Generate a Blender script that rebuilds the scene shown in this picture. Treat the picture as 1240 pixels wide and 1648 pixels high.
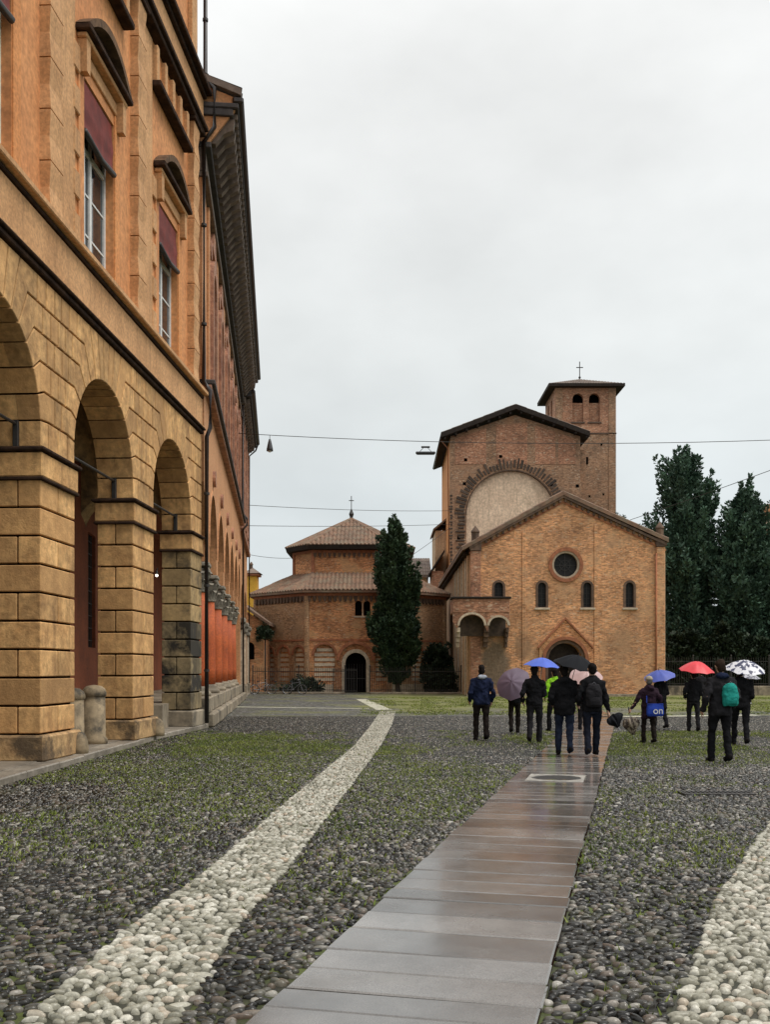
import bpy, math, random
import numpy as np
from mathutils import Vector, Matrix, noise
from mathutils.geometry import tessellate_polygon

for _o in list(bpy.data.objects):
    bpy.data.objects.remove(_o)
RAD = math.radians
PI = math.pi
random.seed(7)
rng = np.random.default_rng(7)
scene = bpy.context.scene
COL = scene.collection

# ------------------------------------------------------------------ camera
EYE = 1.65
cam_d = bpy.data.cameras.new('camera')
cam_d.sensor_fit = 'HORIZONTAL'
cam_d.sensor_width = 36.0
cam_d.lens = 36.0 * 1600 / 1240
cam_d.shift_y = 254 / 1240
cam_d.clip_start = 0.1
cam_d.clip_end = 2000
cam = bpy.data.objects.new('camera', cam_d)
COL.objects.link(cam)
cam.location = (0, 0, EYE)
cam.rotation_euler = (RAD(90), 0, 0)
scene.camera = cam

# ------------------------------------------------------------------ sky (overcast) and soft sun
SUN_EL, SUN_AZ = RAD(60), RAD(112)          # azimuth clockwise from +Y: behind the camera, to the right
world = bpy.data.worlds.new('World')
scene.world = world
world.use_nodes = True
wn, wl = world.node_tree.nodes, world.node_tree.links
wn.clear()
w_out = wn.new('ShaderNodeOutputWorld')
w_bg = wn.new('ShaderNodeBackground')
w_sky = wn.new('ShaderNodeTexSky')
w_sky.sky_type = 'NISHITA'
w_sky.sun_disc = False
w_sky.sun_elevation = SUN_EL
w_sky.sun_rotation = SUN_AZ
w_sky.air_density = 2.0
w_sky.dust_density = 4.0
w_gain = wn.new('ShaderNodeMix'); w_gain.data_type = 'RGBA'; w_gain.blend_type = 'MULTIPLY'
w_gain.inputs[0].default_value = 1.0
w_gain.inputs[7].default_value = (0.06, 0.06, 0.06, 1)
w_tc = wn.new('ShaderNodeTexCoord')
w_sep = wn.new('ShaderNodeSeparateXYZ')
w_ramp = wn.new('ShaderNodeValToRGB')
els = w_ramp.color_ramp.elements
els[0].position = 0.0; els[0].color = (0.52, 0.565, 0.585, 1)
els[1].position = 1.0; els[1].color = (1.05, 1.05, 1.03, 1)
for p, c in ((0.16, (0.515, 0.555, 0.57, 1)), (0.30, (0.60, 0.622, 0.622, 1)), (0.46, (0.69, 0.70, 0.695, 1)), (0.6, (0.735, 0.74, 0.73, 1))):
    e = els.new(p); e.color = c
w_map = wn.new('ShaderNodeMapping')
w_map.inputs['Scale'].default_value = (1.6, 1.6, 2.9)
w_map.inputs['Location'].default_value = (1.3, 0.4, 0.2)
w_noise = wn.new('ShaderNodeTexNoise')
w_noise.inputs['Scale'].default_value = 1.9
w_noise.inputs['Detail'].default_value = 6
w_noise.inputs['Roughness'].default_value = 0.5
w_nr = wn.new('ShaderNodeMapRange')
w_nr.inputs['From Min'].default_value = 0.3; w_nr.inputs['From Max'].default_value = 0.72
w_nr.inputs['To Min'].default_value = 0.90; w_nr.inputs['To Max'].default_value = 1.18
w_mul = wn.new('ShaderNodeMix'); w_mul.data_type = 'RGBA'; w_mul.blend_type = 'MULTIPLY'
w_mul.inputs[0].default_value = 1.0
w_mix = wn.new('ShaderNodeMix'); w_mix.data_type = 'RGBA'
w_mix.inputs[0].default_value = 0.94
wl.new(w_tc.outputs['Generated'], w_sep.inputs[0])
wl.new(w_sep.outputs['Z'], w_ramp.inputs[0])
wl.new(w_tc.outputs['Generated'], w_map.inputs[0])
wl.new(w_map.outputs[0], w_noise.inputs[0])
wl.new(w_noise.outputs[0], w_nr.inputs['Value'])
wl.new(w_ramp.outputs[0], w_mul.inputs[6])
wl.new(w_nr.outputs[0], w_mul.inputs[7])
wl.new(w_sky.outputs[0], w_gain.inputs[6])
wl.new(w_gain.outputs[2], w_mix.inputs[6])
wl.new(w_mul.outputs[2], w_mix.inputs[7])
wl.new(w_mix.outputs[2], w_bg.inputs[0])
w_bg.inputs[1].default_value = 1.0
wl.new(w_bg.outputs[0], w_out.inputs[0])

sun_d = bpy.data.lights.new('sun', 'SUN')
sun_d.energy = 1.5
sun_d.angle = RAD(28)
sun_d.color = (1.0, 0.965, 0.91)
sun = bpy.data.objects.new('sun', sun_d)
COL.objects.link(sun)
_dir = Vector((math.sin(SUN_AZ) * math.cos(SUN_EL), math.cos(SUN_AZ) * math.cos(SUN_EL), math.sin(SUN_EL)))
sun.rotation_euler = _dir.to_track_quat('Z', 'Y').to_euler()
sun.location = (20, -20, 40)

scene.view_settings.view_transform = 'Standard'
scene.view_settings.look = 'None'
scene.view_settings.exposure = 0.42
scene.view_settings.gamma = 1.0
scene.view_settings.use_curve_mapping = False
scene.render.engine = 'CYCLES'
scene.cycles.use_denoising = True
scene.cycles.max_bounces = 6
scene.cycles.diffuse_bounces = 3
scene.cycles.glossy_bounces = 3
scene.cycles.transparent_max_bounces = 6
scene.cycles.sample_clamp_indirect = 6

# ------------------------------------------------------------------ materials
def _mat(name):
    m = bpy.data.materials.new(name)
    m.use_nodes = True
    n = m.node_tree.nodes
    b = n.get('Principled BSDF')
    return m, n, m.node_tree.links, b

def _noise(n, l, vec, scale, detail=5, rough=0.55):
    t = n.new('ShaderNodeTexNoise')
    t.inputs['Scale'].default_value = scale
    t.inputs['Detail'].default_value = detail
    t.inputs['Roughness'].default_value = rough
    l.new(vec, t.inputs['Vector'])
    return t.outputs[0]

def _range(n, l, val, a, b, c, d):
    r = n.new('ShaderNodeMapRange')
    r.inputs['From Min'].default_value = a; r.inputs['From Max'].default_value = b
    r.inputs['To Min'].default_value = c; r.inputs['To Max'].default_value = d
    l.new(val, r.inputs['Value'])
    return r.outputs[0]

def _range2(n, l, val, c, r):
    m = n.new('ShaderNodeMath'); m.operation = 'MULTIPLY_ADD'
    l.new(val, m.inputs[0]); m.inputs[1].default_value = 1.0 / r; m.inputs[2].default_value = -c / r
    return m.outputs[0]

def _mixc(n, l, fac, a, b, mode='MIX'):
    m = n.new('ShaderNodeMix'); m.data_type = 'RGBA'; m.blend_type = mode
    for sock, v in ((m.inputs[0], fac), (m.inputs[6], a), (m.inputs[7], b)):
        if isinstance(v, (int, float)): sock.default_value = v
        elif isinstance(v, tuple): sock.default_value = (*v[:3], 1)
        else: l.new(v, sock)
    return m.outputs[2]

def _bump(n, l, h, strength, dist, prev=None):
    b = n.new('ShaderNodeBump')
    b.inputs['Strength'].default_value = strength
    b.inputs['Distance'].default_value = dist
    l.new(h, b.inputs['Height'])
    if prev is not None: l.new(prev, b.inputs['Normal'])
    return b.outputs[0]

def _pos(n):
    return n.new('ShaderNodeNewGeometry').outputs['Position']

def surf(name, c1, c2=None, scale=1.5, rough=0.75, bump=0.25, bscale=45.0, bdist=0.01, fine=0.25, objvar=0.0,
         stain=None, metal=0.0, spec=0.5, streak=0.0, sheen=0.0):
    """plain worn surface: two colours mottled by noise, fine grain, stains, relief"""
    m, n, l, b = _mat(name)
    pos = _pos(n)
    c2 = c2 or tuple(x * 0.72 for x in c1)
    f = _range(n, l, _noise(n, l, pos, scale, 6, 0.6), 0.35, 0.68, 0, 1)
    col = _mixc(n, l, f, c1, c2)
    g = _range(n, l, _noise(n, l, pos, bscale * 0.35, 4), 0.3, 0.7, 1 - fine, 1 + fine)
    col = _mixc(n, l, 1.0, col, g, 'MULTIPLY')
    if streak:
        mp = n.new('ShaderNodeMapping'); mp.inputs['Scale'].default_value = (3.0, 3.0, 0.22)
        l.new(pos, mp.inputs[0])
        s = _range(n, l, _noise(n, l, mp.outputs[0], 1.6, 5, 0.6), 0.5, 0.72, 0, streak)
        col = _mixc(n, l, s, col, tuple(x * 0.35 for x in c2))
    if stain:
        sc, ss, lo, hi, amt = stain
        s = _range(n, l, _noise(n, l, pos, ss, 7, 0.65), lo, hi, 0, amt)
        col = _mixc(n, l, s, col, sc)
    if objvar:
        oi = n.new('ShaderNodeObjectInfo')
        r = _range(n, l, oi.outputs['Random'], 0, 1, 1 - objvar, 1 + objvar)
        wn2 = n.new('ShaderNodeTexWhiteNoise'); wn2.noise_dimensions = '1D'; l.new(oi.outputs['Random'], wn2.inputs['W'])
        col = _mixc(n, l, _range(n, l, wn2.outputs['Value'], 0.45, 1, 0, min(0.7, objvar * 3)), col, c2)
        col = _mixc(n, l, 1.0, col, r, 'MULTIPLY')
    l.new(col, b.inputs['Base Color'])
    b.inputs['Roughness'].default_value = rough
    b.inputs['Metallic'].default_value = metal
    b.inputs['Specular IOR Level'].default_value = spec
    if sheen: b.inputs['Sheen Weight'].default_value = sheen
    if bump:
        l.new(_bump(n, l, _noise(n, l, pos, bscale, 5, 0.6), bump, bdist), b.inputs['Normal'])
    return m

def brick(name, c1, c2, mortar, stain=(0.10, 0.08, 0.06), samt=0.5, slo=0.48, patch=None, w=0.27, h=0.075, blobs=()):
    """brickwork laid in UV metres"""
    m, n, l, b = _mat(name)
    uv = n.new('ShaderNodeTexCoord').outputs['UV']
    pos = _pos(n)
    t = n.new('ShaderNodeTexBrick')
    t.inputs['Scale'].default_value = 1.0
    t.inputs['Brick Width'].default_value = w
    t.inputs['Row Height'].default_value = h
    t.inputs['Mortar Size'].default_value = 0.007
    t.inputs['Mortar Smooth'].default_value = 0.2
    t.inputs['Bias'].default_value = 0.0
    t.inputs['Color1'].default_value = (*c1, 1); t.inputs['Color2'].default_value = (*c2, 1); t.inputs['Mortar'].default_value = (*mortar, 1)
    l.new(uv, t.inputs['Vector'])
    col = t.outputs['Color']
    # single bricks burnt dark or pale
    vr = n.new('ShaderNodeTexVoronoi'); vr.inputs['Scale'].default_value = 6.0
    mp = n.new('ShaderNodeMapping'); mp.inputs['Scale'].default_value = (1, 2.6, 1)
    l.new(uv, mp.inputs[0]); l.new(mp.outputs[0], vr.inputs['Vector'])
    sp = n.new('ShaderNodeSeparateColor'); l.new(vr.outputs['Color'], sp.inputs[0])
    col = _mixc(n, l, 1.0, col, _range(n, l, sp.outputs[0], 0, 1, 0.6, 1.36), 'MULTIPLY')
    col = _mixc(n, l, _range(n, l, sp.outputs[1], 0.92, 0.97, 0, 0.5), col, (0.62, 0.5, 0.36))
    col = _mixc(n, l, 1.0, col, _range(n, l, _noise(n, l, pos, 0.55, 6, 0.65), 0.3, 0.7, 0.6, 1.36), 'MULTIPLY')
    if patch:
        col = _mixc(n, l, _range(n, l, _noise(n, l, pos, 0.8, 6, 0.65), 0.52, 0.6, 0, 0.6), col, patch)
    col = _mixc(n, l, _range(n, l, _noise(n, l, pos, 1.1, 8, 0.7), slo, slo + 0.2, 0, samt), col, stain)
    if blobs:
        sx = n.new('ShaderNodeSeparateXYZ'); l.new(pos, sx.inputs[0])
        for cx, cz, rx, rz, bc, amt in blobs:          # damp weathered patches with ragged edges
            cmb = n.new('ShaderNodeCombineXYZ')
            l.new(_range2(n, l, sx.outputs['X'], cx, rx), cmb.inputs[0]); l.new(_range2(n, l, sx.outputs['Z'], cz, rz), cmb.inputs[1])
            ln = n.new('ShaderNodeVectorMath'); ln.operation = 'LENGTH'; l.new(cmb.outputs[0], ln.inputs[0])
            ad = n.new('ShaderNodeMath'); ad.operation = 'MULTIPLY_ADD'
            l.new(_noise(n, l, pos, 1.7, 7, 0.7), ad.inputs[0]); ad.inputs[1].default_value = 1.5; l.new(ln.outputs['Value'], ad.inputs[2])
            col = _mixc(n, l, _range(n, l, ad.outputs[0], 1.35, 1.85, amt, 0.0), col, _mixc(n, l, _range(n, l, _noise(n, l, pos, 7, 5, 0.7), 0.35, 0.65, 0, 1), bc, tuple(x * 0.4 for x in bc)))
    l.new(col, b.inputs['Base Color'])
    b.inputs['Roughness'].default_value = 0.85
    nb = _bump(n, l, t.outputs['Fac'], 0.6, -0.01)
    l.new(_bump(n, l, _noise(n, l, pos, 9, 6, 0.7), 0.6, 0.03, nb), b.inputs['Normal'])
    return m

def glass(name, c=(0.02, 0.025, 0.03), rough=0.06):
    m, n, l, b = _mat(name)
    b.inputs['Base Color'].default_value = (*c, 1)
    b.inputs['Roughness'].default_value = rough
    b.inputs['Specular IOR Level'].default_value = 0.7
    l.new(_bump(n, l, _noise(n, l, _pos(n), 1.2, 2), 0.15, 0.02), b.inputs['Normal'])
    return m

def cobble_far():
    """wet cobbles too far off to build, with moss grown between them"""
    m, n, l, b = _mat('far cobbles')
    pos = _pos(n)
    v = n.new('ShaderNodeTexVoronoi'); v.inputs['Scale'].default_value = 11.5
    l.new(pos, v.inputs['Vector'])
    sp = n.new('ShaderNodeSeparateColor'); l.new(v.outputs['Color'], sp.inputs[0])
    rp = n.new('ShaderNodeValToRGB'); e = rp.color_ramp.elements
    e[0].position = 0; e[0].color = (0.03, 0.03, 0.03, 1)
    e[1].position = 1; e[1].color = (0.36, 0.35, 0.33, 1)
    q = e.new(0.6); q.color = (0.11, 0.105, 0.10, 1)
    l.new(sp.outputs[0], rp.inputs[0])
    edge = _range(n, l, v.outputs['Distance'], 0.45, 0.62, 0, 1)
    col = _mixc(n, l, edge, rp.outputs[0], (0.035, 0.036, 0.02))
    sy = n.new('ShaderNodeSeparateXYZ'); l.new(pos, sy.inputs[0])
    # the mossy belt before the churches
    belt = n.new('ShaderNodeMath'); belt.operation = 'MULTIPLY'
    l.new(_range(n, l, sy.outputs['Y'], 36, 43, 0, 1), belt.inputs[0])
    l.new(_range(n, l, sy.outputs['X'], -2.5, 0.8, 0, 1), belt.inputs[1])
    nz = _noise(n, l, pos, 0.35, 6, 0.65)
    mm = n.new('ShaderNodeMath'); mm.operation = 'MULTIPLY_ADD'
    l.new(belt.outputs[0], mm.inputs[0]); mm.inputs[1].default_value = 0.23; l.new(nz, mm.inputs[2])
    col = _mixc(n, l, 1.0, col, _range(n, l, _noise(n, l, pos, 2.2, 6, 0.75), 0.35, 0.65, 0.45, 1.5), 'MULTIPLY')
    moss = _range(n, l, mm.outputs[0], 0.49, 0.72, 0, 0.85)
    col = _mixc(n, l, moss, col, _mixc(n, l, _noise(n, l, pos, 6, 4), (0.10, 0.11, 0.028), (0.29, 0.285, 0.10)))
    l.new(col, b.inputs['Base Color'])
    l.new(_range(n, l, moss, 0, 0.8, 0.5, 0.9), b.inputs['Roughness'])
    b.inputs['Specular IOR Level'].default_value = 0.35
    inv = _range(n, l, v.outputs['Distance'], 0, 0.6, 1, 0)
    l.new(_bump(n, l, inv, 0.9, 0.04), b.inputs['Normal'])
    return m

def pebble_mat(name, stops, rough=0.3):
    """one stone, one colour: 'tone' is stored for every pebble, single pebbles add their own"""
    m, n, l, b = _mat(name)
    pos = _pos(n)
    at = n.new('ShaderNodeAttribute'); at.attribute_name = 'tone'
    oi = n.new('ShaderNodeObjectInfo')
    ad = n.new('ShaderNodeMath'); ad.operation = 'ADD'
    l.new(at.outputs['Fac'], ad.inputs[0]); l.new(oi.outputs['Random'], ad.inputs[1])
    fr = n.new('ShaderNodeMath'); fr.operation = 'FRACT'; l.new(ad.outputs[0], fr.inputs[0])
    rp = n.new('ShaderNodeValToRGB'); e = rp.color_ramp.elements
    e[0].position = stops[0][0]; e[0].color = (*stops[0][1], 1)
    e[1].position = stops[-1][0]; e[1].color = (*stops[-1][1], 1)
    for p, c in stops[1:-1]:
        q = e.new(p); q.color = (*c, 1)
    l.new(fr.outputs[0], rp.inputs[0])
    col = _mixc(n, l, 1.0, rp.outputs[0], _range(n, l, _noise(n, l, pos, 70, 4), 0.3, 0.7, 0.75, 1.25), 'MULTIPLY')
    dirt = _range(n, l, _noise(n, l, pos, 1.3, 6, 0.65), 0.5, 0.72, 0, 0.45)
    col = _mixc(n, l, dirt, col, (0.06, 0.06, 0.025))
    l.new(col, b.inputs['Base Color'])
    l.new(_range(n, l, _noise(n, l, pos, 3.0, 4), 0.3, 0.7, rough - 0.1, rough + 0.15), b.inputs['Roughness'])
    b.inputs['Specular IOR Level'].default_value = 0.38
    l.new(_bump(n, l, _noise(n, l, pos, 120, 3), 0.25, 0.004), b.inputs['Normal'])
    return m

def wet_slab():
    m, n, l, b = _mat('wet trachyte')
    pos = _pos(n)
    col = _mixc(n, l, _range(n, l, _noise(n, l, pos, 1.4, 6, 0.65), 0.35, 0.65, 0, 1), (0.18, 0.165, 0.152), (0.10, 0.09, 0.082))
    col = _mixc(n, l, 1.0, col, _range(n, l, _noise(n, l, pos, 160, 3, 0.7), 0.3, 0.7, 0.5, 1.5), 'MULTIPLY')
    oi = n.new('ShaderNodeObjectInfo')
    col = _mixc(n, l, 1.0, col, _range(n, l, oi.outputs['Random'], 0, 1, 0.62, 1.3), 'MULTIPLY')
    l.new(col, b.inputs['Base Color'])
    wet = _noise(n, l, pos, 0.9, 5, 0.6)
    l.new(_range(n, l, wet, 0.38, 0.62, 0.05, 0.32), b.inputs['Roughness'])
    b.inputs['Specular IOR Level'].default_value = 0.85
    b.inputs['Coat Weight'].default_value = 0.35
    b.inputs['Coat Roughness'].default_value = 0.10
    nb = _bump(n, l, _noise(n, l, pos, 150, 3, 0.6), 0.16, 0.004)
    l.new(_bump(n, l, _noise(n, l, pos, 5, 3, 0.5), 0.06, 0.02, nb), b.inputs['Normal'])
    return m

def soil_mat():
    m, n, l, b = _mat('wet soil and moss')
    pos = _pos(n)
    nz = _noise(n, l, pos, 0.62, 7, 0.68)
    col = _mixc(n, l, _range(n, l, _noise(n, l, pos, 12, 5), 0.3, 0.7, 0, 1), (0.008, 0.007, 0.006), (0.022, 0.018, 0.012))
    col = _mixc(n, l, _range(n, l, nz, 0.40, 0.56, 0.0, 0.95), col, _mixc(n, l, _noise(n, l, pos, 9, 4), (0.03, 0.042, 0.006), (0.12, 0.15, 0.022)))
    l.new(col, b.inputs['Base Color'])
    b.inputs['Roughness'].default_value = 0.65
    l.new(_bump(n, l, _noise(n, l, pos, 60, 5), 0.6, 0.015), b.inputs['Normal'])
    return m

def leaf_mat(name, c1, c2, scale=1.2):
    m, n, l, b = _mat(name)
    pos = _pos(n)
    col = _mixc(n, l, _range(n, l, _noise(n, l, pos, scale, 5, 0.6), 0.35, 0.65, 0, 1), c1, c2)
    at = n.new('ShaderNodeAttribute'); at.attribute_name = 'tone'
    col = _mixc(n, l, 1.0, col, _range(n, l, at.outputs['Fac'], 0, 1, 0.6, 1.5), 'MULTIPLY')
    l.new(col, b.inputs['Base Color'])
    b.inputs['Roughness'].default_value = 0.6
    b.inputs['Specular IOR Level'].default_value = 0.3
    return m

def blotch_mat(name, ground, ink, scale):
    m, n, l, b = _mat(name)
    tc = n.new('ShaderNodeTexCoord').outputs['Object']
    v = _noise(n, l, tc, scale, 2, 0.5)
    l.new(_mixc(n, l, _range(n, l, v, 0.5, 0.54, 0, 1), ground, ink), b.inputs['Base Color'])
    b.inputs['Roughness'].default_value = 0.5
    return m

def plain(name, c, rough=0.6, metal=0.0, bump=0.0, bscale=30, var=0.15):
    return surf(name, c, tuple(x * (1 - var) for x in c), scale=6, rough=rough, metal=metal, bump=bump, bscale=bscale, fine=0.1)

M = {}
M['sand'] = surf('tan sandstone', (0.68, 0.40, 0.165), (0.44, 0.235, 0.09), scale=2.3, rough=0.85, bump=0.6, bscale=22, bdist=0.02, fine=0.3, objvar=0.2, streak=0.4,
                 stain=((0.20, 0.105, 0.04), 1.1, 0.53, 0.7, 0.6))
M['sand_grey'] = surf('weathered grey sandstone', (0.36, 0.27, 0.14), (0.22, 0.165, 0.09), scale=1.6, rough=0.85, bump=0.4, bscale=30, objvar=0.2,
                      stain=((0.02, 0.017, 0.013), 1.1, 0.42, 0.55, 0.97))
M['sand_worn'] = surf('dull sandstone', (0.46, 0.31, 0.14), (0.32, 0.215, 0.10), scale=1.6, rough=0.85, bump=0.4, bscale=30, objvar=0.18, stain=((0.05, 0.04, 0.028), 1.2, 0.5, 0.62, 0.8))
M['band'] = surf('tan plaster band', (0.64, 0.355, 0.165), (0.47, 0.245, 0.105), scale=0.9, rough=0.85, bump=0.25, streak=0.35)
M['joint'] = surf('dark mortar', (0.014, 0.007, 0.004), rough=1.0, spec=0.0, bump=0.3)
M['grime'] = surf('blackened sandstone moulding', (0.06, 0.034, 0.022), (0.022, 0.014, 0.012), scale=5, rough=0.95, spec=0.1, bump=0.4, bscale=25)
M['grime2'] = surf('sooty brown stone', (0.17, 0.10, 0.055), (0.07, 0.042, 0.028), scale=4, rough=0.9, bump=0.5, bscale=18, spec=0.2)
M['ochre'] = surf('ochre plaster', (0.68, 0.305, 0.12), (0.54, 0.22, 0.08), scale=0.8, rough=0.85, bump=0.3, bscale=25, streak=0.3)
M['orange'] = surf('orange plaster', (0.68, 0.29, 0.10), (0.58, 0.23, 0.075), scale=0.8, rough=0.85, bump=0.25, streak=0.25)
M['redblind'] = surf('dark red canvas', (0.19, 0.028, 0.02), (0.12, 0.018, 0.014), scale=2, rough=0.8, bump=0.4, bscale=12)
M['white_frame'] = plain('white painted wood', (0.72, 0.72, 0.70), 0.5)
M['glass'] = glass('window glass')
M['curtain'] = surf('pale curtain', (0.7, 0.69, 0.65), (0.55, 0.54, 0.52), scale=5, rough=0.9, bump=0)
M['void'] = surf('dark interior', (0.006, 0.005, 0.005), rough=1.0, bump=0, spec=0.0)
M['iron'] = surf('dark iron', (0.02, 0.019, 0.018), (0.03, 0.024, 0.02), scale=8, rough=0.55, bump=0.15, spec=0.5)
M['pipe'] = surf('dark copper pipe', (0.022, 0.017, 0.018), (0.035, 0.024, 0.02), scale=5, rough=0.45, bump=0.1)
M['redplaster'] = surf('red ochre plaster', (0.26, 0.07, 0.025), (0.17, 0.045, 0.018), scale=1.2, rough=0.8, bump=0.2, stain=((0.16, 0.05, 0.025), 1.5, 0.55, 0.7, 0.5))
M['redcol'] = surf('red ochre column', (0.50, 0.105, 0.022), (0.36, 0.07, 0.018), scale=1.6, rough=0.7, bump=0.25, stain=((0.18, 0.05, 0.02), 2.2, 0.55, 0.7, 0.5), streak=0.3)
M['salmon'] = surf('salmon plaster', (0.60, 0.30, 0.14), (0.50, 0.23, 0.10), scale=0.9, rough=0.85, bump=0.25, streak=0.4)
M['terracotta'] = surf('carved terracotta', (0.46, 0.23, 0.14), (0.22, 0.10, 0.065), scale=2.5, rough=0.8, bump=0.6, bscale=14, bdist=0.03)
M['capstone'] = surf('carved grey stone', (0.34, 0.30, 0.24), (0.15, 0.13, 0.10), scale=5, rough=0.85, bump=0.8, bscale=14, bdist=0.03)
M['podium'] = surf('worn podium stone', (0.34, 0.28, 0.20), (0.19, 0.155, 0.11), scale=1.8, rough=0.75, bump=0.5, bscale=12, stain=((0.04, 0.036, 0.03), 1.2, 0.52, 0.65, 0.8), objvar=0.12)
M['cornice'] = surf('blackened timber cornice', (0.055, 0.045, 0.042), (0.03, 0.025, 0.026), scale=3, rough=0.8, bump=0.4, bscale=15)
M['cornice2'] = surf('grey brown timber', (0.17, 0.125, 0.095), (0.09, 0.065, 0.05), scale=3, rough=0.85, bump=0.5, bscale=12)
M['brick_church'] = brick('warm church brick', (0.72, 0.355, 0.155), (0.52, 0.23, 0.10), (0.60, 0.41, 0.26), stain=(0.22, 0.13, 0.08), samt=0.6, slo=0.49, patch=(0.62, 0.37, 0.20),
                          blobs=((6.85, 2.0, 1.0, 2.1, (0.20, 0.155, 0.105), 0.9), (15.0, 3.1, 1.6, 1.5, (0.26, 0.16, 0.095), 0.4), (8.6, 3.2, 0.8, 0.9, (0.24, 0.15, 0.09), 0.5)))
M['brick_red'] = brick('red old brick', (0.64, 0.275, 0.105), (0.43, 0.16, 0.06), (0.54, 0.36, 0.22), samt=0.35, slo=0.52, patch=(0.55, 0.33, 0.16))
M['brick_brown'] = brick('brown weathered brick', (0.36, 0.195, 0.105), (0.28, 0.145, 0.08), (0.34, 0.25, 0.17), samt=0.5, slo=0.46, patch=(0.38, 0.20, 0.11))
M['brick_pink'] = brick('pinkish brick', (0.40, 0.185, 0.10), (0.33, 0.145, 0.08), (0.38, 0.25, 0.17), samt=0.3, slo=0.55)
M['brick_mould'] = surf('red moulded brick', (0.40, 0.155, 0.075), (0.28, 0.105, 0.05), scale=4, rough=0.85, bump=0.5, bscale=18, objvar=0.15)
M['brick_dark'] = surf('dark weathered brick', (0.16, 0.10, 0.065), (0.08, 0.052, 0.038), scale=3, rough=0.9, bump=0.6, bscale=14, objvar=0.2)
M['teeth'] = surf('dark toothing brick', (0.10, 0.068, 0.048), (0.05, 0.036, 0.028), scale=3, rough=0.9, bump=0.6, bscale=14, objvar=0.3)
M['cream'] = surf('cream lunette plaster', (0.76, 0.58, 0.42), (0.60, 0.44, 0.31), scale=0.6, rough=0.9, bump=0.3, bscale=15, stain=((0.36, 0.27, 0.18), 0.8, 0.55, 0.72, 0.7), streak=0.3)
M['stone_pale'] = surf('pale stone', (0.56, 0.46, 0.34), (0.40, 0.32, 0.23), scale=3, rough=0.85, bump=0.4, bscale=20, objvar=0.12)
M['stone_cream'] = surf('cream stone course', (0.72, 0.62, 0.47), (0.55, 0.45, 0.33), scale=3, rough=0.85, bump=0.3, objvar=0.12)
M['brick_tan'] = brick('dull tan brick', (0.46, 0.255, 0.125), (0.36, 0.185, 0.085), (0.44, 0.31, 0.20), samt=0.45, slo=0.48, patch=(0.42, 0.26, 0.14))
M['stucco_side'] = surf('pale orange stucco', (0.58, 0.40, 0.25), (0.46, 0.30, 0.18), scale=0.8, rough=0.9, bump=0.3, streak=0.5)
M['rubble'] = surf('dark rubble stone', (0.20, 0.155, 0.105), (0.10, 0.08, 0.055), scale=2.4, rough=0.9, bump=0.9, bscale=8, bdist=0.05, stain=((0.06, 0.055, 0.035), 1.0, 0.48, 0.66, 0.7))
M['tile'] = surf('old roof tile', (0.25, 0.14, 0.085), (0.14, 0.085, 0.058), scale=1.1, rough=0.85, bump=0.6, bscale=9, bdist=0.03, stain=((0.20, 0.165, 0.115), 1.6, 0.46, 0.62, 0.75), objvar=0.1)
M['tile_grey'] = surf('grey brown roof tile', (0.20, 0.15, 0.12), (0.13, 0.10, 0.085), scale=1.1, rough=0.85, bump=0.6, bscale=9)
M['wood_dark'] = surf('dark eave timber', (0.022, 0.017, 0.015), (0.035, 0.026, 0.02), scale=3, rough=0.85, spec=0.2, bump=0.4, bscale=20)
M['lead'] = surf('dark leaded glass', (0.012, 0.011, 0.012), (0.02, 0.018, 0.017), scale=4, rough=0.5, spec=0.25, bump=0.5, bscale=8)
M['yellow'] = surf('yellow plaster', (0.72, 0.42, 0.05), (0.62, 0.34, 0.04), scale=1.5, rough=0.85, bump=0.2)
M['pave'] = surf('grey paving stone', (0.34, 0.30, 0.245), (0.21, 0.18, 0.145), scale=1.8, rough=0.42, bump=0.4, bscale=30, objvar=0.15, stain=((0.07, 0.06, 0.045), 1.4, 0.52, 0.7, 0.6))
M['soil'] = soil_mat()
M['cobble_far'] = cobble_far()
M['pebble_dark'] = pebble_mat('dark river pebble', [(0, (0.008, 0.0075, 0.007)), (0.45, (0.020, 0.018, 0.015)), (0.66, (0.05, 0.046, 0.038)), (0.84, (0.16, 0.148, 0.125)), (0.94, (0.11, 0.08, 0.06)), (1.0, (0.36, 0.34, 0.30))], 0.22)
M['pebble_white'] = pebble_mat('pale river pebble', [(0, (0.16, 0.15, 0.11)), (0.3, (0.30, 0.285, 0.225)), (0.6, (0.40, 0.38, 0.31)), (0.85, (0.54, 0.515, 0.44)), (1.0, (0.36, 0.28, 0.20))], 0.3)
M['slab'] = wet_slab()
M['grass'] = leaf_mat('grass blades', (0.085, 0.125, 0.014), (0.22, 0.25, 0.045), 0.8)
M['cypress'] = leaf_mat('cypress foliage', (0.014, 0.032, 0.016), (0.045, 0.078, 0.032))
M['cypress_blue'] = leaf_mat('blue green cypress foliage', (0.022, 0.050, 0.032), (0.07, 0.125, 0.078))
M['bush'] = leaf_mat('dark shrub foliage', (0.012, 0.022, 0.012), (0.028, 0.045, 0.02))
M['bark'] = surf('cypress bark', (0.09, 0.065, 0.05), (0.05, 0.038, 0.03), scale=6, rough=0.9, bump=0.8, bscale=25)

# ------------------------------------------------------------------ mesh helpers
OFF = {}

def thing(name, label, cat, loc=(0, 0, 0), rotz=0.0, group=None, local=True):
    o = bpy.data.objects.new(name, None)
    o.empty_display_size = 0.2
    COL.objects.link(o)
    o.location = loc
    o.rotation_euler = (0, 0, rotz)
    tag(o, label, cat, group)
    OFF[o] = Vector((0, 0, 0)) if local else Vector(loc)
    return o

def tag(o, label=None, cat=None, group=None, kind=None):
    if label: o['label'] = label
    if cat: o['category'] = cat
    if group: o['group'] = group
    if kind: o['kind'] = kind
    return o

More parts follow.
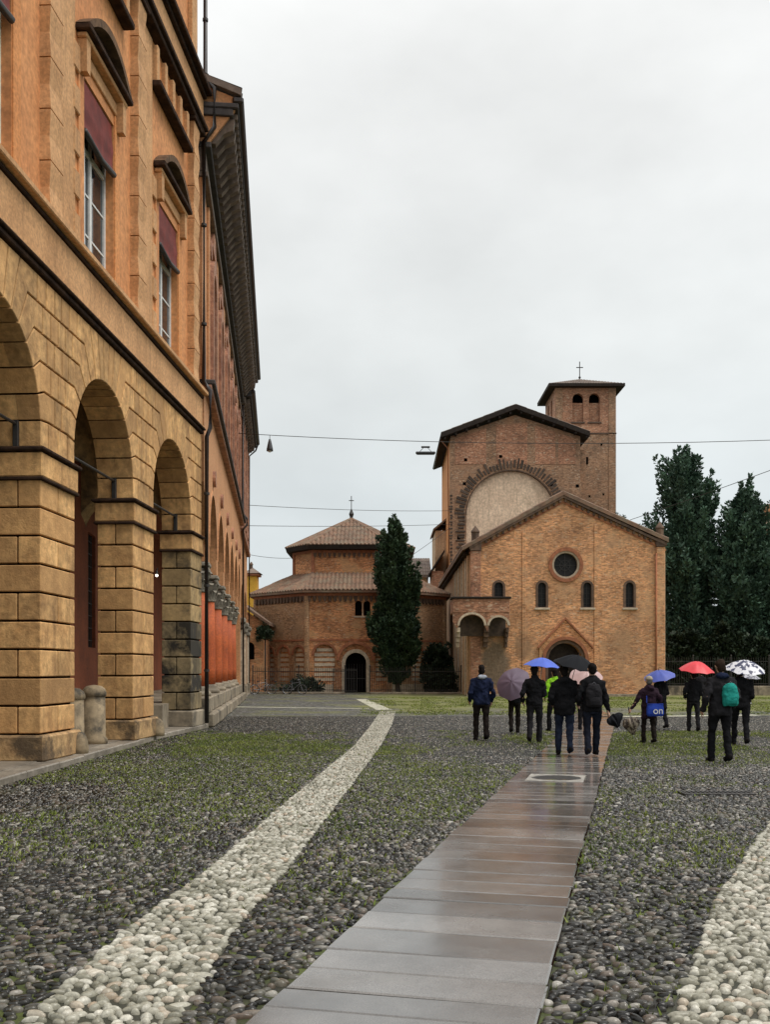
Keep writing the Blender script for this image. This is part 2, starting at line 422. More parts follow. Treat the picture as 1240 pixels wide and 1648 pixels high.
class MB:
    def __init__(s): s.v = []; s.f = []
    def add(s, vs, fs):
        o = len(s.v)
        s.v += [tuple(p) for p in vs]
        s.f += [tuple(i + o for i in f) for f in fs]
        return s
    def box(s, x0, x1, y0, y1, z0, z1):
        return s.add([(x0, y0, z0), (x1, y0, z0), (x1, y1, z0), (x0, y1, z0), (x0, y0, z1), (x1, y0, z1), (x1, y1, z1), (x0, y1, z1)],
                     [(0, 3, 2, 1), (4, 5, 6, 7), (0, 1, 5, 4), (1, 2, 6, 5), (2, 3, 7, 6), (3, 0, 4, 7)])
    def cbox(s, x0, x1, y0, y1, z0, z1, c=0.02):
        """box with chamfered edges"""
        vs = []
        for ax in range(3):
            for sx in (0, 1):
                for sy in (0, 1):
                    for sz in (0, 1):
                        p = [(x0, x1)[sx], (y0, y1)[sy], (z0, z1)[sz]]
                        sg = [(1, -1)[sx], (1, -1)[sy], (1, -1)[sz]]
                        for k in range(3):
                            if k != ax: p[k] += sg[k] * c
                        vs.append(tuple(p))
        def i(ax, a, b, d): return ax * 8 + a * 4 + b * 2 + d
        fs = []
        for a in (0, 1):
            q = [i(0, a, 0, 0), i(0, a, 1, 0), i(0, a, 1, 1), i(0, a, 0, 1)]; fs.append(q if a else q[::-1])
            q = [i(1, 0, a, 0), i(1, 0, a, 1), i(1, 1, a, 1), i(1, 1, a, 0)]; fs.append(q if a else q[::-1])
            q = [i(2, 0, 0, a), i(2, 1, 0, a), i(2, 1, 1, a), i(2, 0, 1, a)]; fs.append(q if a else q[::-1])
        for a in (0, 1):
            for b in (0, 1):
                fs.append([i(0, a, b, 0), i(0, a, b, 1), i(1, a, b, 1), i(1, a, b, 0)])
                fs.append([i(0, a, 0, b), i(0, a, 1, b), i(2, a, 1, b), i(2, a, 0, b)])
                fs.append([i(1, 0, a, b), i(1, 1, a, b), i(2, 1, a, b), i(2, 0, a, b)])
                for d in (0, 1):
                    fs.append([i(0, a, b, d), i(1, a, b, d), i(2, a, b, d)])
        return s.add(vs, fs)
    def prism(s, poly, fm, n0, n1):
        """poly (u, v) list mapped by fm(u, v, n), from depth n0 to n1"""
        k = len(poly)
        vs = [fm(u, v, n0) for u, v in poly] + [fm(u, v, n1) for u, v in poly]
        fs = [tuple(range(k))[::-1], tuple(range(k, 2 * k))] + [(i, (i + 1) % k, k + (i + 1) % k, k + i) for i in range(k)]
        return s.add(vs, fs)
    def block(s, poly, fm, n0, n1, gap=0.016, bev=0.012):
        """stone block: outline drawn in by the joint, front edges bevelled"""
        a = inset(poly, gap); b = inset(poly, gap + bev)
        k = len(a)
        vs = [fm(u, v, n1) for u, v in a] + [fm(u, v, n0 - bev) for u, v in a] + [fm(u, v, n0) for u, v in b]
        fs = [tuple(range(k))[::-1], tuple(range(2 * k, 3 * k))]
        for j in (0, k):
            fs += [(j + i, j + (i + 1) % k, j + k + (i + 1) % k, j + k + i) for i in range(k)]
        return s.add(vs, fs)
    def wall(s, outer, holes, fm, n0, n1):
        loops = [outer] + holes
        tri = tessellate_polygon([[Vector((u, v, 0)) for u, v in lp] for lp in loops])
        flat = [p for lp in loops for p in lp]
        N = len(flat)
        vs = [fm(u, v, n0) for u, v in flat] + [fm(u, v, n1) for u, v in flat]
        fs = [t for t in tri] + [tuple(i + N for i in t)[::-1] for t in tri]
        o = 0
        for lp in loops:
            k = len(lp)
            fs += [(o + i, o + (i + 1) % k, N + o + (i + 1) % k, N + o + i) for i in range(k)]
            o += k
        return s.add(vs, fs)
    def tube(s, pts, r, n=6, r2=None):
        pts = [Vector(p) for p in pts]
        o = len(s.v); m = len(pts)
        for k, p in enumerate(pts):
            d = (pts[min(k + 1, m - 1)] - pts[max(k - 1, 0)]).normalized()
            a = d.cross(Vector((0, 0, 1)))
            if a.length < 1e-3: a = d.cross(Vector((0, 1, 0)))
            a.normalize(); b = a.cross(d)
            rr = r if r2 is None else r + (r2 - r) * k / (m - 1)
            for i in range(n):
                t = 2 * PI * i / n
                s.v.append(tuple(p + a * (rr * math.cos(t)) + b * (rr * math.sin(t))))
        for k in range(m - 1):
            for i in range(n):
                j = (i + 1) % n
                s.f.append((o + k * n + i, o + k * n + j, o + (k + 1) * n + j, o + (k + 1) * n + i))
        s.f.append(tuple(o + i for i in range(n))[::-1]); s.f.append(tuple(o + (m - 1) * n + i for i in range(n)))
        return s
    def lathe(s, prof, c=(0, 0, 0), n=16):
        o = len(s.v); m = len(prof)
        for r, z in prof:
            for i in range(n):
                t = 2 * PI * i / n
                s.v.append((c[0] + r * math.cos(t), c[1] + r * math.sin(t), c[2] + z))
        for k in range(m - 1):
            for i in range(n):
                j = (i + 1) % n
                s.f.append((o + k * n + i, o + k * n + j, o + (k + 1) * n + j, o + (k + 1) * n + i))
        s.f.append(tuple(o + i for i in range(n))[::-1]); s.f.append(tuple(o + (m - 1) * n + i for i in range(n)))
        return s
    def loft(s, rings, n=14):
        """rings (cx, cy, z, rx, ry)"""
        o = len(s.v); m = len(rings)
        for cx, cy, z, rx, ry in rings:
            for i in range(n):
                t = 2 * PI * i / n
                s.v.append((cx + rx * math.cos(t), cy + ry * math.sin(t), z))
        for k in range(m - 1):
            for i in range(n):
                j = (i + 1) % n
                s.f.append((o + k * n + i, o + k * n + j, o + (k + 1) * n + j, o + (k + 1) * n + i))
        s.f.append(tuple(o + i for i in range(n))[::-1]); s.f.append(tuple(o + (m - 1) * n + i for i in range(n)))
        return s
    def ball(s, c, r, n=12, m=8):
        c = Vector(c); r = Vector(r) if hasattr(r, '__len__') else Vector((r, r, r))
        o = len(s.v)
        s.v.append((c.x, c.y, c.z - r.z))
        for k in range(1, m):
            p = -PI / 2 + PI * k / m
            for i in range(n):
                t = 2 * PI * i / n
                s.v.append((c.x + r.x * math.cos(p) * math.cos(t), c.y + r.y * math.cos(p) * math.sin(t), c.z + r.z * math.sin(p)))
        s.v.append((c.x, c.y, c.z + r.z)); top = len(s.v) - 1
        for i in range(n):
            j = (i + 1) % n
            s.f.append((o, o + 1 + j, o + 1 + i))
            s.f.append((top, o + 1 + (m - 2) * n + i, o + 1 + (m - 2) * n + j))
            for k in range(m - 2):
                a = o + 1 + k * n
                s.f.append((a + i, a + j, a + n + j, a + n + i))
        return s
    def capsule(s, p, r, q, r2, n=10):
        p, q = Vector(p), Vector(q)
        d = (q - p).normalized()
        pts = []; rad = []
        for k in range(4):
            t = -PI / 2 + PI / 2 * k / 3
            pts.append(p + d * (r * math.sin(t))); rad.append(max(r * math.cos(t), 1e-3))
        for k in range(4):
            t = PI / 2 * k / 3
            pts.append(q + d * (r2 * math.sin(t))); rad.append(max(r2 * math.cos(t), 1e-3))
        a = d.cross(Vector((0, 0, 1)))
        if a.length < 1e-2: a = d.cross(Vector((0, 1, 0)))
        a.normalize(); b = a.cross(d)
        o = len(s.v)
        for pt, rr in zip(pts, rad):
            for i in range(n):
                t = 2 * PI * i / n
                s.v.append(tuple(pt + a * (rr * math.cos(t)) + b * (rr * math.sin(t))))
        for k in range(7):
            for i in range(n):
                j = (i + 1) % n
                s.f.append((o + k * n + i, o + k * n + j, o + (k + 1) * n + j, o + (k + 1) * n + i))
        s.f.append(tuple(o + i for i in range(n))[::-1]); s.f.append(tuple(o + 7 * n + i for i in range(n)))
        return s
    def mesh(s, name, mat, smooth=False, off=None, uv=True):
        me = bpy.data.meshes.new(name)
        vs = s.v if off is None else [(x - off.x, y - off.y, z - off.z) for x, y, z in s.v]
        me.from_pydata(vs, [], s.f)
        if uv:
            ul = me.uv_layers.new(name='UVMap')
            buf = np.zeros(len(me.loops) * 2, dtype=np.float32)
            co = s.v
            for p in me.polygons:
                nx, ny, nz = p.normal
                h = math.hypot(nx, ny)
                if h > 0.5:
                    tx, ty = -ny / h, nx / h
                    for li in p.loop_indices:
                        x, y, z = co[me.loops[li].vertex_index]
                        buf[2 * li] = x * tx + y * ty; buf[2 * li + 1] = z
                else:
                    for li in p.loop_indices:
                        x, y, z = co[me.loops[li].vertex_index]
                        buf[2 * li] = x; buf[2 * li + 1] = y
            ul.data.foreach_set('uv', buf)
        if mat is not None: me.materials.append(mat if not isinstance(mat, str) else M[mat])
        if smooth: me.polygons.foreach_set('use_smooth', [True] * len(me.polygons))
        return me
    def build(s, name, mat, parent=None, smooth=False, kind=None, uv=True):
        off = OFF.get(parent) if parent is not None else None
        o = bpy.data.objects.new(name, s.mesh(name, mat, smooth, off, uv))
        COL.objects.link(o)
        if parent is not None:
            o.parent = parent
            OFF[o] = OFF.get(parent, Vector((0, 0, 0)))
        if kind: o['kind'] = kind
        return o

def inset(poly, d):
    k = len(poly)
    area = sum(poly[i][0] * poly[(i + 1) % k][1] - poly[(i + 1) % k][0] * poly[i][1] for i in range(k))
    sg = 1 if area > 0 else -1
    out = []
    for i in range(k):
        a, b, c = Vector(poly[i - 1]), Vector(poly[i]), Vector(poly[(i + 1) % k])
        d1 = (b - a).normalized(); d2 = (c - b).normalized()
        n1 = Vector((-d1.y, d1.x)) * sg; n2 = Vector((-d2.y, d2.x)) * sg
        den = 1 + n1.dot(n2)
        if den < 0.15: den = 0.15
        q = b + (n1 + n2) * (d / den)
        out.append((q.x, q.y))
    return out

def arch(c, w, z0, zs, n=14, rise=None):
    r = w / 2; rise = r if rise is None else rise
    pts = [(c + r, z0)]
    pts += [(c + r * math.cos(PI * i / n), zs + rise * math.sin(PI * i / n)) for i in range(n + 1)]
    pts.append((c - r, z0))
    return pts

def circle(cu, cv, r, n=28):
    return [(cu + r * math.cos(2 * PI * i / n), cv + r * math.sin(2 * PI * i / n)) for i in range(n)]

def share(name, me, parent, loc=(0, 0, 0), rot=(0, 0, 0), scale=(1, 1, 1)):
    o = bpy.data.objects.new(name, me)
    COL.objects.link(o)
    off = OFF.get(parent, Vector((0, 0, 0))) if parent is not None else Vector((0, 0, 0))
    o.location = Vector(loc) - off
    o.rotation_euler = rot
    o.scale = scale
    if parent is not None: o.parent = parent
    return o

def tile_face(mb, p0, p1, q0, q1, w=0.2, h=0.06):
    """rows of curved tiles on a sloping face: eave p0-p1, top q0-q1"""
    p0, p1, q0, q1 = map(Vector, (p0, p1, q0, q1))
    e = p1 - p0; L = e.length; e /= L
    qa, qb = (q0 - p0).dot(e), (q1 - p0).dot(e)
    up = (q0 - p0) - e * qa
    V = up.length; up /= V
    nrm = e.cross(up)
    if nrm.z < 0: nrm = -nrm
    k = max(1, int(L / w)); w = L / k
    for i in range(k):
        sx = (i + 0.5) * w
        v = V
        if sx < qa: v = V * sx / qa
        elif sx > qb and L - qb > 1e-4: v = V * (L - sx) / (L - qb)
        if v < 0.05: continue
        a = p0 + e * (sx - w * 0.5); b = p0 + e * sx + nrm * h; c = p0 + e * (sx + w * 0.5)
        lo = [a, b, c]
        n_course = max(1, int(v / 0.9))
        for j in range(n_course):
            s0 = up * (v * j / n_course); s1 = up * (v * (j + 1) / n_course)
            lift = nrm * 0.025
            vs = [q + s0 + lift for q in lo] + [q + s1 for q in lo]
            mb.add(vs, [(0, 1, 4, 3), (1, 2, 5, 4), (0, 2, 1)])
# ------------------------------------------------------------------ ground of the square
ground = MB()
ground.add([(-400, -60, 0), (400, -60, 0), (400, 900, 0), (-400, 900, 0)], [(0, 1, 2, 3)])
ground = ground.build('ground', 'soil', kind='structure')
tag(ground, 'dark wet soil and moss under the cobbles of the square')

FAR_Y = 35.0
PATH_P, PATH_D = Vector((0.04, 4.63)), Vector((0.2388, 0.9711)).normalized()
PATH_N = Vector((PATH_D.y, -PATH_D.x))
PATH_W = 0.655
STRIPE_Y = [3.0, 4.63, 6.26, 8.2, 11.9, 16.0, 21.6, 30.0, 39.4]
STRIPE_L = [-1.80, -1.71, -1.66, -1.47, -1.28, -1.02, -0.69, -0.43, -0.22]
STRIPE_R = [-0.99, -0.95, -0.93, -0.79, -0.58, -0.36, -0.07, 0.23, 0.44]
RIGHT_Y = [3.0, 4.63, 7.1, 10.7, 14.0]
RIGHT_L = [0.78, 1.316, 2.34, 4.12, 6.0]
RIGHT_R = [1.62, 2.16, 3.22, 5.02, 6.95]
KERB_Y = [2, 14, 24, 28.6, 30.2, 55.0, 70.0]
KERB_X = [-5.46, -5.46, -5.40, -5.02, -5.22, -7.85, -9.4]

square = MB()
xs = [(-60, 60)]
square.add([(-60, FAR_Y, 0.012), (60, FAR_Y, 0.012), (60, 76, 0.012), (-60, 76, 0.012)], [(0, 1, 2, 3)])
square = square.build('cobbled_square', 'cobble_far', kind='structure')
tag(square, 'wet dark cobbled square with moss between the pebbles')

def dome(n, rings, seed, irregular=0.14):
    """unit pebble: rings from skirt to crown, returns verts (k,3), tris"""
    r = np.random.default_rng(seed)
    ph = r.uniform(0, 2 * PI)
    rad = 1 + irregular * r.uniform(-1, 1, n)
    ang = 2 * PI * np.arange(n) / n + ph
    v = []; f = []
    for k in range(rings):
        t = k / rings
        rr = math.cos(t * PI / 2) ** 0.75 if k else 1.0
        zz = math.sin(t * PI / 2) if k else -0.35
        if k == 0: rr = 0.98
        if k == 1 and rings > 2: rr = 0.93; zz = 0.42
        if k == 2 and rings > 2: rr = 0.66; zz = 0.80
        if k == 3: rr = 0.34; zz = 0.95
        if k == 1 and rings == 2: rr = 0.74; zz = 0.66
        v += [(rr * rad[i] * math.cos(ang[i]), rr * rad[i] * math.sin(ang[i]), zz) for i in range(n)]
    v.append((0.05, 0, 1.0))
    for k in range(rings - 1):
        for i in range(n):
            j = (i + 1) % n
            a, b, c, d = k * n + i, k * n + j, (k + 1) * n + j, (k + 1) * n + i
            f += [(a, b, c), (a, c, d)]
    top = len(v) - 1
    f += [((rings - 1) * n + i, (rings - 1) * n + (i + 1) % n, top) for i in range(n)]
    return np.array(v, dtype=np.float32), np.array(f, dtype=np.int32)

def mesh_np(name, verts, faces, mat, tone=None, smooth=True):
    me = bpy.data.meshes.new(name)
    k = faces.shape[1]
    me.vertices.add(len(verts)); me.vertices.foreach_set('co', verts.astype(np.float32).ravel())
    me.loops.add(faces.size); me.loops.foreach_set('vertex_index', faces.astype(np.int32).ravel())
    me.polygons.add(len(faces)); me.polygons.foreach_set('loop_start', np.arange(0, faces.size, k, dtype=np.int32))
    me.update(calc_edges=True)
    if smooth: me.polygons.foreach_set('use_smooth', np.ones(len(faces), dtype=bool))
    if tone is not None:
        at = me.attributes.new('tone', 'FLOAT', 'POINT'); at.data.foreach_set('value', tone.astype(np.float32))
    me.materials.append(M[mat])
    return me

def hexgrid(x0, x1, y0, y1, dx, dy, jit, seed):
    r = np.random.default_rng(seed)
    nx, ny = int((x1 - x0) / dx) + 1, int((y1 - y0) / dy) + 1
    gx, gy = np.meshgrid(np.arange(nx), np.arange(ny))
    X = x0 + (gx + 0.5 * (gy % 2)) * dx + r.uniform(-jit, jit, gx.shape) * dx
    Y = y0 + gy * dy + r.uniform(-jit, jit, gx.shape) * dy
    # rows wander a little, as rows laid by hand do
    Y = Y + 0.05 * np.sin(X * 2.1 + 0.6 * Y) + 0.03 * np.sin(X * 5.3 + 1.7)
    return X.ravel(), Y.ravel()

def path_dist(X, Y):
    return np.abs((X - PATH_P.x) * PATH_N.x + (Y - PATH_P.y) * PATH_N.y) - PATH_W

def stamp(X, Y, a, b, h, th, tone, tmpl, z0=0.0):
    v, f = tmpl
    n = len(X); k = len(v)
    c, s = np.cos(th), np.sin(th)
    px = v[None, :, 0] * a[:, None]; py = v[None, :, 1] * b[:, None]
    VX = X[:, None] + px * c[:, None] - py * s[:, None]
    VY = Y[:, None] + px * s[:, None] + py * c[:, None]
    VZ = z0 + v[None, :, 2] * h[:, None] + np.zeros((n, 1), dtype=np.float32)
    verts = np.stack([VX, VY, VZ], -1).reshape(-1, 3)
    faces = (f[None] + (np.arange(n) * k)[:, None, None]).reshape(-1, f.shape[1])
    return verts, faces, np.repeat(tone, k)

def lay(prefix, parent, X, Y, size, matname, seed, ang0, near, singles=300, hgt=0.03, skip=None):
    """pebbles: the nearest ones single objects, the rest one mesh"""
    r = np.random.default_rng(seed)
    n = len(X)
    a = size[0] * np.clip(r.lognormal(0, 0.30, n), 0.5, 1.9); b = size[1] * np.clip(r.lognormal(0, 0.22, n), 0.6, 1.6)
    h = hgt * r.uniform(0.75, 1.25, n)
    th = ang0 + r.normal(0, 0.55, n)
    tone = r.uniform(0, 1, n)
    if singles:
        vis = (np.abs(X) < 0.385 * Y) & (Y > 4.45)
        order = np.argsort(np.where(vis, Y, 1e6))[:singles]
    else:
        order = np.array([], dtype=int)
    single = np.zeros(n, bool); single[order] = True
    tm = []
    for k in range(10):
        v, f = dome(9, 4, seed * 31 + k)
        v = v.copy(); v[:, 0] *= size[0]; v[:, 1] *= size[1]; v[:, 2] *= hgt
        tm.append(mesh_np('pebble', v, f, matname, np.zeros(len(v))))
    for i in order:
        share('pebble', tm[int(i) % 10], parent, (X[i], Y[i], 0), (r.normal(0, 0.08), r.normal(0, 0.08), th[i]), (a[i] / size[0], b[i] / size[1], h[i] / hgt))
    V = []; Fc = []; T = []; o = 0
    for lod, (cond, nn, rings) in enumerate(((Y < near, 8, 3), ((Y >= near) & (Y < 19), 6, 2), (Y >= 19, 6, 1))):
        pick = cond & ~single
        for k in range(6):
            idx = np.nonzero(pick)[0][k::6]
            if len(idx) == 0: continue
            v, f, t = stamp(X[idx], Y[idx], a[idx], b[idx], h[idx], th[idx], tone[idx], dome(nn, rings, seed * 17 + k + lod * 50))
            V.append(v); Fc.append(f + o); T.append(t); o += len(v)
    me = mesh_np(prefix, np.concatenate(V), np.concatenate(Fc), matname, np.concatenate(T))
    ob = bpy.data.objects.new(prefix, me); COL.objects.link(ob); ob.parent = parent; ob['kind'] = 'stuff'
    return ob

# dark pebbles over the whole near square
X, Y = hexgrid(-16, 16, 3.4, FAR_Y + 0.1, 0.071, 0.054, 0.34, 3)
sl, sr = np.interp(Y, STRIPE_Y, STRIPE_L), np.interp(Y, STRIPE_Y, STRIPE_R)
rl, rr_ = np.interp(Y, RIGHT_Y, RIGHT_L), np.interp(Y, RIGHT_Y, RIGHT_R)
keep = (np.abs(X) < 0.39 * Y + 1.3) & (path_dist(X, Y) > 0.016)
keep &= ~((X > sl + 0.004) & (X < sr - 0.004)) & ~((X > rl + 0.004) & (X < rr_ - 0.004) & (Y < 14))
keep &= X > np.interp(Y, KERB_Y, KERB_X) + 0.05
DRAIN = (4.40, 13.2, 0.47, 0.17)
keep &= ~((np.abs(X - DRAIN[0]) < DRAIN[2] + 0.05) & (np.abs(Y - DRAIN[1]) < DRAIN[3] + 0.04))
lay('pebble_field', square, X[keep], Y[keep], (0.0365, 0.0215), 'pebble_dark', 11, 0.0, 8.0, 300, 0.025)

def stripe(name, label, ys, l, r, seed, ymax, ymin=3.3):
    band = MB()
    pts_l = [(x, y) for x, y in zip(l, ys) if y <= ymax]; pts_r = [(x, y) for x, y in zip(r, ys) if y <= ymax]
    k = len(pts_l)
    band.add([(x, y, 0.004) for x, y in pts_l] + [(x, y, 0.004) for x, y in pts_r], [(i, k + i, k + i + 1, i + 1) for i in range(k - 1)])
    band = band.build(name, 'band_bed', kind='structure')
    tag(band, label)
    X, Y = hexgrid(-3, 8, ymin, ymax, 0.074, 0.056, 0.33, seed)
    L, Rr = np.interp(Y, ys, l), np.interp(Y, ys, r)
    kp = (X > L + 0.072) & (X < Rr - 0.072) & (np.abs(X) < 0.39 * Y + 1.3)
    X, Y = X[kp], Y[kp]
    ey = np.arange(ymin, ymax, 0.080)           # border rows of stones set along the edges
    rj = np.random.default_rng(seed)
    ex = np.concatenate([np.interp(ey, ys, l) + 0.045, np.interp(ey, ys, r) - 0.045]) + rj.normal(0, 0.006, 2 * len(ey))
    ey2 = np.concatenate([ey, ey + 0.05])
    kp = np.abs(ex) < 0.39 * ey2 + 1.3
    lay('pale_pebble_field', band, np.concatenate([X, ex[kp]]), np.concatenate([Y, ey2[kp]]), (0.0375, 0.0228), 'pebble_white', seed, 0.2, 10.0, 300, 0.029)
    return band

M['band_bed'] = surf('sandy bed of the pale pebbles', (0.05, 0.047, 0.032), (0.02, 0.022, 0.010), scale=7, rough=0.7, bump=0.5, bscale=40)
stripe('pebble_stripe', 'long pale pebble stripe curving across the square left of the slab path', STRIPE_Y, STRIPE_L, STRIPE_R, 21, 39.4)
stripe('pebble_stripe', 'pale pebble stripe at the lower right corner', RIGHT_Y, RIGHT_L, RIGHT_R, 23, 14.0)
# the short return of the stripe in front of the round church and a thin far line on the left
ret = MB()
ret.add([(-1.62, 55.5, 0.02), (-1.05, 55.5, 0.02), (0.30, 40.6, 0.02), (-0.35, 40.6, 0.02)], [(0, 3, 2, 1)])
M['far_pale'] = surf('far pale pebbles', (0.60, 0.58, 0.46), (0.36, 0.35, 0.25), scale=9, rough=0.45, bump=0.8, bscale=20, bdist=0.03, fine=0.4)
tag(ret.build('pebble_stripe', 'far_pale', kind='structure'), 'far return of the pale pebble stripe near the railing')
ret = MB()
ret.add([(-6.55, 43.6, 0.02), (-0.6, 41.6, 0.02), (-0.6, 42.0, 0.02), (-6.6, 44.3, 0.02)], [(0, 1, 2, 3)])
tag(ret.build('pebble_stripe', 'far_pale', kind='structure'), 'thin pale line of pebbles running to the red columns')
ret = MB()
ret.add([(7.2, 34.2, 0.02), (13.5, 35.6, 0.02), (13.4, 36.3, 0.02), (7.1, 34.7, 0.02)], [(0, 1, 2, 3)])
tag(ret.build('pebble_stripe', 'far_pale', kind='structure'), 'thin pale line of pebbles behind the red umbrella')

# slab path
path = MB()
a0, a1 = -1.4, 29.6
def pp(s, w, z): q = PATH_P + PATH_D * s + PATH_N * w; return (q.x, q.y, z)
path.add([pp(a0, -PATH_W, 0.006), pp(a0, PATH_W, 0.006), pp(a1, PATH_W, 0.006), pp(a1, -PATH_W, 0.006)], [(0, 1, 2, 3)])
path = path.build('slab_path', 'joint', kind='structure')
tag(path, 'wet grey stone slab path leading to the church door')
s = a0
rp = random.Random(5)
HOLE = (10.08, 11.12)
while s < a1:
    L = rp.choice([0.30, 0.36, 0.42, 0.50, 0.38])
    if s < HOLE[0] < s + L: L = HOLE[0] - s if HOLE[0] - s > 0.2 else L
    e = min(s + L, a1)
    if HOLE[0] - 0.01 < s < HOLE[1]:
        e = HOLE[1]
        cuts = [(-PATH_W, -0.42), (0.42, PATH_W)]
    else:
        cuts = [(-PATH_W, PATH_W)]
    for (w0, w1) in cuts:
        mb = MB()
        w0 += rp.uniform(-0.012, 0.012); w1 += rp.uniform(-0.012, 0.012)
        dz = rp.uniform(-0.003, 0.003); t1, t2 = rp.uniform(-0.0022, 0.0022), rp.uniform(-0.003, 0.003)
        g, c = 0.006, 0.010
        ring = []
        for inn, z in ((0, -0.02), (0, 0.022 + dz), (c, 0.030 + dz)):
            ring += [pp(s + g + inn, w0 + g + inn, z - t1 - t2), pp(s + g + inn, w1 - g - inn, z - t1 + t2), pp(e - g - inn, w1 - g - inn, z + t1 + t2), pp(e - g - inn, w0 + g + inn, z + t1 - t2)]
        mb.add(ring, [(8, 9, 10, 11)] + [(j + i, j + (i + 1) % 4, j + 4 + (i + 1) % 4, j + 4 + i) for j in (0, 4) for i in range(4)])
        mb.build('slab', 'slab', path)
    s = e
# last stretch turns to the church door
p_end = PATH_P + PATH_D * a1
far = MB()
d2 = (Vector((11.3, 61.5)) - p_end).normalized(); n2 = Vector((d2.y, -d2.x))
Lf = (Vector((11.3, 61.5)) - p_end).length
def p2(s, w, z): q = p_end + d2 * s + n2 * w; return (q.x, q.y, z)
far.add([p2(0, -PATH_W, 0.02), p2(0, PATH_W, 0.02), p2(Lf, PATH_W, 0.02), p2(Lf, -PATH_W, 0.02)], [(0, 1, 2, 3)])
far.build('far_slabs', 'slab', path)

# inspection cover set in the path: pale stone frame round a dark plate
cov = thing('inspection_cover', 'rectangular inspection cover with pale stone frame set in the slab path', 'manhole cover', pp(10.6, 0, 0.0), -math.atan2(PATH_D.x, PATH_D.y))
hw, hl, r_c = 0.42, 0.49, 0.36
M['white_stone'] = surf('pale istrian stone', (0.40, 0.38, 0.34), (0.22, 0.205, 0.18), scale=6, rough=0.4, bump=0.2)
fmg = lambda u, v, n: (u, v, n)
for sgx in (-1, 1):                     # two pale stones cut round the lid
    hf = [(sgx * 0.003, hl), (sgx * hw, hl), (sgx * hw, -hl), (sgx * 0.003, -hl)]
    hf += [(sgx * max(0.003, (r_c + 0.012) * math.sin(PI * i / 14)), -(r_c + 0.012) * math.cos(PI * i / 14)) for i in range(15)]
    MB().wall(hf, [], fmg, 0.034, -0.03).build('frame_stone', 'white_stone', cov)
MB().prism(circle(0, 0, r_c, 28), fmg, -0.03, 0.027).build('cover_plate', 'iron', cov)
for k in range(7):
    y = -0.27 + k * 0.09; x = math.sqrt(r_c ** 2 - y * y) - 0.05
    MB().cbox(-x, x, y - 0.02, y + 0.02, 0.02, 0.032, 0.004).build('plate_rib', 'iron', cov)
# the drain grating right of the path
dr = thing('drain_grating', 'long dark drain grating in the cobbles right of the path', 'drain', (DRAIN[0], DRAIN[1], 0.0), 0.0)
mb = MB()
for (x0, x1, y0, y1) in ((-0.47, 0.47, -0.17, -0.13), (-0.47, 0.47, 0.13, 0.17), (-0.47, -0.43, -0.13, 0.13), (0.43, 0.47, -0.13, 0.13)):
    mb.cbox(x0, x1, y0, y1, -0.05, 0.03, 0.005)
mb.build('frame', 'iron', dr)
MB().box(-0.43, 0.43, -0.13, 0.13, -0.05, 0.006).build('sump', 'void', dr)
for k in range(14):
    x = -0.41 + k * 0.0605
    MB().box(x, x + 0.028, -0.13, 0.13, 0.008, 0.026).build('bar', 'iron', dr)

# raised pavement under the arcades, its edge of kerb stones
pav = MB()
yy = [4, 14, 24, 28.6, 30.2, 55.0, 70.0]
ex = [np.interp(y, KERB_Y, KERB_X) - 0.40 for y in yy]
k = len(yy)
pav.add([(x, y, 0.12) for x, y in zip(ex, yy)] + [(-22, y, 0.12) for y in yy] + [(x, y, -0.05) for x, y in zip(ex, yy)],
        [(i, i + 1, k + i + 1, k + i) for i in range(k - 1)] + [(i, 2 * k + i, 2 * k + i + 1, i + 1) for i in range(k - 1)])
pav = pav.build('arcade_pavement', 'pave', kind='structure')
tag(pav, 'raised grey stone pavement along the arcaded buildings')
y = 8.0
rk = random.Random(3)
while y < 69:
    L = rk.uniform(0.9, 1.6) if y < 40 else 2.5
    y2 = y + L
    xa, xb = np.interp(y, KERB_Y, KERB_X), np.interp(y2, KERB_Y, KERB_X)
    dz = rk.uniform(-0.012, 0.006)
    mb = MB()
    g = 0.006
    v = []
    for inn, z in ((0, -0.05), (0, 0.095 + dz), (0.02, 0.115 + dz)):
        v += [(xa - inn, y + g + inn, z), (xb - inn, y2 - g - inn, z), (xb - 0.40 + inn * 0.2, y2 - g - inn, z), (xa - 0.40 + inn * 0.2, y + g + inn, z)]
    mb.add(v, [(8, 9, 10, 11)] + [(j + i, j + (i + 1) % 4, j + 4 + (i + 1) % 4, j + 4 + i) for j in (0, 4) for i in range(4)])
    mb.build('kerb_stone', 'pave', pav)
    y = y2

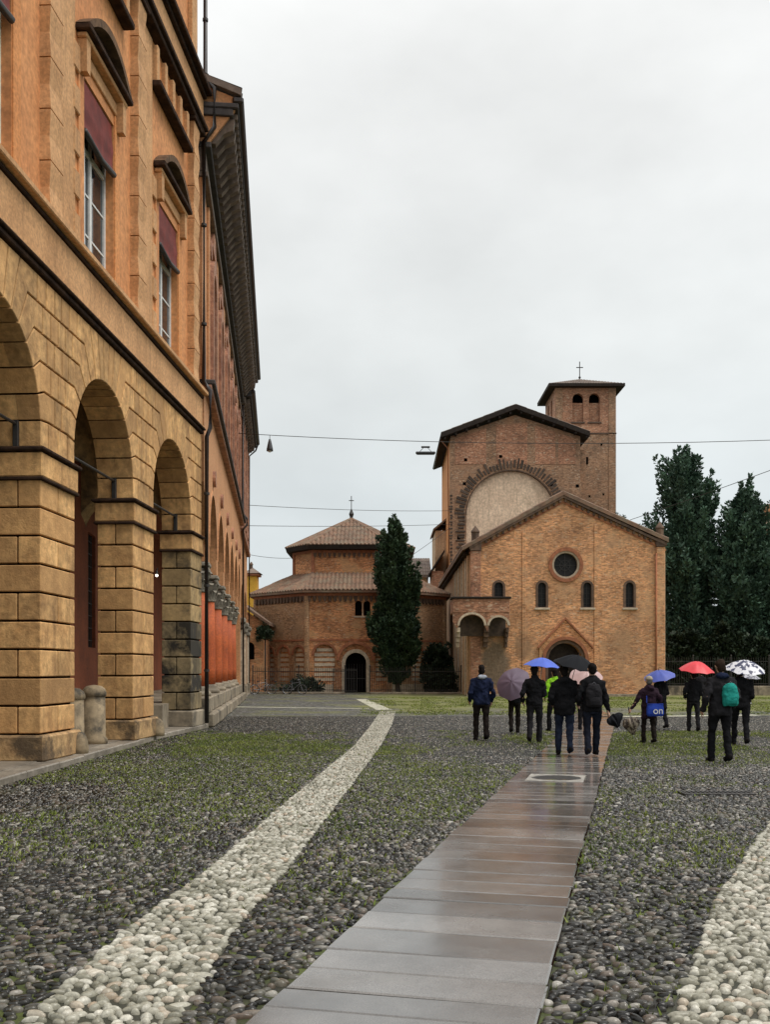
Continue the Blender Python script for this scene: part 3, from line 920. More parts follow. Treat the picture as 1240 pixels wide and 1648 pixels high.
# grass and moss tufts growing between the stones
def mossiness(x, y):
    v = noise.fractal(Vector((x * 0.42, y * 0.30, 3.7)), 0.6, 2.1, 4) * 0.55
    for cx, cy, sx, sy, w in ((-3.0, 17.5, 1.9, 4.0, 0.55), (-3.6, 8.5, 1.2, 3.0, 0.12), (3.0, 7.5, 1.1, 2.6, 0.30), (6.3, 22.5, 1.6, 2.4, 0.55), (0.7, 16, 1.5, 5, 0.25), (3.5, 13, 1.2, 2, 0.1), (-2.6, 6.0, 0.8, 1.5, 0.1)):
        v += w * math.exp(-((x - cx) / sx) ** 2 - ((y - cy) / sy) ** 2)
    return v
def blades(name, label, pts, hmin, hmax, w, seed):
    r = np.random.default_rng(seed)
    P = np.array(pts, dtype=np.float32); n = len(P)
    th = r.uniform(0, 2 * PI, n); h = r.uniform(hmin, hmax, n); lean = r.normal(0, 0.45, (n, 2))
    dx, dy = np.cos(th) * w, np.sin(th) * w
    A = np.stack([P[:, 0] - dx, P[:, 1] - dy, np.zeros(n)], -1)
    B = np.stack([P[:, 0] + dx, P[:, 1] + dy, np.zeros(n)], -1)
    C = np.stack([P[:, 0] + lean[:, 0] * h, P[:, 1] + lean[:, 1] * h, h], -1)
    V = np.stack([A, B, C], 1).reshape(-1, 3)
    me = mesh_np(name, V, np.arange(3 * n).reshape(-1, 3), 'grass', np.repeat(r.uniform(0, 1, n), 3), False)
    o = bpy.data.objects.new(name, me); COL.objects.link(o)
    return tag(o, label, 'grass', kind='stuff')
pts = []
rg = random.Random(9)
while len(pts) < 90000:
    y = 4.2 + 22.5 * math.sqrt(rg.random()); x = rg.uniform(-1, 1) * (0.39 * y + 0.8)
    if x < np.interp(y, KERB_Y, KERB_X) + 0.1: continue
    if path_dist(np.array([x]), np.array([y]))[0] < 0.01: continue
    if np.interp(y, STRIPE_Y, STRIPE_L) < x < np.interp(y, STRIPE_Y, STRIPE_R) or (y < 14 and np.interp(y, RIGHT_Y, RIGHT_L) < x < np.interp(y, RIGHT_Y, RIGHT_R)):
        if rg.random() > 0.05: continue
    if mossiness(x, y) + rg.uniform(-0.2, 0.2) < 0.10: continue
    for _ in range(3):
        pts.append((x + rg.gauss(0, 0.015), y + rg.gauss(0, 0.015)))
blades('moss_tufts', 'low moss and grass between the near pebbles', pts, 0.028, 0.052, 0.0085, 4)
pts = []
while len(pts) < 34000:
    y = rg.uniform(36, 60); x = rg.uniform(-1, 26)
    if abs(x) > 0.40 * y + 1 or (y > 61.5 and x > 5): continue
    v = noise.fractal(Vector((x * 0.35, y * 0.22, 9.1)), 0.6, 2.1, 4)
    if v + rg.uniform(-0.15, 0.15) < 0.02 - 0.12 * (y > 42): continue
    pts.append((x, y))
blades('grass_belt', 'yellowish green grass belt across the far square before the churches', pts, 0.02, 0.06, 0.03, 6)
M['plinth'] = surf('worn dirty plinth stone', (0.55, 0.35, 0.16), (0.34, 0.20, 0.09), scale=2.6, rough=0.8, bump=0.6, bscale=14, bdist=0.03, fine=0.3, stain=((0.05, 0.035, 0.022), 1.4, 0.47, 0.62, 0.85))
M['orange_shaded'] = surf('shade-darkened orange plaster', (0.24, 0.09, 0.033), (0.13, 0.05, 0.022), scale=1.0, rough=0.9, bump=0.25, streak=0.4)  # orange plaster with the arcade's inner shade put into its colour
M['bollard'] = surf('weathered bollard stone', (0.33, 0.25, 0.15), (0.20, 0.15, 0.09), scale=3, rough=0.8, bump=0.5, bscale=18, stain=((0.03, 0.026, 0.02), 2.2, 0.48, 0.62, 0.85))
# ------------------------------------------------------------------ tan arcaded palace on the left
B1 = thing('arcaded_palace', 'tan rusticated stone palace with round arcade and red window blinds, nearest on the left', 'building',
           (-6.741, 0, 0), -0.0551)
fm1 = lambda u, v, n: (n, u, v)                 # u along the street, v up, n out of the wall
ARCS = [15.05, 20.12, 25.19]
AR, SPR, T1 = 1.75, 5.68, 0.80
PIERS = [(11.73, 13.30), (16.80, 18.37), (21.87, 23.44), (26.94, 28.15)]
Z0, DZ = 0.56, 0.48
# core behind the blocks (dark joints)
arc_h = [arch(c, 2 * AR + 0.07, 0.0, SPR, 20) for c in ARCS]
outer = [(10.0, 0.0)]
for c in ARCS:
    a = arch(c, 2 * AR + 0.13, 0.0, SPR, 20)
    outer += a[::-1]
outer += [(28.13, 0.0), (28.13, 8.32), (10.0, 8.32)]
MB().wall(outer, [], fm1, -0.06, -T1 + 0.05).build('wall_core', 'joint', B1)
# plinths, piers
for pi, (a, b) in enumerate(PIERS):
    sm = 'sand' if pi < 3 else 'sand_grey'
    pl = MB().cbox(-T1 - 0.1, 0.10, a - 0.10, b + (0.10 if pi < 3 else 0), 0.1, Z0 - 0.012, 0.035).build('plinth', 'podium' if pi == 3 else 'plinth', B1)
    if pi < 3:
        MB().lathe([(0.15, 0), (0.16, 0.1), (0.14, 0.26), (0.10, 0.36), (0.04, 0.41)], (0.12, b - 0.06, 0.1), 14).build('guard_stone', 'bollard', B1, True)
    mid = (a + b) / 2
    for k in range(9):
        z0, z1 = Z0 + DZ * k, Z0 + DZ * (k + 1)
        g, c = 0.018, 0.014
        if k % 2 == 1:
            cells = [(-T1, 0.0, a, b)]
        else:
            cells = [(-0.40, 0.0, a, mid), (-0.40, 0.0, mid, b), (-T1, -0.40, a, b)]
        for (n0, n1, s0, s1) in cells:
            e0 = g * 0.6 if n0 == -0.40 else 0; e1 = g * 0.6 if n1 == -0.40 else 0
            f0 = g if s0 == mid else 0; f1 = g if s1 == mid else 0
            MB().cbox(n0 + e0, n1 - e1, s0 + f0, s1 - f1, z0 + g, z1 - g, c).build('stone_block', sm if not (pi == 3 and k > 4) else 'sand_worn', B1)
    zi = Z0 + DZ * 9
    MB().cbox(-T1 - 0.05, 0.05, a - 0.05, b + (0.05 if pi < 3 else 0), zi + 0.03, zi + 0.44, 0.02).build('impost', 'sand', B1)
    MB().cbox(-T1 - 0.11, 0.11, a - 0.11, b + (0.11 if pi < 3 else 0), zi + 0.455, zi + 0.525, 0.02).build('impost_moulding', 'grime', B1)
    MB().cbox(-T1 - 0.07, 0.07, a - 0.07, b + (0.07 if pi < 3 else 0), zi - 0.03, zi + 0.028, 0.015).build('impost_moulding', 'grime', B1)
# spandrels: voussoirs keyed into level courses
ZC = [5.42 + 0.48 * k for k in range(7)]
TH = [None, 6, 20, 34, 48, 60, 70, 79, 86]
def ipt(t, r=AR): t = RAD(t); return (r * math.cos(t), SPR + r * math.sin(t))
def opt(j):
    if j <= 5:
        t = RAD(TH[j]); return ((ZC[j] - SPR) / math.tan(t), ZC[j])
    t = RAD(TH[j]); return ((8.30 - SPR) / math.tan(t), 8.30)
CUTS = {0: [2.1, 2.535], 1: [2.38], 2: [2.2, 2.535], 3: [2.05, 2.36], 4: [1.85, 2.2, 2.535], 5: [1.62, 2.0, 2.38]}
def vous(c, sgn, poly, deep, name='voussoir'):
    pl = [(c + sgn * u, v) for u, v in poly]
    if sgn < 0: pl = pl[::-1]
    if deep == 2:
        MB().block(pl, fm1, 0.0, -0.40 + 0.006).build(name, 'sand', B1)
        MB().block(pl, fm1, -0.40, -T1, bev=0.001).build(name, 'sand', B1)
    else:
        MB().block(pl, fm1, 0.0, -T1 if deep else -0.14).build(name, 'sand', B1)
for ci, c in enumerate(ARCS):
    for sgn in (-1, 1):
        endu = 2.96 if (ci == 2 and sgn == 1) else None
        for j in range(6):
            v0 = CUTS[j][0]
            if endu and len(CUTS[j]) == 1: v0 = CUTS[j][0]
            top = opt(j + 1) if j < 5 else (opt(6)[0], 8.30)
            if j == 0:
                pl = [(AR, 5.42), (v0, 5.42), (v0, ZC[1]), opt(1), ipt(6), (AR, SPR)]
            else:
                pl = [ipt(TH[j]), opt(j), (v0, ZC[j]), (v0, ZC[j + 1] if j < 5 else 8.30), top, ipt(TH[j + 1]), ipt((TH[j] + TH[j + 1]) / 2)]
            vous(c, sgn, pl, 2 if j % 2 else 1)
            cl = CUTS[j]
            for q in range(len(cl) - 1):
                vous(c, sgn, [(cl[q], ZC[j]), (cl[q + 1], ZC[j]), (cl[q + 1], ZC[j + 1]), (cl[q], ZC[j + 1])], 0, 'stone_block')
            if endu:
                vous(c, sgn, [(cl[-1], ZC[j]), (endu, ZC[j]), (endu, ZC[j + 1]), (cl[-1], ZC[j + 1])], 0, 'stone_block')
            elif cl[-1] < 2.5 and sgn == 1:
                vous(c, sgn, [(cl[-1], ZC[j]), (5.07 - cl[-1], ZC[j]), (5.07 - cl[-1], ZC[j + 1]), (cl[-1], ZC[j + 1])], 0, 'stone_block')
        for j in (6, 7):
            vous(c, sgn, [ipt(TH[j]), opt(j), opt(j + 1), ipt(TH[j + 1]), ipt((TH[j] + TH[j + 1]) / 2)], 2 if j % 2 else 1)
    k = opt(8)[0]
    MB().block([(c - ipt(86)[0], ipt(86)[1]), (c, SPR + AR), (c + ipt(86)[0], ipt(86)[1]), (c + k, 8.30), (c - k, 8.30)], fm1, 0.0, -T1).build('keystone', 'sand', B1)
    # iron tie rod across the arch with its anchor
    MB().tube([(-0.42, c - AR - 0.05, 5.80), (-0.42, c + AR + 0.05, 5.80)], 0.028, 6).build('tie_rod', 'iron', B1)
    MB().cbox(-0.47, -0.37, c + AR - 0.045, c + AR + 0.02, 5.35, 5.86, 0.01).build('tie_anchor', 'iron', B1)
# belt course
def course(z0, z1, n, mat, name, s0=10.0, s1=28.15, nb=-0.14):
    return MB().cbox(nb, n, s0, s1, z0, z1, min(0.02, (z1 - z0) * 0.3)).build(name, mat, B1)
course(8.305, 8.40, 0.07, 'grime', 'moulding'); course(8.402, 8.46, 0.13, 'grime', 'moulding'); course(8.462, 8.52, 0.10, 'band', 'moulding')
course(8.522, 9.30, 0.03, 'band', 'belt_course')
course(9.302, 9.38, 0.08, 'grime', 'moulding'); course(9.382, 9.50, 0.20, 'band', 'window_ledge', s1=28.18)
# first floor wall with window openings
WN = -0.13
WINS = [15.05, 20.05, 25.15]
WW, WZ0, WZ1 = 1.80, 9.50, 13.10
holes = [[(c - WW / 2, WZ0 + 0.02), (c + WW / 2, WZ0 + 0.02), (c + WW / 2, WZ1), (c - WW / 2, WZ1)] for c in WINS]
MB().wall([(10, 9.40), (28.13, 9.40), (28.13, 23.5), (10, 23.5)], holes, fm1, WN, WN - 0.45).build('wall', 'ochre', B1)
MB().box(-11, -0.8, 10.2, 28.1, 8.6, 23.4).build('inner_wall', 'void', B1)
MB().box(-11, -0.62, 28.105, 28.14, 7.7, 23.4).build('end_wall', 'ochre', B1)
rf = MB(); rf.add([(0.9, 9.5, 23.5), (0.9, 28.7, 23.5), (-11, 28.7, 26.5), (-11, 9.5, 26.5), (0.9, 9.5, 23.7), (0.9, 28.7, 23.7), (-11, 28.7, 26.7), (-11, 9.5, 26.7)], [(0, 1, 2, 3), (4, 5, 6, 7), (0, 1, 5, 4), (1, 2, 6, 5), (2, 3, 7, 6), (3, 0, 4, 7)])
rf.build('roof', 'tile', B1)
for wi, c in enumerate(WINS):
    fr = MB()
    a, b = c - WW / 2, c + WW / 2
    # casement set back in the opening
    n0 = WN - 0.24
    for (s0, s1, z0, z1) in ((a, a + 0.09, WZ0, WZ1), (b - 0.09, b, WZ0, WZ1), (c - 0.06, c + 0.06, WZ0, WZ1), (a, b, WZ0, WZ0 + 0.12), (a, b, WZ1 - 0.1, WZ1), (a, b, 11.9, 12.0)):
        fr.box(n0, n0 + 0.07, s0, s1, z0, z1)
    w = fr.build('window', 'white_frame', B1)
    for s0, s1 in ((a + 0.09, c - 0.06), (c + 0.06, b - 0.09)):
        for z0, z1 in ((WZ0 + 0.12, 10.3), (10.34, 11.1), (11.14, 11.9), (12.0, WZ1 - 0.1)):
            MB().box(n0 + 0.02, n0 + 0.03, s0, s1, z0, z1).build('pane', 'glass', w)
        for z in (10.3, 11.1):
            MB().box(n0 + 0.012, n0 + 0.05, s0, s1, z, z + 0.04).build('glazing_bar', 'white_frame', w)
    MB().box(n0 - 0.05, n0 - 0.04, a + 0.09, c - 0.06, WZ0 + 0.1, 11.9).build('curtain', 'curtain', w)
    # one white shutter leaf folded against the near jamb
    MB().cbox(n0 + 0.09, n0 + 0.13, a + 0.02, a + 0.42, WZ0 + 0.06, 12.0, 0.01).build('shutter', 'white_frame', w)
    # orange jamb strips, stone surround of long and short blocks
    MB().cbox(WN - 0.1, WN + 0.035, b + 0.015, b + 0.30, WZ0, 13.32, 0.012).build('jamb_strip', 'orange', B1)
    MB().cbox(WN - 0.1, WN + 0.035, a - 0.30, a - 0.015, WZ0, 13.32, 0.012).build('jamb_strip', 'ochre', B1)
    MB().cbox(WN - 0.1, WN + 0.05, a - 0.30, b + 0.30, 13.33, 13.58, 0.015).build('lintel', 'band', B1)
    for k in range(5):
        z = 9.72 + k * 0.80
        MB().cbox(WN - 0.06, WN + 0.07, a - 0.62, a - 0.305, z, z + 0.5, 0.02).build('surround_block', 'band', B1)
    # red canvas blind, bellied out at the foot
    bl = MB(); rows = 9; cols = 8
    vs = []
    for i in range(rows + 1):
        t = i / rows
        z = WZ1 - 0.03 - 1.0 * t
        out = WN - 0.03 + 0.06 * t ** 1.5 + (0.04 * math.sin(t * 6) if t > 0.6 else 0)
        for j in range(cols + 1):
            q = j / cols
            vs.append((out + 0.03 * math.sin(q * 17 + i * 0.6) * t, a + 0.04 + (WW - 0.08) * q, z - 0.10 * math.sin(PI * q) * t))
    N1 = len(vs)
    fs = [(i * (cols + 1) + j, i * (cols + 1) + j + 1, (i + 1) * (cols + 1) + j + 1, (i + 1) * (cols + 1) + j) for i in range(rows) for j in range(cols)]
    bl.add(vs, fs); bl.add([(x - 0.02, y, z) for x, y, z in vs], [f[::-1] for f in fs])
    bd = bl.build('window_blind', 'redblind', B1, True)
    MB().tube([(WN + 0.02, a + 0.03, 12.04), (WN + 0.04, c, 11.92), (WN + 0.02, b - 0.03, 12.04)], 0.06, 8).build('blind_roll', 'iron', bd, True)
    # console pediment with a segmental hood
    zb = 13.72
    MB().cbox(WN, WN + 0.30, c - 1.32, c + 1.32, zb, zb + 0.11, 0.02).build('pediment_shelf', 'grime', B1)
    MB().cbox(WN, WN + 0.20, c - 1.24, c + 1.24, zb - 0.10, zb - 0.002, 0.02).build('pediment_shelf', 'band', B1)
    seg = []
    for i in range(13):
        t = -1 + i / 6
        seg.append((c + 1.30 * t, zb + 0.13 + 0.62 * (1 - t * t)))
    inn = [(u, v - 0.16) for u, v in seg[1:-1]]
    hood = MB().prism(seg + inn[::-1], fm1, WN + 0.28, WN - 0.02)
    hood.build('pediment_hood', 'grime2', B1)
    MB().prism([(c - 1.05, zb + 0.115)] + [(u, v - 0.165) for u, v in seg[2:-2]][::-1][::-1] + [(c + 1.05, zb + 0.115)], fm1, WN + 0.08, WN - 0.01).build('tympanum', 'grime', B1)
    for sg in (-1, 1):
        MB().prism([(c + sg * 1.08 - 0.09, 13.0), (c + sg * 1.08 + 0.09, 13.0), (c + sg * 1.08 + 0.11, zb - 0.105), (c + sg * 1.08 - 0.11, zb - 0.105)], fm1, WN + 0.18, WN).build('console', 'band', B1)
    # mezzanine panel ledge and its little brackets
    zl = 15.50
    MB().cbox(WN, WN + 0.26, c - 1.55, c + 1.55, zl, zl + 0.14, 0.02).build('panel_ledge', 'grime', B1)
    MB().cbox(WN, WN + 0.05, c - 1.45, c + 1.45, zl + 0.142, 16.5, 0.015).build('panel', 'orange', B1)
    for k in range(5):
        s0 = c - 1.5 + k * 0.7
        MB().cbox(WN, WN + 0.17, s0, s0 + 0.18, zl + 0.145, 16.5, 0.02).build('bracket', 'band', B1)
# rusticated pilasters between the windows
for s0 in (12.0, 17.05, 22.05, 27.05):
    s1 = s0 + 0.62
    MB().cbox(WN, WN + 0.05, s1 + 0.02, min(s1 + 0.95, 28.1), 9.50, 16.6, 0.012).build('lesene', 'band', B1)
    for k in range(8):
        z = 9.50 + 0.885 * k
        mb = MB()
        # block with hollowed sides: waist narrower than its bed joints
        A = inset([(s0, z), (s1, z), (s1, z + 0.885), (s0, z + 0.885)], 0.012)
        zz = [A[0][1], A[0][1] + 0.05, A[0][1] + 0.43, A[2][1] - 0.05, A[2][1]]
        wd = [0, -0.0, 0.035, 0.0, 0.0]
        for i in range(4):
            mb.add([(WN, A[0][0] + wd[i], zz[i]), (WN + 0.20 - wd[i], A[0][0] + wd[i], zz[i]), (WN + 0.20 - wd[i], A[1][0] - wd[i], zz[i]), (WN, A[1][0] - wd[i], zz[i]),
                    (WN, A[0][0] + wd[i + 1], zz[i + 1]), (WN + 0.20 - wd[i + 1], A[0][0] + wd[i + 1], zz[i + 1]), (WN + 0.20 - wd[i + 1], A[1][0] - wd[i + 1], zz[i + 1]), (WN, A[1][0] - wd[i + 1], zz[i + 1])],
                   [(0, 1, 5, 4), (1, 2, 6, 5), (2, 3, 7, 6)] + ([(0, 3, 2, 1)] if i == 0 else []) + ([(4, 5, 6, 7)] if i == 3 else []))
        mb.build('pilaster_block', 'band', B1)
    MB().box(WN - 0.01, WN + 0.12, s0 + 0.08, s1 - 0.08, 9.5, 16.58).build('pilaster_core', 'joint', B1)
    MB().cbox(WN, WN + 0.26, s0 - 0.08, s1 + 0.08, 16.585, 16.68, 0.02).build('pilaster_cap', 'grime', B1)
# entablature of the first floor
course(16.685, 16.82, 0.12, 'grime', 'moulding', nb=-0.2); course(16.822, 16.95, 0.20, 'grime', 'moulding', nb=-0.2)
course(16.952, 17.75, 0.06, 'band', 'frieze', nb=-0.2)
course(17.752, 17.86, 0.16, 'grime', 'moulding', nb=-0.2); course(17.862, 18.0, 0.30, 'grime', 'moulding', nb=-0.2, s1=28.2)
# second floor: plain pilasters and windows
for s0 in (12.1, 17.1, 22.1, 27.1):
    MB().cbox(WN, WN + 0.14, s0, s0 + 0.55, 18.0, 23.2, 0.015).build('pilaster', 'band', B1)
    MB().cbox(WN, WN + 0.05, s0 + 0.57, min(s0 + 0.9, 28.1), 18.0, 23.2, 0.01).build('lesene', 'orange', B1)
course(23.2, 23.5, 0.7, 'grime', 'cornice')
# rain pipe down the corner
pp_ = MB().tube([(0.14, 28.19, 0.15), (0.14, 28.19, 8.25), (0.24, 28.19, 8.5), (0.24, 28.19, 9.55), (0.06, 28.19, 9.8), (0.06, 28.19, 16.6), (0.36, 28.19, 17.0), (0.36, 28.19, 18.1), (0.1, 28.19, 18.4), (0.1, 28.19, 23.4)], 0.062, 8)
dp = pp_.build('downpipe', 'pipe', B1, True)
for z in (1.6, 4.0, 6.6, 11.4, 14.2, 20.0):
    MB().lathe([(0.08, 0), (0.08, 0.07)], (0.14 if z < 8.2 else (0.06 if z < 16 else 0.1), 28.19, z), 10).build('pipe_clamp', 'iron', dp)
# arcade inside: back wall, ceiling, cross arches
MB().box(-3.75, -3.6, 10, 28.1, 0.1, 7.7).build('arcade_wall', 'orange_shaded', B1)
MB().box(-3.6, -T1 + 0.02, 10, 28.1, 7.62, 7.75).build('arcade_ceiling', 'orange_shaded', B1)
for (a, b) in PIERS:
    m = (a + b) / 2
    o2 = [(-3.6, 0.1), (-3.3, 0.1)] + arch(-2.05, 2.5, 5.3, 5.3, 16)[1:-1][::-1] + [(-T1 + 0.01, 5.3), (-T1 + 0.01, 7.62), (-3.6, 7.62)]
    MB().wall(o2, [], lambda u, v, n: (u, n, v), m + 0.35, m - 0.35).build('cross_arch', 'sand_worn', B1)
for s0 in (13.6, 18.6, 23.8):
    d = MB().cbox(-3.6, -3.52, s0, s0 + 1.9, 0.12, 4.3, 0.02).build('door_surround', 'sand', B1)
    MB().box(-3.53, -3.505, s0 + 0.22, s0 + 1.68, 0.12, 4.05).build('door_leaf', 'wood_dark', d)

# two stone bollards in the second arch
def bollard(loc, label, h=1.22):
    t = thing('stone_bollard', label, 'bollard', loc, 0, 'stone bollards between the arcade piers')
    MB().lathe([(0.27, 0), (0.27, 0.10), (0.235, 0.14), (0.225, h * 0.80)], (0, 0, 0), 20).build('shaft', 'bollard', t, True)
    MB().lathe([(0.225, h * 0.80), (0.25, h * 0.815), (0.25, h * 0.87), (0.225, h * 0.93), (0.15, h * 0.98), (0.02, h)], (0, 0, 0), 20).build('cap', 'bollard', t, True)
bollard((-6.06, 20.7, 0.12), 'stone bollard standing clear in the second arch beside the pier')
bollard((-6.22, 19.75, 0.12), 'stone bollard half hidden behind the nearest pier', 1.18)

# small lit lamp inside the third arch
M['lamp_glow'], _n, _l, _b = _mat('lit lamp glass')
_b.inputs['Base Color'].default_value = (1, 0.93, 0.8, 1)
_b.inputs['Emission Color'].default_value = (1, 0.92, 0.75, 1)
_b.inputs['Emission Strength'].default_value = 3.0
al = thing('arcade_lamp', 'small lit lamp glowing inside the third arch of the tan arcade', 'lamp', (-6.17, 26.85, 4.2), -0.0551)
MB().ball((0, 0, 0), 0.038, 12, 8).build('globe', 'lamp_glow', al, True)
MB().lathe([(0.05, 0.03), (0.04, 0.08), (0.02, 0.13)], (0, 0, 0), 10).build('cap', 'iron', al)
MB().tube([(0, 0, 0.12), (0, 0.06, 0.2), (0, 0.14, 0.2)], 0.012, 6).build('bracket', 'iron', al)
# ------------------------------------------------------------------ terracotta palace with red columns
B2 = thing('column_palace', 'terracotta palace with a row of red columns and deep dark bracketed eaves', 'building', (-5.17, 28.5, 0), 0.1068)
PITCH, C0, LEN = 4.25, 1.5, 26.65
cols = [C0 + PITCH * k for k in range(6)]
outer = [(-0.25, 4.86), (0.3, 4.86)]
outer = [(-0.25, 8.0), (-0.25, 4.86 + 2.4)]
outer = [(-0.30, 9.62), (-0.30, 4.88), (cols[0] + 0.36 - 0.72, 4.88)]
pts = [(-0.30, 9.62), (-0.30, 7.0), (0.2, 6.4), (cols[0] - 0.37, 5.4), (cols[0] - 0.37, 4.88), (cols[0] + 0.37, 4.88)]
for k in range(6):
    nxt = cols[k] + PITCH if k < 5 else LEN - 0.5
    a, b = cols[k] + 0.37, nxt - 0.37
    pts += [(a, 5.4)]
    pts += [((a + b) / 2 - (b - a) / 2 * math.cos(PI * i / 16), 5.4 + 1.86 * math.sin(PI * i / 16)) for i in range(1, 16)]
    pts += [(b, 5.4), (b, 4.88)]
    if k < 5: pts += [(nxt + 0.37, 4.88)]
pts += [(LEN, 4.88), (LEN, 9.62)]
MB().wall(pts, [], fm1, 0.0, -0.65).build('arcade_wall', 'salmon', B2)
for k in range(6):
    s = cols[k]
    nxt = cols[k] + PITCH if k < 5 else LEN - 0.5
    c, hw = (s + nxt) / 2, (nxt - s) / 2 - 0.37
    col = MB().lathe([(0.27, 0), (0.275, 0.5), (0.265, 1.5), (0.24, 2.82)], (-0.33, s, 1.16), 20).build('column', 'redcol', B2, True)
    MB().lathe([(0.40, 0), (0.42, 0.07), (0.40, 0.13), (0.32, 0.17), (0.35, 0.23), (0.28, 0.30)], (-0.33, s, 0.86), 20).build('column_base', 'podium', col, True)
    # leafy capital: bell, two tiers of leaves, volutes, abacus
    cap = MB().lathe([(0.26, 0), (0.30, 0.05), (0.26, 0.1), (0.27, 0.4), (0.33, 0.62), (0.37, 0.70)], (-0.33, s, 3.98), 16)
    cap.build('capital', 'capstone', col, True)
    lf = MB()
    for tier, (z0, z1, r0, r1, nl) in enumerate(((4.06, 4.36, 0.28, 0.37, 8), (4.28, 4.60, 0.29, 0.42, 8))):
        for i in range(nl):
            t = 2 * PI * (i + 0.5 * tier) / nl
            cx, sy = math.cos(t), math.sin(t); w = 0.11
            base = [(-0.33 + cx * r0 - sy * w, s + sy * r0 + cx * w, z0), (-0.33 + cx * r0 + sy * w, s + sy * r0 - cx * w, z0)]
            tip = [(-0.33 + cx * r1 - sy * w * .8, s + sy * r1 + cx * w * .8, z1), (-0.33 + cx * r1 + sy * w * .8, s + sy * r1 - cx * w * .8, z1)]
            curl = [(-0.33 + cx * (r1 + .06) - sy * w * .4, s + sy * (r1 + .06) + cx * w * .4, z1 - 0.07), (-0.33 + cx * (r1 + .06) + sy * w * .4, s + sy * (r1 + .06) - cx * w * .4, z1 - 0.07)]
            lf.add(base + tip + curl, [(0, 1, 3, 2), (2, 3, 5, 4)])
    for sx in (-1, 1):
        for sy in (-1, 1):
            lf.ball((-0.33 + sx * 0.30, s + sy * 0.30, 4.66), 0.08, 8, 6)
    lf.build('capital_leaves', 'capstone', col)
    MB().cbox(-0.72, 0.06, s - 0.40, s + 0.40, 4.74, 4.87, 0.03).build('abacus', 'capstone', col)
    # moulded arch ring and its carved keystone roundel
    rg_ = MB()
    for i in range(16):
        t0, t1 = PI * i / 16, PI * (i + 1) / 16
        q = [(c - (hw + d) * math.cos(t), 5.4 + (1.86 + d) * math.sin(t)) for t, d in ((t0, 0.0), (t0, 0.14), (t1, 0.14), (t1, 0.0))]
        rg_.prism(q, fm1, 0.025, -0.02)
    rg_.build('arch_moulding', 'salmon', B2)
    MB().prism(circle(c, 7.80, 0.26, 16), fm1, 0.10, -0.01).build('roundel', 'terracotta', B2)
MB().box(-0.65, 0.0, LEN - 0.87, LEN, 0.86, 4.88).build('end_pier', 'salmon', B2)
# podium of big worn stones
s = -0.2
rp = random.Random(8)
while s < LEN:
    L = rp.uniform(1.0, 1.7); e = min(s + L, LEN)
    MB().cbox(-0.85, 0.14 + rp.uniform(-0.02, 0.02), s + 0.006, e - 0.006, 0.42, 0.86, 0.03).build('podium_stone', 'podium', B2)
    MB().cbox(-0.85, 0.30 + rp.uniform(-0.03, 0.03), s + 0.2, e + 0.19, 0.0, 0.415, 0.05).build('podium_stone', 'podium', B2)
    s = e
# portico interior
holes = [[(0.2, 2.3), (1.35, 2.3), (1.35, 5.6), (0.2, 5.6)], [(5.2, 1.0), (6.9, 1.0), (6.9, 4.6), (5.2, 4.6)], [(13.0, 1.0), (14.8, 1.0), (14.8, 4.6), (13.0, 4.6)]]
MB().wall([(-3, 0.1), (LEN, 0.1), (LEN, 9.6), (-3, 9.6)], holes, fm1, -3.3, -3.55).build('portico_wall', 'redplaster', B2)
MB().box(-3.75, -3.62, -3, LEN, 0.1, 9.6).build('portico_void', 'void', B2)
gr = MB()
for i in range(5):
    gr.box(-3.42, -3.39, 0.3 + i * 0.23, 0.33 + i * 0.23, 2.3, 5.6)
for i in range(9):
    gr.box(-3.415, -3.395, 0.2, 1.35, 2.5 + i * 0.36, 2.53 + i * 0.36)
gr.build('window_grille', 'iron', B2)
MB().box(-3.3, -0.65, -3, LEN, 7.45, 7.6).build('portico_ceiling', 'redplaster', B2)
MB().box(-3.3, -0.85, -3, LEN, 0.1, 0.75).build('portico_floor', 'podium', B2)
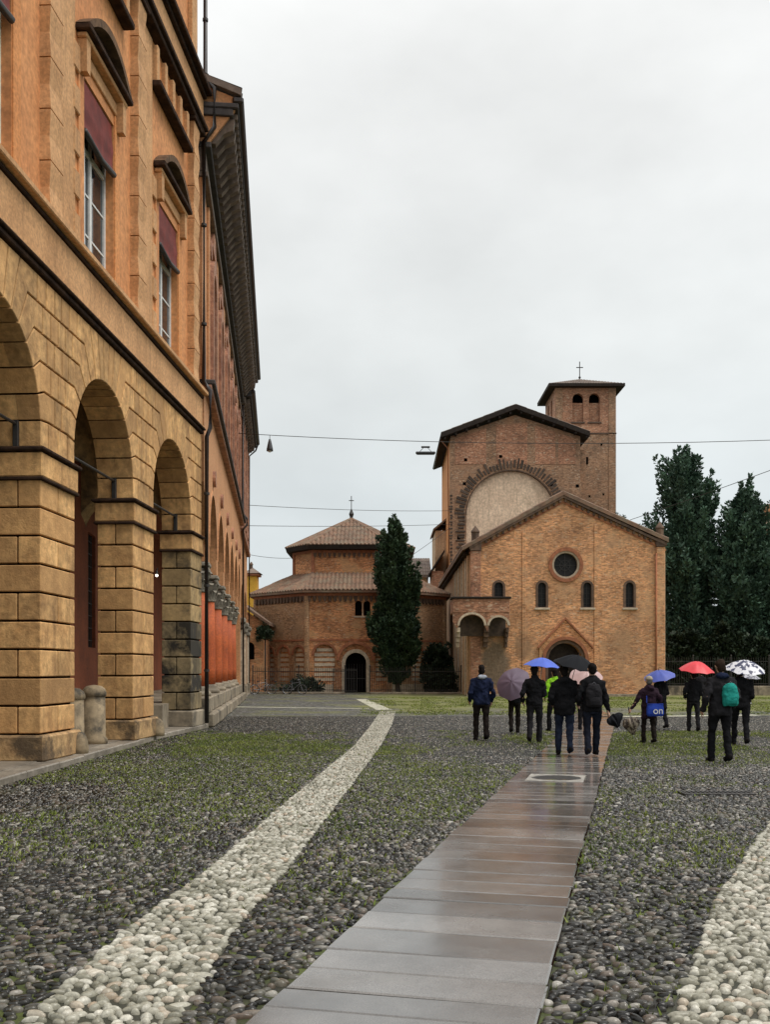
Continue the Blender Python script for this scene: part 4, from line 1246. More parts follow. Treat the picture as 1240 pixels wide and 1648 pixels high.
# string course, upper wall
MB().cbox(-0.6, 0.22, -0.3, LEN, 9.62, 9.75, 0.02).build('string_course', 'terracotta', B2)
MB().cbox(-0.6, 0.32, -0.3, LEN, 9.752, 9.90, 0.03).build('string_course', 'cornice', B2)
wc = [3.62 + PITCH * k for k in range(6)]
wh = [arch(c, 1.5, 10.7, 13.6, 12) for c in wc]
MB().wall([(-0.3, 9.9), (LEN, 9.9), (LEN, 16.3), (-0.3, 16.3)], wh, fm1, -0.05, -0.5).build('upper_wall', 'salmon', B2)
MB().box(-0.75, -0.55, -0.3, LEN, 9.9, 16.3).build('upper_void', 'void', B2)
for c in wc:
    w = MB().wall(arch(c, 2.2, 10.45, 13.65, 14), [arch(c, 1.46, 10.72, 13.6, 12)], fm1, 0.09, -0.06).build('window_surround', 'terracotta', B2)
    MB().cbox(-0.3, 0.18, c - 1.25, c + 1.25, 10.24, 10.44, 0.03).build('sill', 'terracotta', w)
    MB().lathe([(0.09, 0), (0.07, 0.1), (0.06, 1.7), (0.11, 1.9)], (-0.15, c, 10.72), 10).build('mullion', 'stone_pale', w, True)
    MB().wall(arch(c, 1.44, 12.6, 13.6, 12), [arch(c - 0.36, 0.6, 12.62, 12.72, 8), arch(c + 0.36, 0.6, 12.62, 12.72, 8)], fm1, -0.1, -0.2).build('tracery', 'terracotta', w)
    MB().prism([(c - 1.1, 14.86), (c + 1.1, 14.86), (c + 0.5, 15.2), (c + 0.22, 15.75), (c - 0.22, 15.75), (c - 0.5, 15.2)], fm1, 0.07, -0.06).build('finial', 'terracotta', w)
    for sg in (-1, 1):
        MB().cbox(-0.06, 0.03, c + sg * 2.0 - 0.16, c + sg * 2.0 + 0.16, 9.9, 15.6, 0.02).build('pilaster', 'salmon', B2)
        MB().prism(circle(c + sg * 1.42, 14.6, 0.3, 14), fm1, 0.06, -0.06).build('roundel', 'terracotta', B2)
# frieze, brackets, eaves
MB().cbox(-0.5, 0.12, -0.35, LEN, 15.62, 15.78, 0.02).build('frieze_moulding', 'cornice2', B2)
MB().cbox(-0.5, 0.04, -0.35, LEN, 15.782, 16.45, 0.01).build('frieze', 'cornice2', B2)
MB().cbox(-0.5, 0.20, -0.35, LEN, 16.452, 16.62, 0.02).build('frieze_moulding', 'cornice', B2)
prof = [(0.0, 0.0), (0.30, 0.0), (0.52, 0.28), (0.80, 0.42), (0.84, 0.72), (0.0, 0.72)]
bm_ = MB()
k = len(prof)
bm_.add([(n, -0.12, z) for n, z in prof] + [(n, 0.12, z) for n, z in prof], [tuple(range(k)), tuple(range(k, 2 * k))[::-1]] + [(i, (i + 1) % k, k + (i + 1) % k, k + i) for i in range(k)])
bme = bm_.mesh('bracket', 'cornice2')
dm = MB().cbox(0.0, 0.12, -0.07, 0.07, 0.0, 0.16, 0.015).mesh('dentil', 'cornice2')
n_br = 44
for i in range(n_br):
    share('bracket', bme, B2, (0.02, -0.1 + i * (LEN - 0.1) / n_br, 16.63))
for i in range(66):
    share('dentil', dm, B2, (0.82, -0.1 + i * (LEN - 0.1) / 66, 17.37))
MB().cbox(-0.5, 0.82, -0.4, LEN + 0.1, 17.352, 17.56, 0.02).build('soffit', 'cornice', B2)
MB().cbox(-0.5, 0.98, -0.42, LEN + 0.1, 17.562, 17.72, 0.03).build('cornice', 'cornice', B2)
MB().cbox(0.80, 1.12, -0.42, LEN + 0.1, 17.722, 17.92, 0.05).build('gutter', 'pipe', B2)
rf = MB(); rf.prism([(1.05, 17.93), (-6.5, 20.6), (-6.5, 20.8), (1.05, 18.12)], lambda u, v, n: (u, n, v), -0.45, LEN + 0.1)
rfo = rf.build('roof', 'tile_grey', B2)
MB().prism([(0.9, 17.60), (0.9, 17.9), (-6.4, 20.55), (-6.4, 16.0), (-0.3, 16.0)], lambda u, v, n: (u, n, v), -0.32, -0.2).build('gable_wall', 'salmon', B2)
tl = MB(); tile_face(tl, (1.05, -0.45, 18.12), (1.05, LEN, 18.12), (-6.5, -0.45, 20.8), (-6.5, LEN, 20.8), 0.28, 0.07)
tl.build('roof_tiles', 'tile_grey', rfo, kind='stuff')
MB().tube([(0.16, LEN - 0.05, 0.1), (0.16, LEN - 0.05, 9.4), (0.38, LEN - 0.05, 9.7), (0.38, LEN - 0.05, 10.0), (0.14, LEN - 0.05, 10.3), (0.14, LEN - 0.05, 16.3)], 0.06, 8).build('downpipe', 'pipe', B2, True)

# ------------------------------------------------------------------ the last house of the row
e_ = Vector((-math.sin(0.1068), math.cos(0.1068), 0))
B3 = thing('row_house', 'narrow pinkish house with pale stone pier at the far end of the arcade row', 'building', Vector((-5.17, 28.5, 0)) + e_ * 26.75, 0.1068)
L3 = 12.6
ptsb = [(0, 9.3), (0, 0.1), (1.1, 0.1)]
for a, b in ((1.1, 5.8), (6.9, 11.6)):
    ptsb += [((a + b) / 2 - (b - a) / 2 * math.cos(PI * i / 14), 4.6 + 2.1 * math.sin(PI * i / 14)) for i in range(0, 15)]
    ptsb += [(b, 0.1), (min(b + 1.1, L3), 0.1)]
ptsb += [(L3, 9.3)]
MB().wall(ptsb, [], fm1, -0.02, -0.7).build('arcade_wall', 'salmon', B3)
MB().box(-3.6, -3.4, 0, L3, 0.1, 9).build('portico_wall', 'redplaster', B3)
MB().box(-3.4, -0.7, 0, L3, 7.2, 7.4).build('portico_ceiling', 'salmon', B3)
for s in (0.1, 6.0, 11.7):
    MB().cbox(-0.72, 0.10, s, s + 0.8, 0.75, 3.9, 0.03).build('stone_pier', 'stone_pale', B3)
    MB().cbox(-0.75, 0.20, s - 0.1, s + 0.9, 0.05, 0.745, 0.04).build('pier_base', 'podium', B3)
    cp = MB().cbox(-0.78, 0.20, s - 0.12, s + 0.92, 3.92, 4.25, 0.06).build('capital', 'capstone', B3)
    MB().cbox(-0.82, 0.28, s - 0.2, s + 1.0, 4.255, 4.55, 0.05).build('abacus', 'capstone', cp)
MB().cbox(-0.5, 0.2, 0, L3, 9.302, 9.55, 0.03).build('string_course', 'terracotta', B3)
wh = [[(c - 0.55, 10.6), (c + 0.55, 10.6), (c + 0.55, 12.9), (c - 0.55, 12.9)] for c in (2.4, 6.2, 10.0)]
MB().wall([(0, 9.55), (L3, 9.55), (L3, 16.5), (0, 16.5)], wh, fm1, -0.03, -0.45).build('upper_wall', 'brick_pink', B3)
MB().box(-0.8, -0.5, 0, L3, 9.5, 16.5).build('upper_void', 'void', B3)
for c in (2.4, 6.2, 10.0):
    w = MB().wall([(c - 0.8, 10.35), (c + 0.8, 10.35), (c + 0.8, 13.2), (c - 0.8, 13.2)], [[(c - 0.53, 10.62), (c + 0.53, 10.62), (c + 0.53, 12.88), (c - 0.53, 12.88)]], fm1, 0.1, -0.04).build('window_surround', 'terracotta', B3)
    MB().cbox(0, 0.14, c - 0.95, c + 0.95, 10.2, 10.34, 0.02).build('sill', 'terracotta', w)
for s in (0.5, 4.4, 8.2, 12.0):
    MB().cbox(-0.04, 0.12, s - 0.2, s + 0.2, 9.56, 16.4, 0.03).build('pilaster', 'terracotta', B3)
MB().cbox(-0.5, 0.30, 0, L3, 16.4, 16.8, 0.04).build('frieze', 'cornice2', B3)
MB().cbox(-0.5, 0.62, 0, L3 + 0.3, 16.802, 17.0, 0.03).build('soffit', 'cornice', B3)
for i in range(16):
    share('bracket', bme, B3, (-0.25, 0.4 + i * 0.78, 16.1), scale=(0.9, 0.8, 0.9))
MB().cbox(0.5, 0.82, 0.0, L3 + 0.3, 17.002, 17.2, 0.05).build('gutter', 'pipe', B3)
MB().prism([(0.75, 17.2), (-6.5, 19.8), (-6.5, 20.0), (0.75, 17.4)], lambda u, v, n: (u, n, v), 0.0, L3 + 0.3).build('roof', 'tile_grey', B3)
MB().box(-6.5, -0.5, L3 - 0.06, L3 - 0.02, 0, 17.2).build('end_wall', 'brick_pink', B3)
MB().tube([(0.7, L3 + 0.15, 17.0), (0.55, L3 + 0.15, 16.6), (0.12, L3 + 0.1, 16.2), (0.12, L3 + 0.1, 0.1)], 0.055, 8).build('downpipe', 'pipe', B3, True)
# ------------------------------------------------------------------ gabled brick church in the middle
CH = thing('gabled_church', 'gabled brick church with round window and arched portal behind the crowd', 'church', (11.3, 62, 0), 0, local=False)
FY = 62.0
fmc = lambda u, v, n: (u, FY - n, v)
XL, XR, AX, AZ, EL, ER = 5.35, 17.42, 11.1, 12.35, 9.35, 9.55
WN4 = [(7.10, 0.60, 6.15, 6.85), (9.80, 0.56, 5.55, 6.85), (12.63, 0.56, 5.55, 6.85), (15.27, 0.56, 5.55, 6.85)]
holes = [circle(11.28, 8.2, 0.80, 28)] + [arch(c, w, z0, zs, 10) for c, w, z0, zs in WN4] + [arch(11.24, 2.1, 0.0, 2.28, 16)[::1]]
# the door reaches the ground: notch it into the outline
door = arch(11.24, 2.1, 0.0, 2.28, 16)
outer = [(XL, 0.0)] + door[::-1] + [(XR, 0.0), (XR, ER), (AX, AZ), (XL, EL)]
MB().wall(outer, holes[:-1], fmc, 0.0, -0.7).build('front_wall', 'brick_church', CH)
MB().box(XL + 0.5, XR - 0.5, FY + 0.72, FY + 0.9, 0, 9).build('inner_void', 'void', CH)
# side wall with lesenes
MB().box(XL, XL + 0.5, FY + 0.7, 92, 0, EL - 0.1).build('side_wall', 'stucco_side', CH)
MB().box(XR - 0.5, XR, FY + 0.7, 88, 0, ER - 0.1).build('side_wall', 'brick_church', CH)
for i in range(9):
    y = FY + 0.9 + i * 1.55
    MB().cbox(XL - 0.16, XL, y, y + 0.55, 0, EL - 0.45, 0.03).build('lesene', 'stone_pale' if i % 2 else 'stucco_side', CH)
    MB().cbox(XL - 0.08, XL, y + 0.62, y + 0.9, 0, EL - 0.45, 0.02).build('lesene', 'brick_mould', CH)
MB().cbox(XL - 0.35, XL, FY + 0.7, 92, EL - 0.42, EL - 0.25, 0.03).build('eave_moulding', 'wood_dark', CH)
# roof and raked cornice with dentils
def rake(s):        # height of the gable line at X = s
    return EL + (AZ - EL) * (s - XL) / (AX - XL) if s < AX else ER + (AZ - ER) * (XR - s) / (XR - AX)
rf = MB()
rf.prism([(XL - 0.55, rake(XL) - 0.30 + 0.02), (AX, AZ + 0.16), (AX, AZ + 0.40), (XL - 0.55, rake(XL) - 0.08)], fmc, 0.28, -30)
rf.prism([(AX, AZ + 0.16), (XR + 0.22, ER + 0.03), (XR + 0.22, ER + 0.26), (AX, AZ + 0.40)], fmc, 0.28, -26)
rfo = rf.build('roof', 'tile', CH)
tl = MB()
tile_face(tl, (XL - 0.55, FY - 0.2, rake(XL) - 0.08), (XL - 0.55, FY + 26, rake(XL) - 0.08), (AX, FY - 0.2, AZ + 0.4), (AX, FY + 26, AZ + 0.4), 0.25, 0.07)
tile_face(tl, (XR + 0.22, FY - 0.2, ER + 0.26), (XR + 0.22, FY + 26, ER + 0.26), (AX, FY - 0.2, AZ + 0.4), (AX, FY + 26, AZ + 0.4), 0.25, 0.07)
tl.build('roof_tiles', 'tile', rfo, kind='stuff')
for (xa, za, xb, zb) in ((XL - 0.1, EL - 0.02, AX, AZ + 0.16), (AX, AZ + 0.16, XR + 0.1, ER - 0.02)):
    MB().prism([(xa, za - 0.16), (xb, zb - 0.16), (xb, zb), (xa, za)], fmc, 0.24, -0.02).build('rake_moulding', 'brick_dark', CH)
    MB().prism([(xa, za - 0.46), (xb, zb - 0.46), (xb, zb - 0.36), (xa, za - 0.36)], fmc, 0.07, -0.02).build('rake_moulding', 'brick_mould', CH)
dme = MB().cbox(-0.07, 0.07, -0.17, 0.02, -0.36, -0.16, 0.015).mesh('dentil', 'brick_dark')
for i in range(34):
    x = XL + 0.25 + i * (XR - XL - 0.4) / 33
    t = AZ + 0.16 - (AX - x) * (AZ - EL + 0.18) / (AX - XL + 0.1) if x < AX else AZ + 0.16 - (x - AX) * (AZ - ER + 0.18) / (XR - AX + 0.1)
    share('dentil', dme, CH, (x, FY, t))
# corner piers with small pinnacles
for x0, x1, zt in ((XL - 0.02, XL + 0.62, EL + 0.15), (XR - 0.50, XR + 0.03, ER + 0.2)):
    MB().cbox(x0, x1, FY - 0.14, FY, 0, zt - 0.45, 0.02).build('corner_strip', 'brick_pink' if x0 < 8 else 'brick_church', CH)
    pn = MB().cbox(x0 - 0.03, x1 + 0.03, FY - 0.2, FY + 0.5, zt - 0.44, zt + 0.10, 0.03).build('pinnacle', 'brick_dark', CH)
    m = (x0 + x1) / 2
    MB().lathe([(0.24, 0), (0.24, 0.6), (0.29, 0.63), (0.27, 0.70), (0.02, 1.05)], (m, FY + 0.12, zt + 0.11), 8).build('pinnacle_cap', 'brick_dark', pn)
for x in (8.55, 13.05):
    MB().cbox(x, x + 0.24, FY - 0.06, FY, 0, rake(x) - 0.75, 0.015).build('lesene', 'brick_church', CH)
MB().tube([(16.9, FY - 0.13, 0.1), (16.9, FY - 0.13, 8.9)], 0.05, 8).build('downpipe', 'brick_mould', CH, True)
MB().cbox(XR - 0.16, XR + 0.05, FY - 0.10, FY + 0.3, 0, 8.9, 0.02).build('corner_stone_strip', 'stone_pale', CH)
# round window: moulded rings, dark glazing, tracery
def ring(mb, cu, cv, r0, r1, n0, n1, fm, k=36):
    mb.wall(circle(cu, cv, r1, k), [circle(cu, cv, r0, k)], fm, n0, n1)
rw = MB(); ring(rw, 11.28, 8.2, 0.86, 1.08, 0.10, -0.02, fmc); rw = rw.build('round_window', 'brick_mould', CH)
q = MB(); ring(q, 11.28, 8.2, 0.74, 0.86, 0.03, -0.25, fmc); q.build('inner_ring', 'stone_pale', rw)
MB().prism(circle(11.28, 8.2, 0.79, 28), fmc, -0.30, -0.34).build('glazing', 'lead', rw)
q = MB()
for i in range(4):
    t = PI * i / 4
    d = Vector((math.cos(t), math.sin(t))) * 0.76; e = Vector((-math.sin(t), math.cos(t))) * 0.02
    q.prism([(11.28 - d.x - e.x, 8.2 - d.y - e.y), (11.28 + d.x - e.x, 8.2 + d.y - e.y), (11.28 + d.x + e.x, 8.2 + d.y + e.y), (11.28 - d.x + e.x, 8.2 - d.y + e.y)], fmc, -0.262 - i * 0.006, -0.29)
ring(q, 11.28, 8.2, 0.3, 0.34, -0.255, -0.295, fmc, 20)
q.build('tracery', 'iron', rw)
for c, w, z0, zs in WN4:
    wnd = MB().wall(arch(c, w + 0.22, z0 - 0.02, zs, 12), [arch(c, w - 0.06, z0 + 0.02, zs, 12)], fmc, 0.035, -0.2).build('window', 'brick_dark', CH)
    MB().prism(arch(c, w, z0, zs, 12), fmc, -0.25, -0.28).build('pane', 'lead', wnd)
    q = MB()
    q.box(c - 0.015, c + 0.015, FY + 0.22, FY + 0.245, z0, zs + w / 2 - 0.03)
    for k in range(4): q.box(c - w / 2 + 0.02, c + w / 2 - 0.02, FY + 0.225, FY + 0.24, z0 + 0.25 + k * 0.32, z0 + 0.27 + k * 0.32)
    q.build('glazing_bar', 'iron', wnd)
    if c > 8: MB().cbox(c - w / 2 - 0.2, c + w / 2 + 0.2, FY - 0.14, FY, z0 - 0.16, z0 - 0.03, 0.02).build('sill', 'stone_pale', wnd)
# portal: gabled hood, nested arches, dark doors
pt = MB().wall([(9.62, 0.0)] + arch(11.24, 2.5, 0.0, 2.28, 18)[::-1] + [(12.86, 0.0), (12.86, 3.05), (11.24, 4.75), (9.62, 3.05)], [], fmc, 0.14, -0.01).build('portal', 'brick_red', CH)
for r0, r1, n in ((1.25, 1.45, 0.20), (1.05, 1.22, 0.06)):
    q = MB()
    for i in range(18):
        t0, t1 = PI * i / 18, PI * (i + 1) / 18
        q.prism([(11.24 + r * math.cos(t), 2.28 + r * math.sin(t)) for r, t in ((r0, t0), (r1, t0), (r1, t1), (r0, t1))], fmc, n, -0.02)
    for sg in (-1, 1):
        a, b = sorted((11.24 + sg * r0, 11.24 + sg * r1)); q.box(a, b, FY - n, FY + 0.02, 0, 2.28)
    q.build('portal_arch', 'brick_mould' if r0 > 1.2 else 'brick_dark', pt)
for sg in (-1, 1):
    MB().prism([(11.24, 4.78), (11.24 + sg * 1.72, 2.97), (11.24 + sg * 1.72, 3.10), (11.24, 4.93)], fmc, 0.22, 0.0).build('portal_rake', 'brick_mould', pt)
dr_ = MB().prism(arch(11.24, 2.1, 0.0, 2.28, 16), fmc, -0.55, -0.62).build('door', 'wood_dark', CH)
for sg in (-1, 1):
    for k in range(3):
        a, b = sorted((11.24 + sg * 0.12, 11.24 + sg * 0.92))
        MB().cbox(a, b, FY + 0.52, FY + 0.56, 0.15 + k * 0.74, 0.8 + k * 0.74, 0.012).build('door_panel', 'wood_dark', dr_)
# corner pulpit on stone brackets
PU = MB().cbox(4.15, 7.62, FY - 1.25, FY - 0.01, 5.15, 6.0, 0.02).build('pulpit', 'brick_pink', CH)
MB().cbox(4.15, XL - 0.01, FY - 0.01, FY + 1.3, 5.15, 6.0, 0.02).build('pulpit_side', 'brick_pink', PU)
MB().cbox(4.05, 7.72, FY - 1.35, FY - 0.01, 6.0, 6.13, 0.03).build('pulpit_rail', 'wood_dark', PU)
q = MB().wall([(4.15, 5.148), (4.15, 4.6)] + [(4.15 + 0.25, 4.2)] + [(5.32 - 0.78 * math.cos(PI * i / 12), 4.35 + 0.66 * math.sin(PI * i / 12)) for i in range(13)] + [(6.26, 4.0)]
              + [(6.95 - 0.58 * math.cos(PI * i / 12), 4.4 + 0.6 * math.sin(PI * i / 12)) for i in range(13)] + [(7.62, 4.3), (7.62, 5.148)], [], fmc, 1.22, 0.95)
q.build('pulpit_arcade', 'brick_pink', PU)
MB().box(4.5, 7.5, FY - 0.30, FY - 0.2, 3.75, 5.148).build('pulpit_shade_panel', 'teeth', PU)  # dark panel added to stand for the shade behind the pulpit arcs
for cu, r in ((5.32, 0.78), (6.95, 0.58)):
    q = MB()
    for i in range(12):
        t0, t1 = PI * i / 12, PI * (i + 1) / 12
        q.prism([(cu + rr * math.cos(t), 4.37 + rr * 0.9 * math.sin(t)) for rr, t in ((r - 0.02, t0), (r + 0.12, t0), (r + 0.12, t1), (r - 0.02, t1))], fmc, 1.27, 1.0)
    q.build('pulpit_arch', 'stone_pale', PU)
for x0, x1, m_ in ((4.42, 4.62, 'stone_pale'), (6.10, 6.38, 'brick_dark'), (7.42, 7.60, 'brick_dark')):
    for k in range(4):
        MB().cbox(x0, x1, FY - 1.15 + 0.27 * k, FY, 4.25 - 0.30 * (k + 1), 4.25 - 0.30 * k - 0.008, 0.02).build('corbel_stone', m_, PU)
MB().cbox(XL - 0.3, XR + 0.25, FY - 0.45, FY - 0.15, 0, 0.16, 0.02).build('base_step', 'podium', CH)

# ------------------------------------------------------------------ tall choir block with the great blind arch
CB = thing('choir_block', 'tall brown brick block with a great cream lunette behind the church gable', 'church', (11.5, 88, 0), 0, local=False)
fmb = lambda u, v, n: (u, 88.0 - n, v)
LU = arch(11.17, 7.92, 6.0, 15.35, 28)
MB().wall([(5.78, 0), (17.3, 0), (17.3, 22.3), (11.5, 24.2), (5.78, 22.3)], [LU], fmb, 0.0, -0.6).build('front_wall', 'brick_brown', CB)
MB().prism(LU, fmb, -0.35, -0.5).build('lunette', 'cream', CB)
MB().box(5.78, 6.3, 88.6, 101, 0, 22.3).build('side_wall', 'orange', CB)
MB().box(16.8, 17.3, 88.6, 101, 0, 22.3).build('side_wall', 'brick_brown', CB)
MB().box(17.3, 18.0, 89.2, 97, 0, 21.4).build('buttress', 'brick_brown', CB)
MB().cbox(5.72, 6.15, 87.94, 88, 0, 17.8, 0.02).build('corner_strip', 'brick_brown', CB)
rs = random.Random(4)
for i in range(45):                              # radial stones of the arch, worn to uneven lengths
    t = PI * (i + 0.5) / 45
    w = 0.62 * PI / 45 / 2 * rs.uniform(0.7, 1.15)
    r0 = 4.10 + rs.uniform(0, 0.12); r1 = 4.95 + rs.uniform(-0.35, 0.12)
    q = [(11.17 + r * math.cos(a), 15.35 + r * math.sin(a)) for r, a in ((r0, t - w), (r1, t - w), (r1, t + w), (r0, t + w))]
    MB().block(q, fmb, 0.06 + rs.uniform(0, 0.05), -0.02, 0.0, 0.01).build('voussoir', 'teeth', CB)
q = MB()
for i in range(30):
    t0, t1 = PI * i / 30, PI * (i + 1) / 30
    q.prism([(11.17 + r * math.cos(a), 15.35 + r * math.sin(a)) for r, a in ((3.93, t0), (4.03, t0), (4.03, t1), (3.93, t1))], fmb, 0.01, -0.34)
q.build('arch_edge', 'brick_dark', CB)
for x0, x1, za, zb in ((6.25, 7.15, 9.5, 15.3), (5.66, 6.0, 9.5, 17.2)):
    z = za
    while z < zb:
        h = rs.uniform(0.10, 0.17)
        MB().cbox(x0 + rs.uniform(0, 0.35 * (x1 - x0)), x1 - rs.uniform(0, 0.2 * (x1 - x0)), 87.88, 88.0, z, z + h, 0.01).build('toothing_stone', 'teeth', CB)
        z += rs.uniform(0.22, 0.34)
for x0, x1 in ((6.2, 8.95), (9.85, 12.6), (13.3, 15.1), (15.35, 16.9)):
    za = 19.85
    top = lambda x: 22.3 + 1.9 * (x - 5.78) / 5.72 if x < 11.5 else 22.3 + 1.9 * (17.3 - x) / 5.8
    MB().prism([(x0, za), (x1, za), (x1, top(x1) - 0.35), (x0, top(x0) - 0.35)], fmb, 0.03, -0.01).build('plaster_panel', 'brick_pink', CB)
for x, z in ((6.9, 18.0), (10.1, 20.4), (14.6, 17.9), (16.9, 17.8), (6.4, 13.2), (7.0, 20.1)):
    MB().box(x, x + 0.28, 87.97, 88.0, z, z + 0.26).build('putlog_hole', 'void', CB)
rf = MB()
rf.prism([(4.95, 22.05), (11.5, 24.55), (11.5, 24.95), (4.95, 22.45)], fmb, 0.8, -13.5)
rf.prism([(11.5, 24.55), (18.0, 22.15), (18.0, 22.55), (11.5, 24.95)], fmb, 0.8, -13.5)
rfo = rf.build('roof', 'wood_dark', CB)
tl = MB(); tile_face(tl, (4.95, 87.2, 22.46), (4.95, 101.5, 22.46), (11.5, 87.2, 24.96), (11.5, 101.5, 24.96), 0.25)
tile_face(tl, (18.0, 87.2, 22.56), (18.0, 101.5, 22.56), (11.5, 87.2, 24.96), (11.5, 101.5, 24.96), 0.25)
tl.build('roof_tiles', 'tile_grey', rfo, kind='stuff')
for i in range(14):
    x = 5.2 + i * 0.96
    z = 22.05 + 2.5 * (x - 4.95) / 6.55 if x < 11.5 else 24.55 - 2.4 * (x - 11.5) / 6.5
    MB().box(x, x + 0.16, 87.3, 88.0, z - 0.22, z - 0.03).build('purlin_end', 'wood_dark', CB)
MB().tube([(4.92, 87.3, 22.1), (4.92, 101, 22.1)], 0.09, 8).build('gutter', 'pipe', CB, True)
MB().tube([(5.0, 88.3, 22.0), (5.6, 88.3, 21.3), (5.68, 88.3, 12)], 0.05, 6).build('downpipe', 'brick_mould', CB, True)
# lean-to wings on its left
wg = MB().box(4.75, 5.9, 94, 100, 0, 14.8).build('wing', 'stucco_side', CB)
MB().prism([(4.55, 14.75), (5.95, 15.9), (5.95, 16.1), (4.55, 14.95)], lambda u, v, n: (u, n, v), 93.7, 100.2).build('wing_roof', 'tile', wg)
wg = MB().box(4.25, 5.3, 90, 94, 0, 10.6).build('wing', 'brick_pink', CB)
MB().prism([(3.95, 10.1), (5.4, 12.3), (5.4, 12.55), (3.95, 10.35)], lambda u, v, n: (u, n, v), 89.7, 94.2).build('wing_roof', 'wood_dark', wg)

# ------------------------------------------------------------------ bell tower
BT = thing('bell_tower', 'square brick bell tower with low tiled roof and cross behind the choir', 'tower', (20.2, 103.1, 0), 0, local=False)
fmt = lambda u, v, n: (u, 100.0 - n, v)
TX0, TX1, TZ = 17.15, 23.25, 30.0
bh = [arch(19.42, 1.10, 26.6, 28.9, 12), arch(21.08, 1.10, 26.6, 28.9, 12)]
MB().wall([(TX0, 0), (TX1, 0), (TX1, 25.4), (TX0, 25.4)], [], fmt, 0, -0.5).build('front_wall', 'brick_brown', BT)
MB().wall([(TX0, 25.4), (TX1, 25.4), (TX1, TZ), (TX0, TZ)], bh, fmt, 0, -0.5).build('belfry_wall', 'brick_pink', BT)
lf_ = lambda u, v, n: (TX0 - n, u, v)
MB().wall([(100.5, 0), (106.2, 0), (106.2, TZ), (100.5, TZ)], [arch(102.3, 0.9, 26.6, 28.9, 12), arch(104.2, 0.9, 26.6, 28.9, 12)], lf_, 0, -0.5).build('side_wall', 'brick_pink', BT)
MB().box(TX1 - 0.5, TX1, 100.5, 106.2, 0, TZ).build('side_wall', 'brick_brown', BT)
MB().box(TX0 + 0.5, TX1 - 0.5, 105.7, 106.2, 0, TZ).build('back_wall', 'brick_brown', BT)
MB().box(TX0 + 0.8, TX1 - 0.8, 101.0, 101.1, 26, TZ).build('belfry_void', 'void', BT)
for c in (19.42, 21.08):
    q = MB()
    for k in range(9):
        q.add([(c - 0.53, 100.12, 26.75 + k * 0.27), (c + 0.53, 100.12, 26.75 + k * 0.27), (c + 0.53, 100.38, 26.97 + k * 0.27), (c - 0.53, 100.38, 26.97 + k * 0.27)], [(0, 1, 2, 3)])
    lv = MB().box(c - 0.549, c + 0.549, 100.28, 100.4, 26.6, 28.55).build('infill_panel', 'brick_pink', BT)
    MB().cbox(c - 0.7, c + 0.7, 99.88, 100.0, 26.42, 26.58, 0.02).build('belfry_sill', 'brick_dark', lv)
    q = MB()
    for i in range(12):
        t0, t1 = PI * i / 12, PI * (i + 1) / 12
        q.prism([(c + r * math.cos(a), 28.9 + r * math.sin(a)) for r, a in ((0.54, t0), (0.74, t0), (0.74, t1), (0.54, t1))], fmt, 0.04, -0.02)
    q.build('belfry_arch', 'brick_pink', lv)
MB().cbox(TX0 - 0.05, TX1 + 0.05, 99.93, 100.0, 25.35, 25.5, 0.02).build('string_course', 'brick_dark', BT)
for x in (TX0 + 0.02, TX1 - 0.75):
    MB().cbox(x, x + 0.7, 99.93, 100.0, 0, TZ, 0.02).build('corner_strip', 'brick_brown', BT)
for x, z, w, h in ((20.25, 22.3, 0.2, 0.75), (20.5, 19.0, 0.18, 0.2), (21.9, 19.2, 0.18, 0.2), (19.2, 17.1, 0.18, 0.2), (22.1, 14.6, 0.2, 0.9), (21.7, 24.2, 0.18, 0.2), (20.4, 16.8, 0.18, 0.2)):
    MB().box(x, x + w, 99.97, 100.0, z, z + h).build('putlog_hole', 'void', BT)
ev = 0.75
E4 = [(TX0 - ev, 100 - ev), (TX1 + ev, 100 - ev), (TX1 + ev, 106.2 + ev), (TX0 - ev, 106.2 + ev)]
ap = ((TX0 + TX1) / 2, 103.1, 31.75)
rf = MB()
rf.add([(x, y, TZ) for x, y in E4] + [(x, y, TZ + 0.22) for x, y in E4] + [ap], [(3, 2, 1, 0)] + [(i, (i + 1) % 4, 4 + (i + 1) % 4, 4 + i) for i in range(4)] + [(4 + i, 4 + (i + 1) % 4, 8) for i in range(4)])
rfo = rf.build('roof', 'wood_dark', BT)
tl = MB()
for i in range(4):
    a, b = E4[i], E4[(i + 1) % 4]
    tile_face(tl, (*a, TZ + 0.23), (*b, TZ + 0.23), ap, ap, 0.25, 0.06)
tl.build('roof_tiles', 'tile_grey', rfo, kind='stuff')
q = MB().tube([(ap[0], ap[1], 31.6), (ap[0], ap[1], 33.6)], 0.045, 6)
q.box(ap[0] - 0.35, ap[0] + 0.35, ap[1] - 0.03, ap[1] + 0.03, 32.95, 33.03); q.ball((ap[0], ap[1], 31.95), 0.13, 8, 6)
q.build('cross', 'iron', BT)

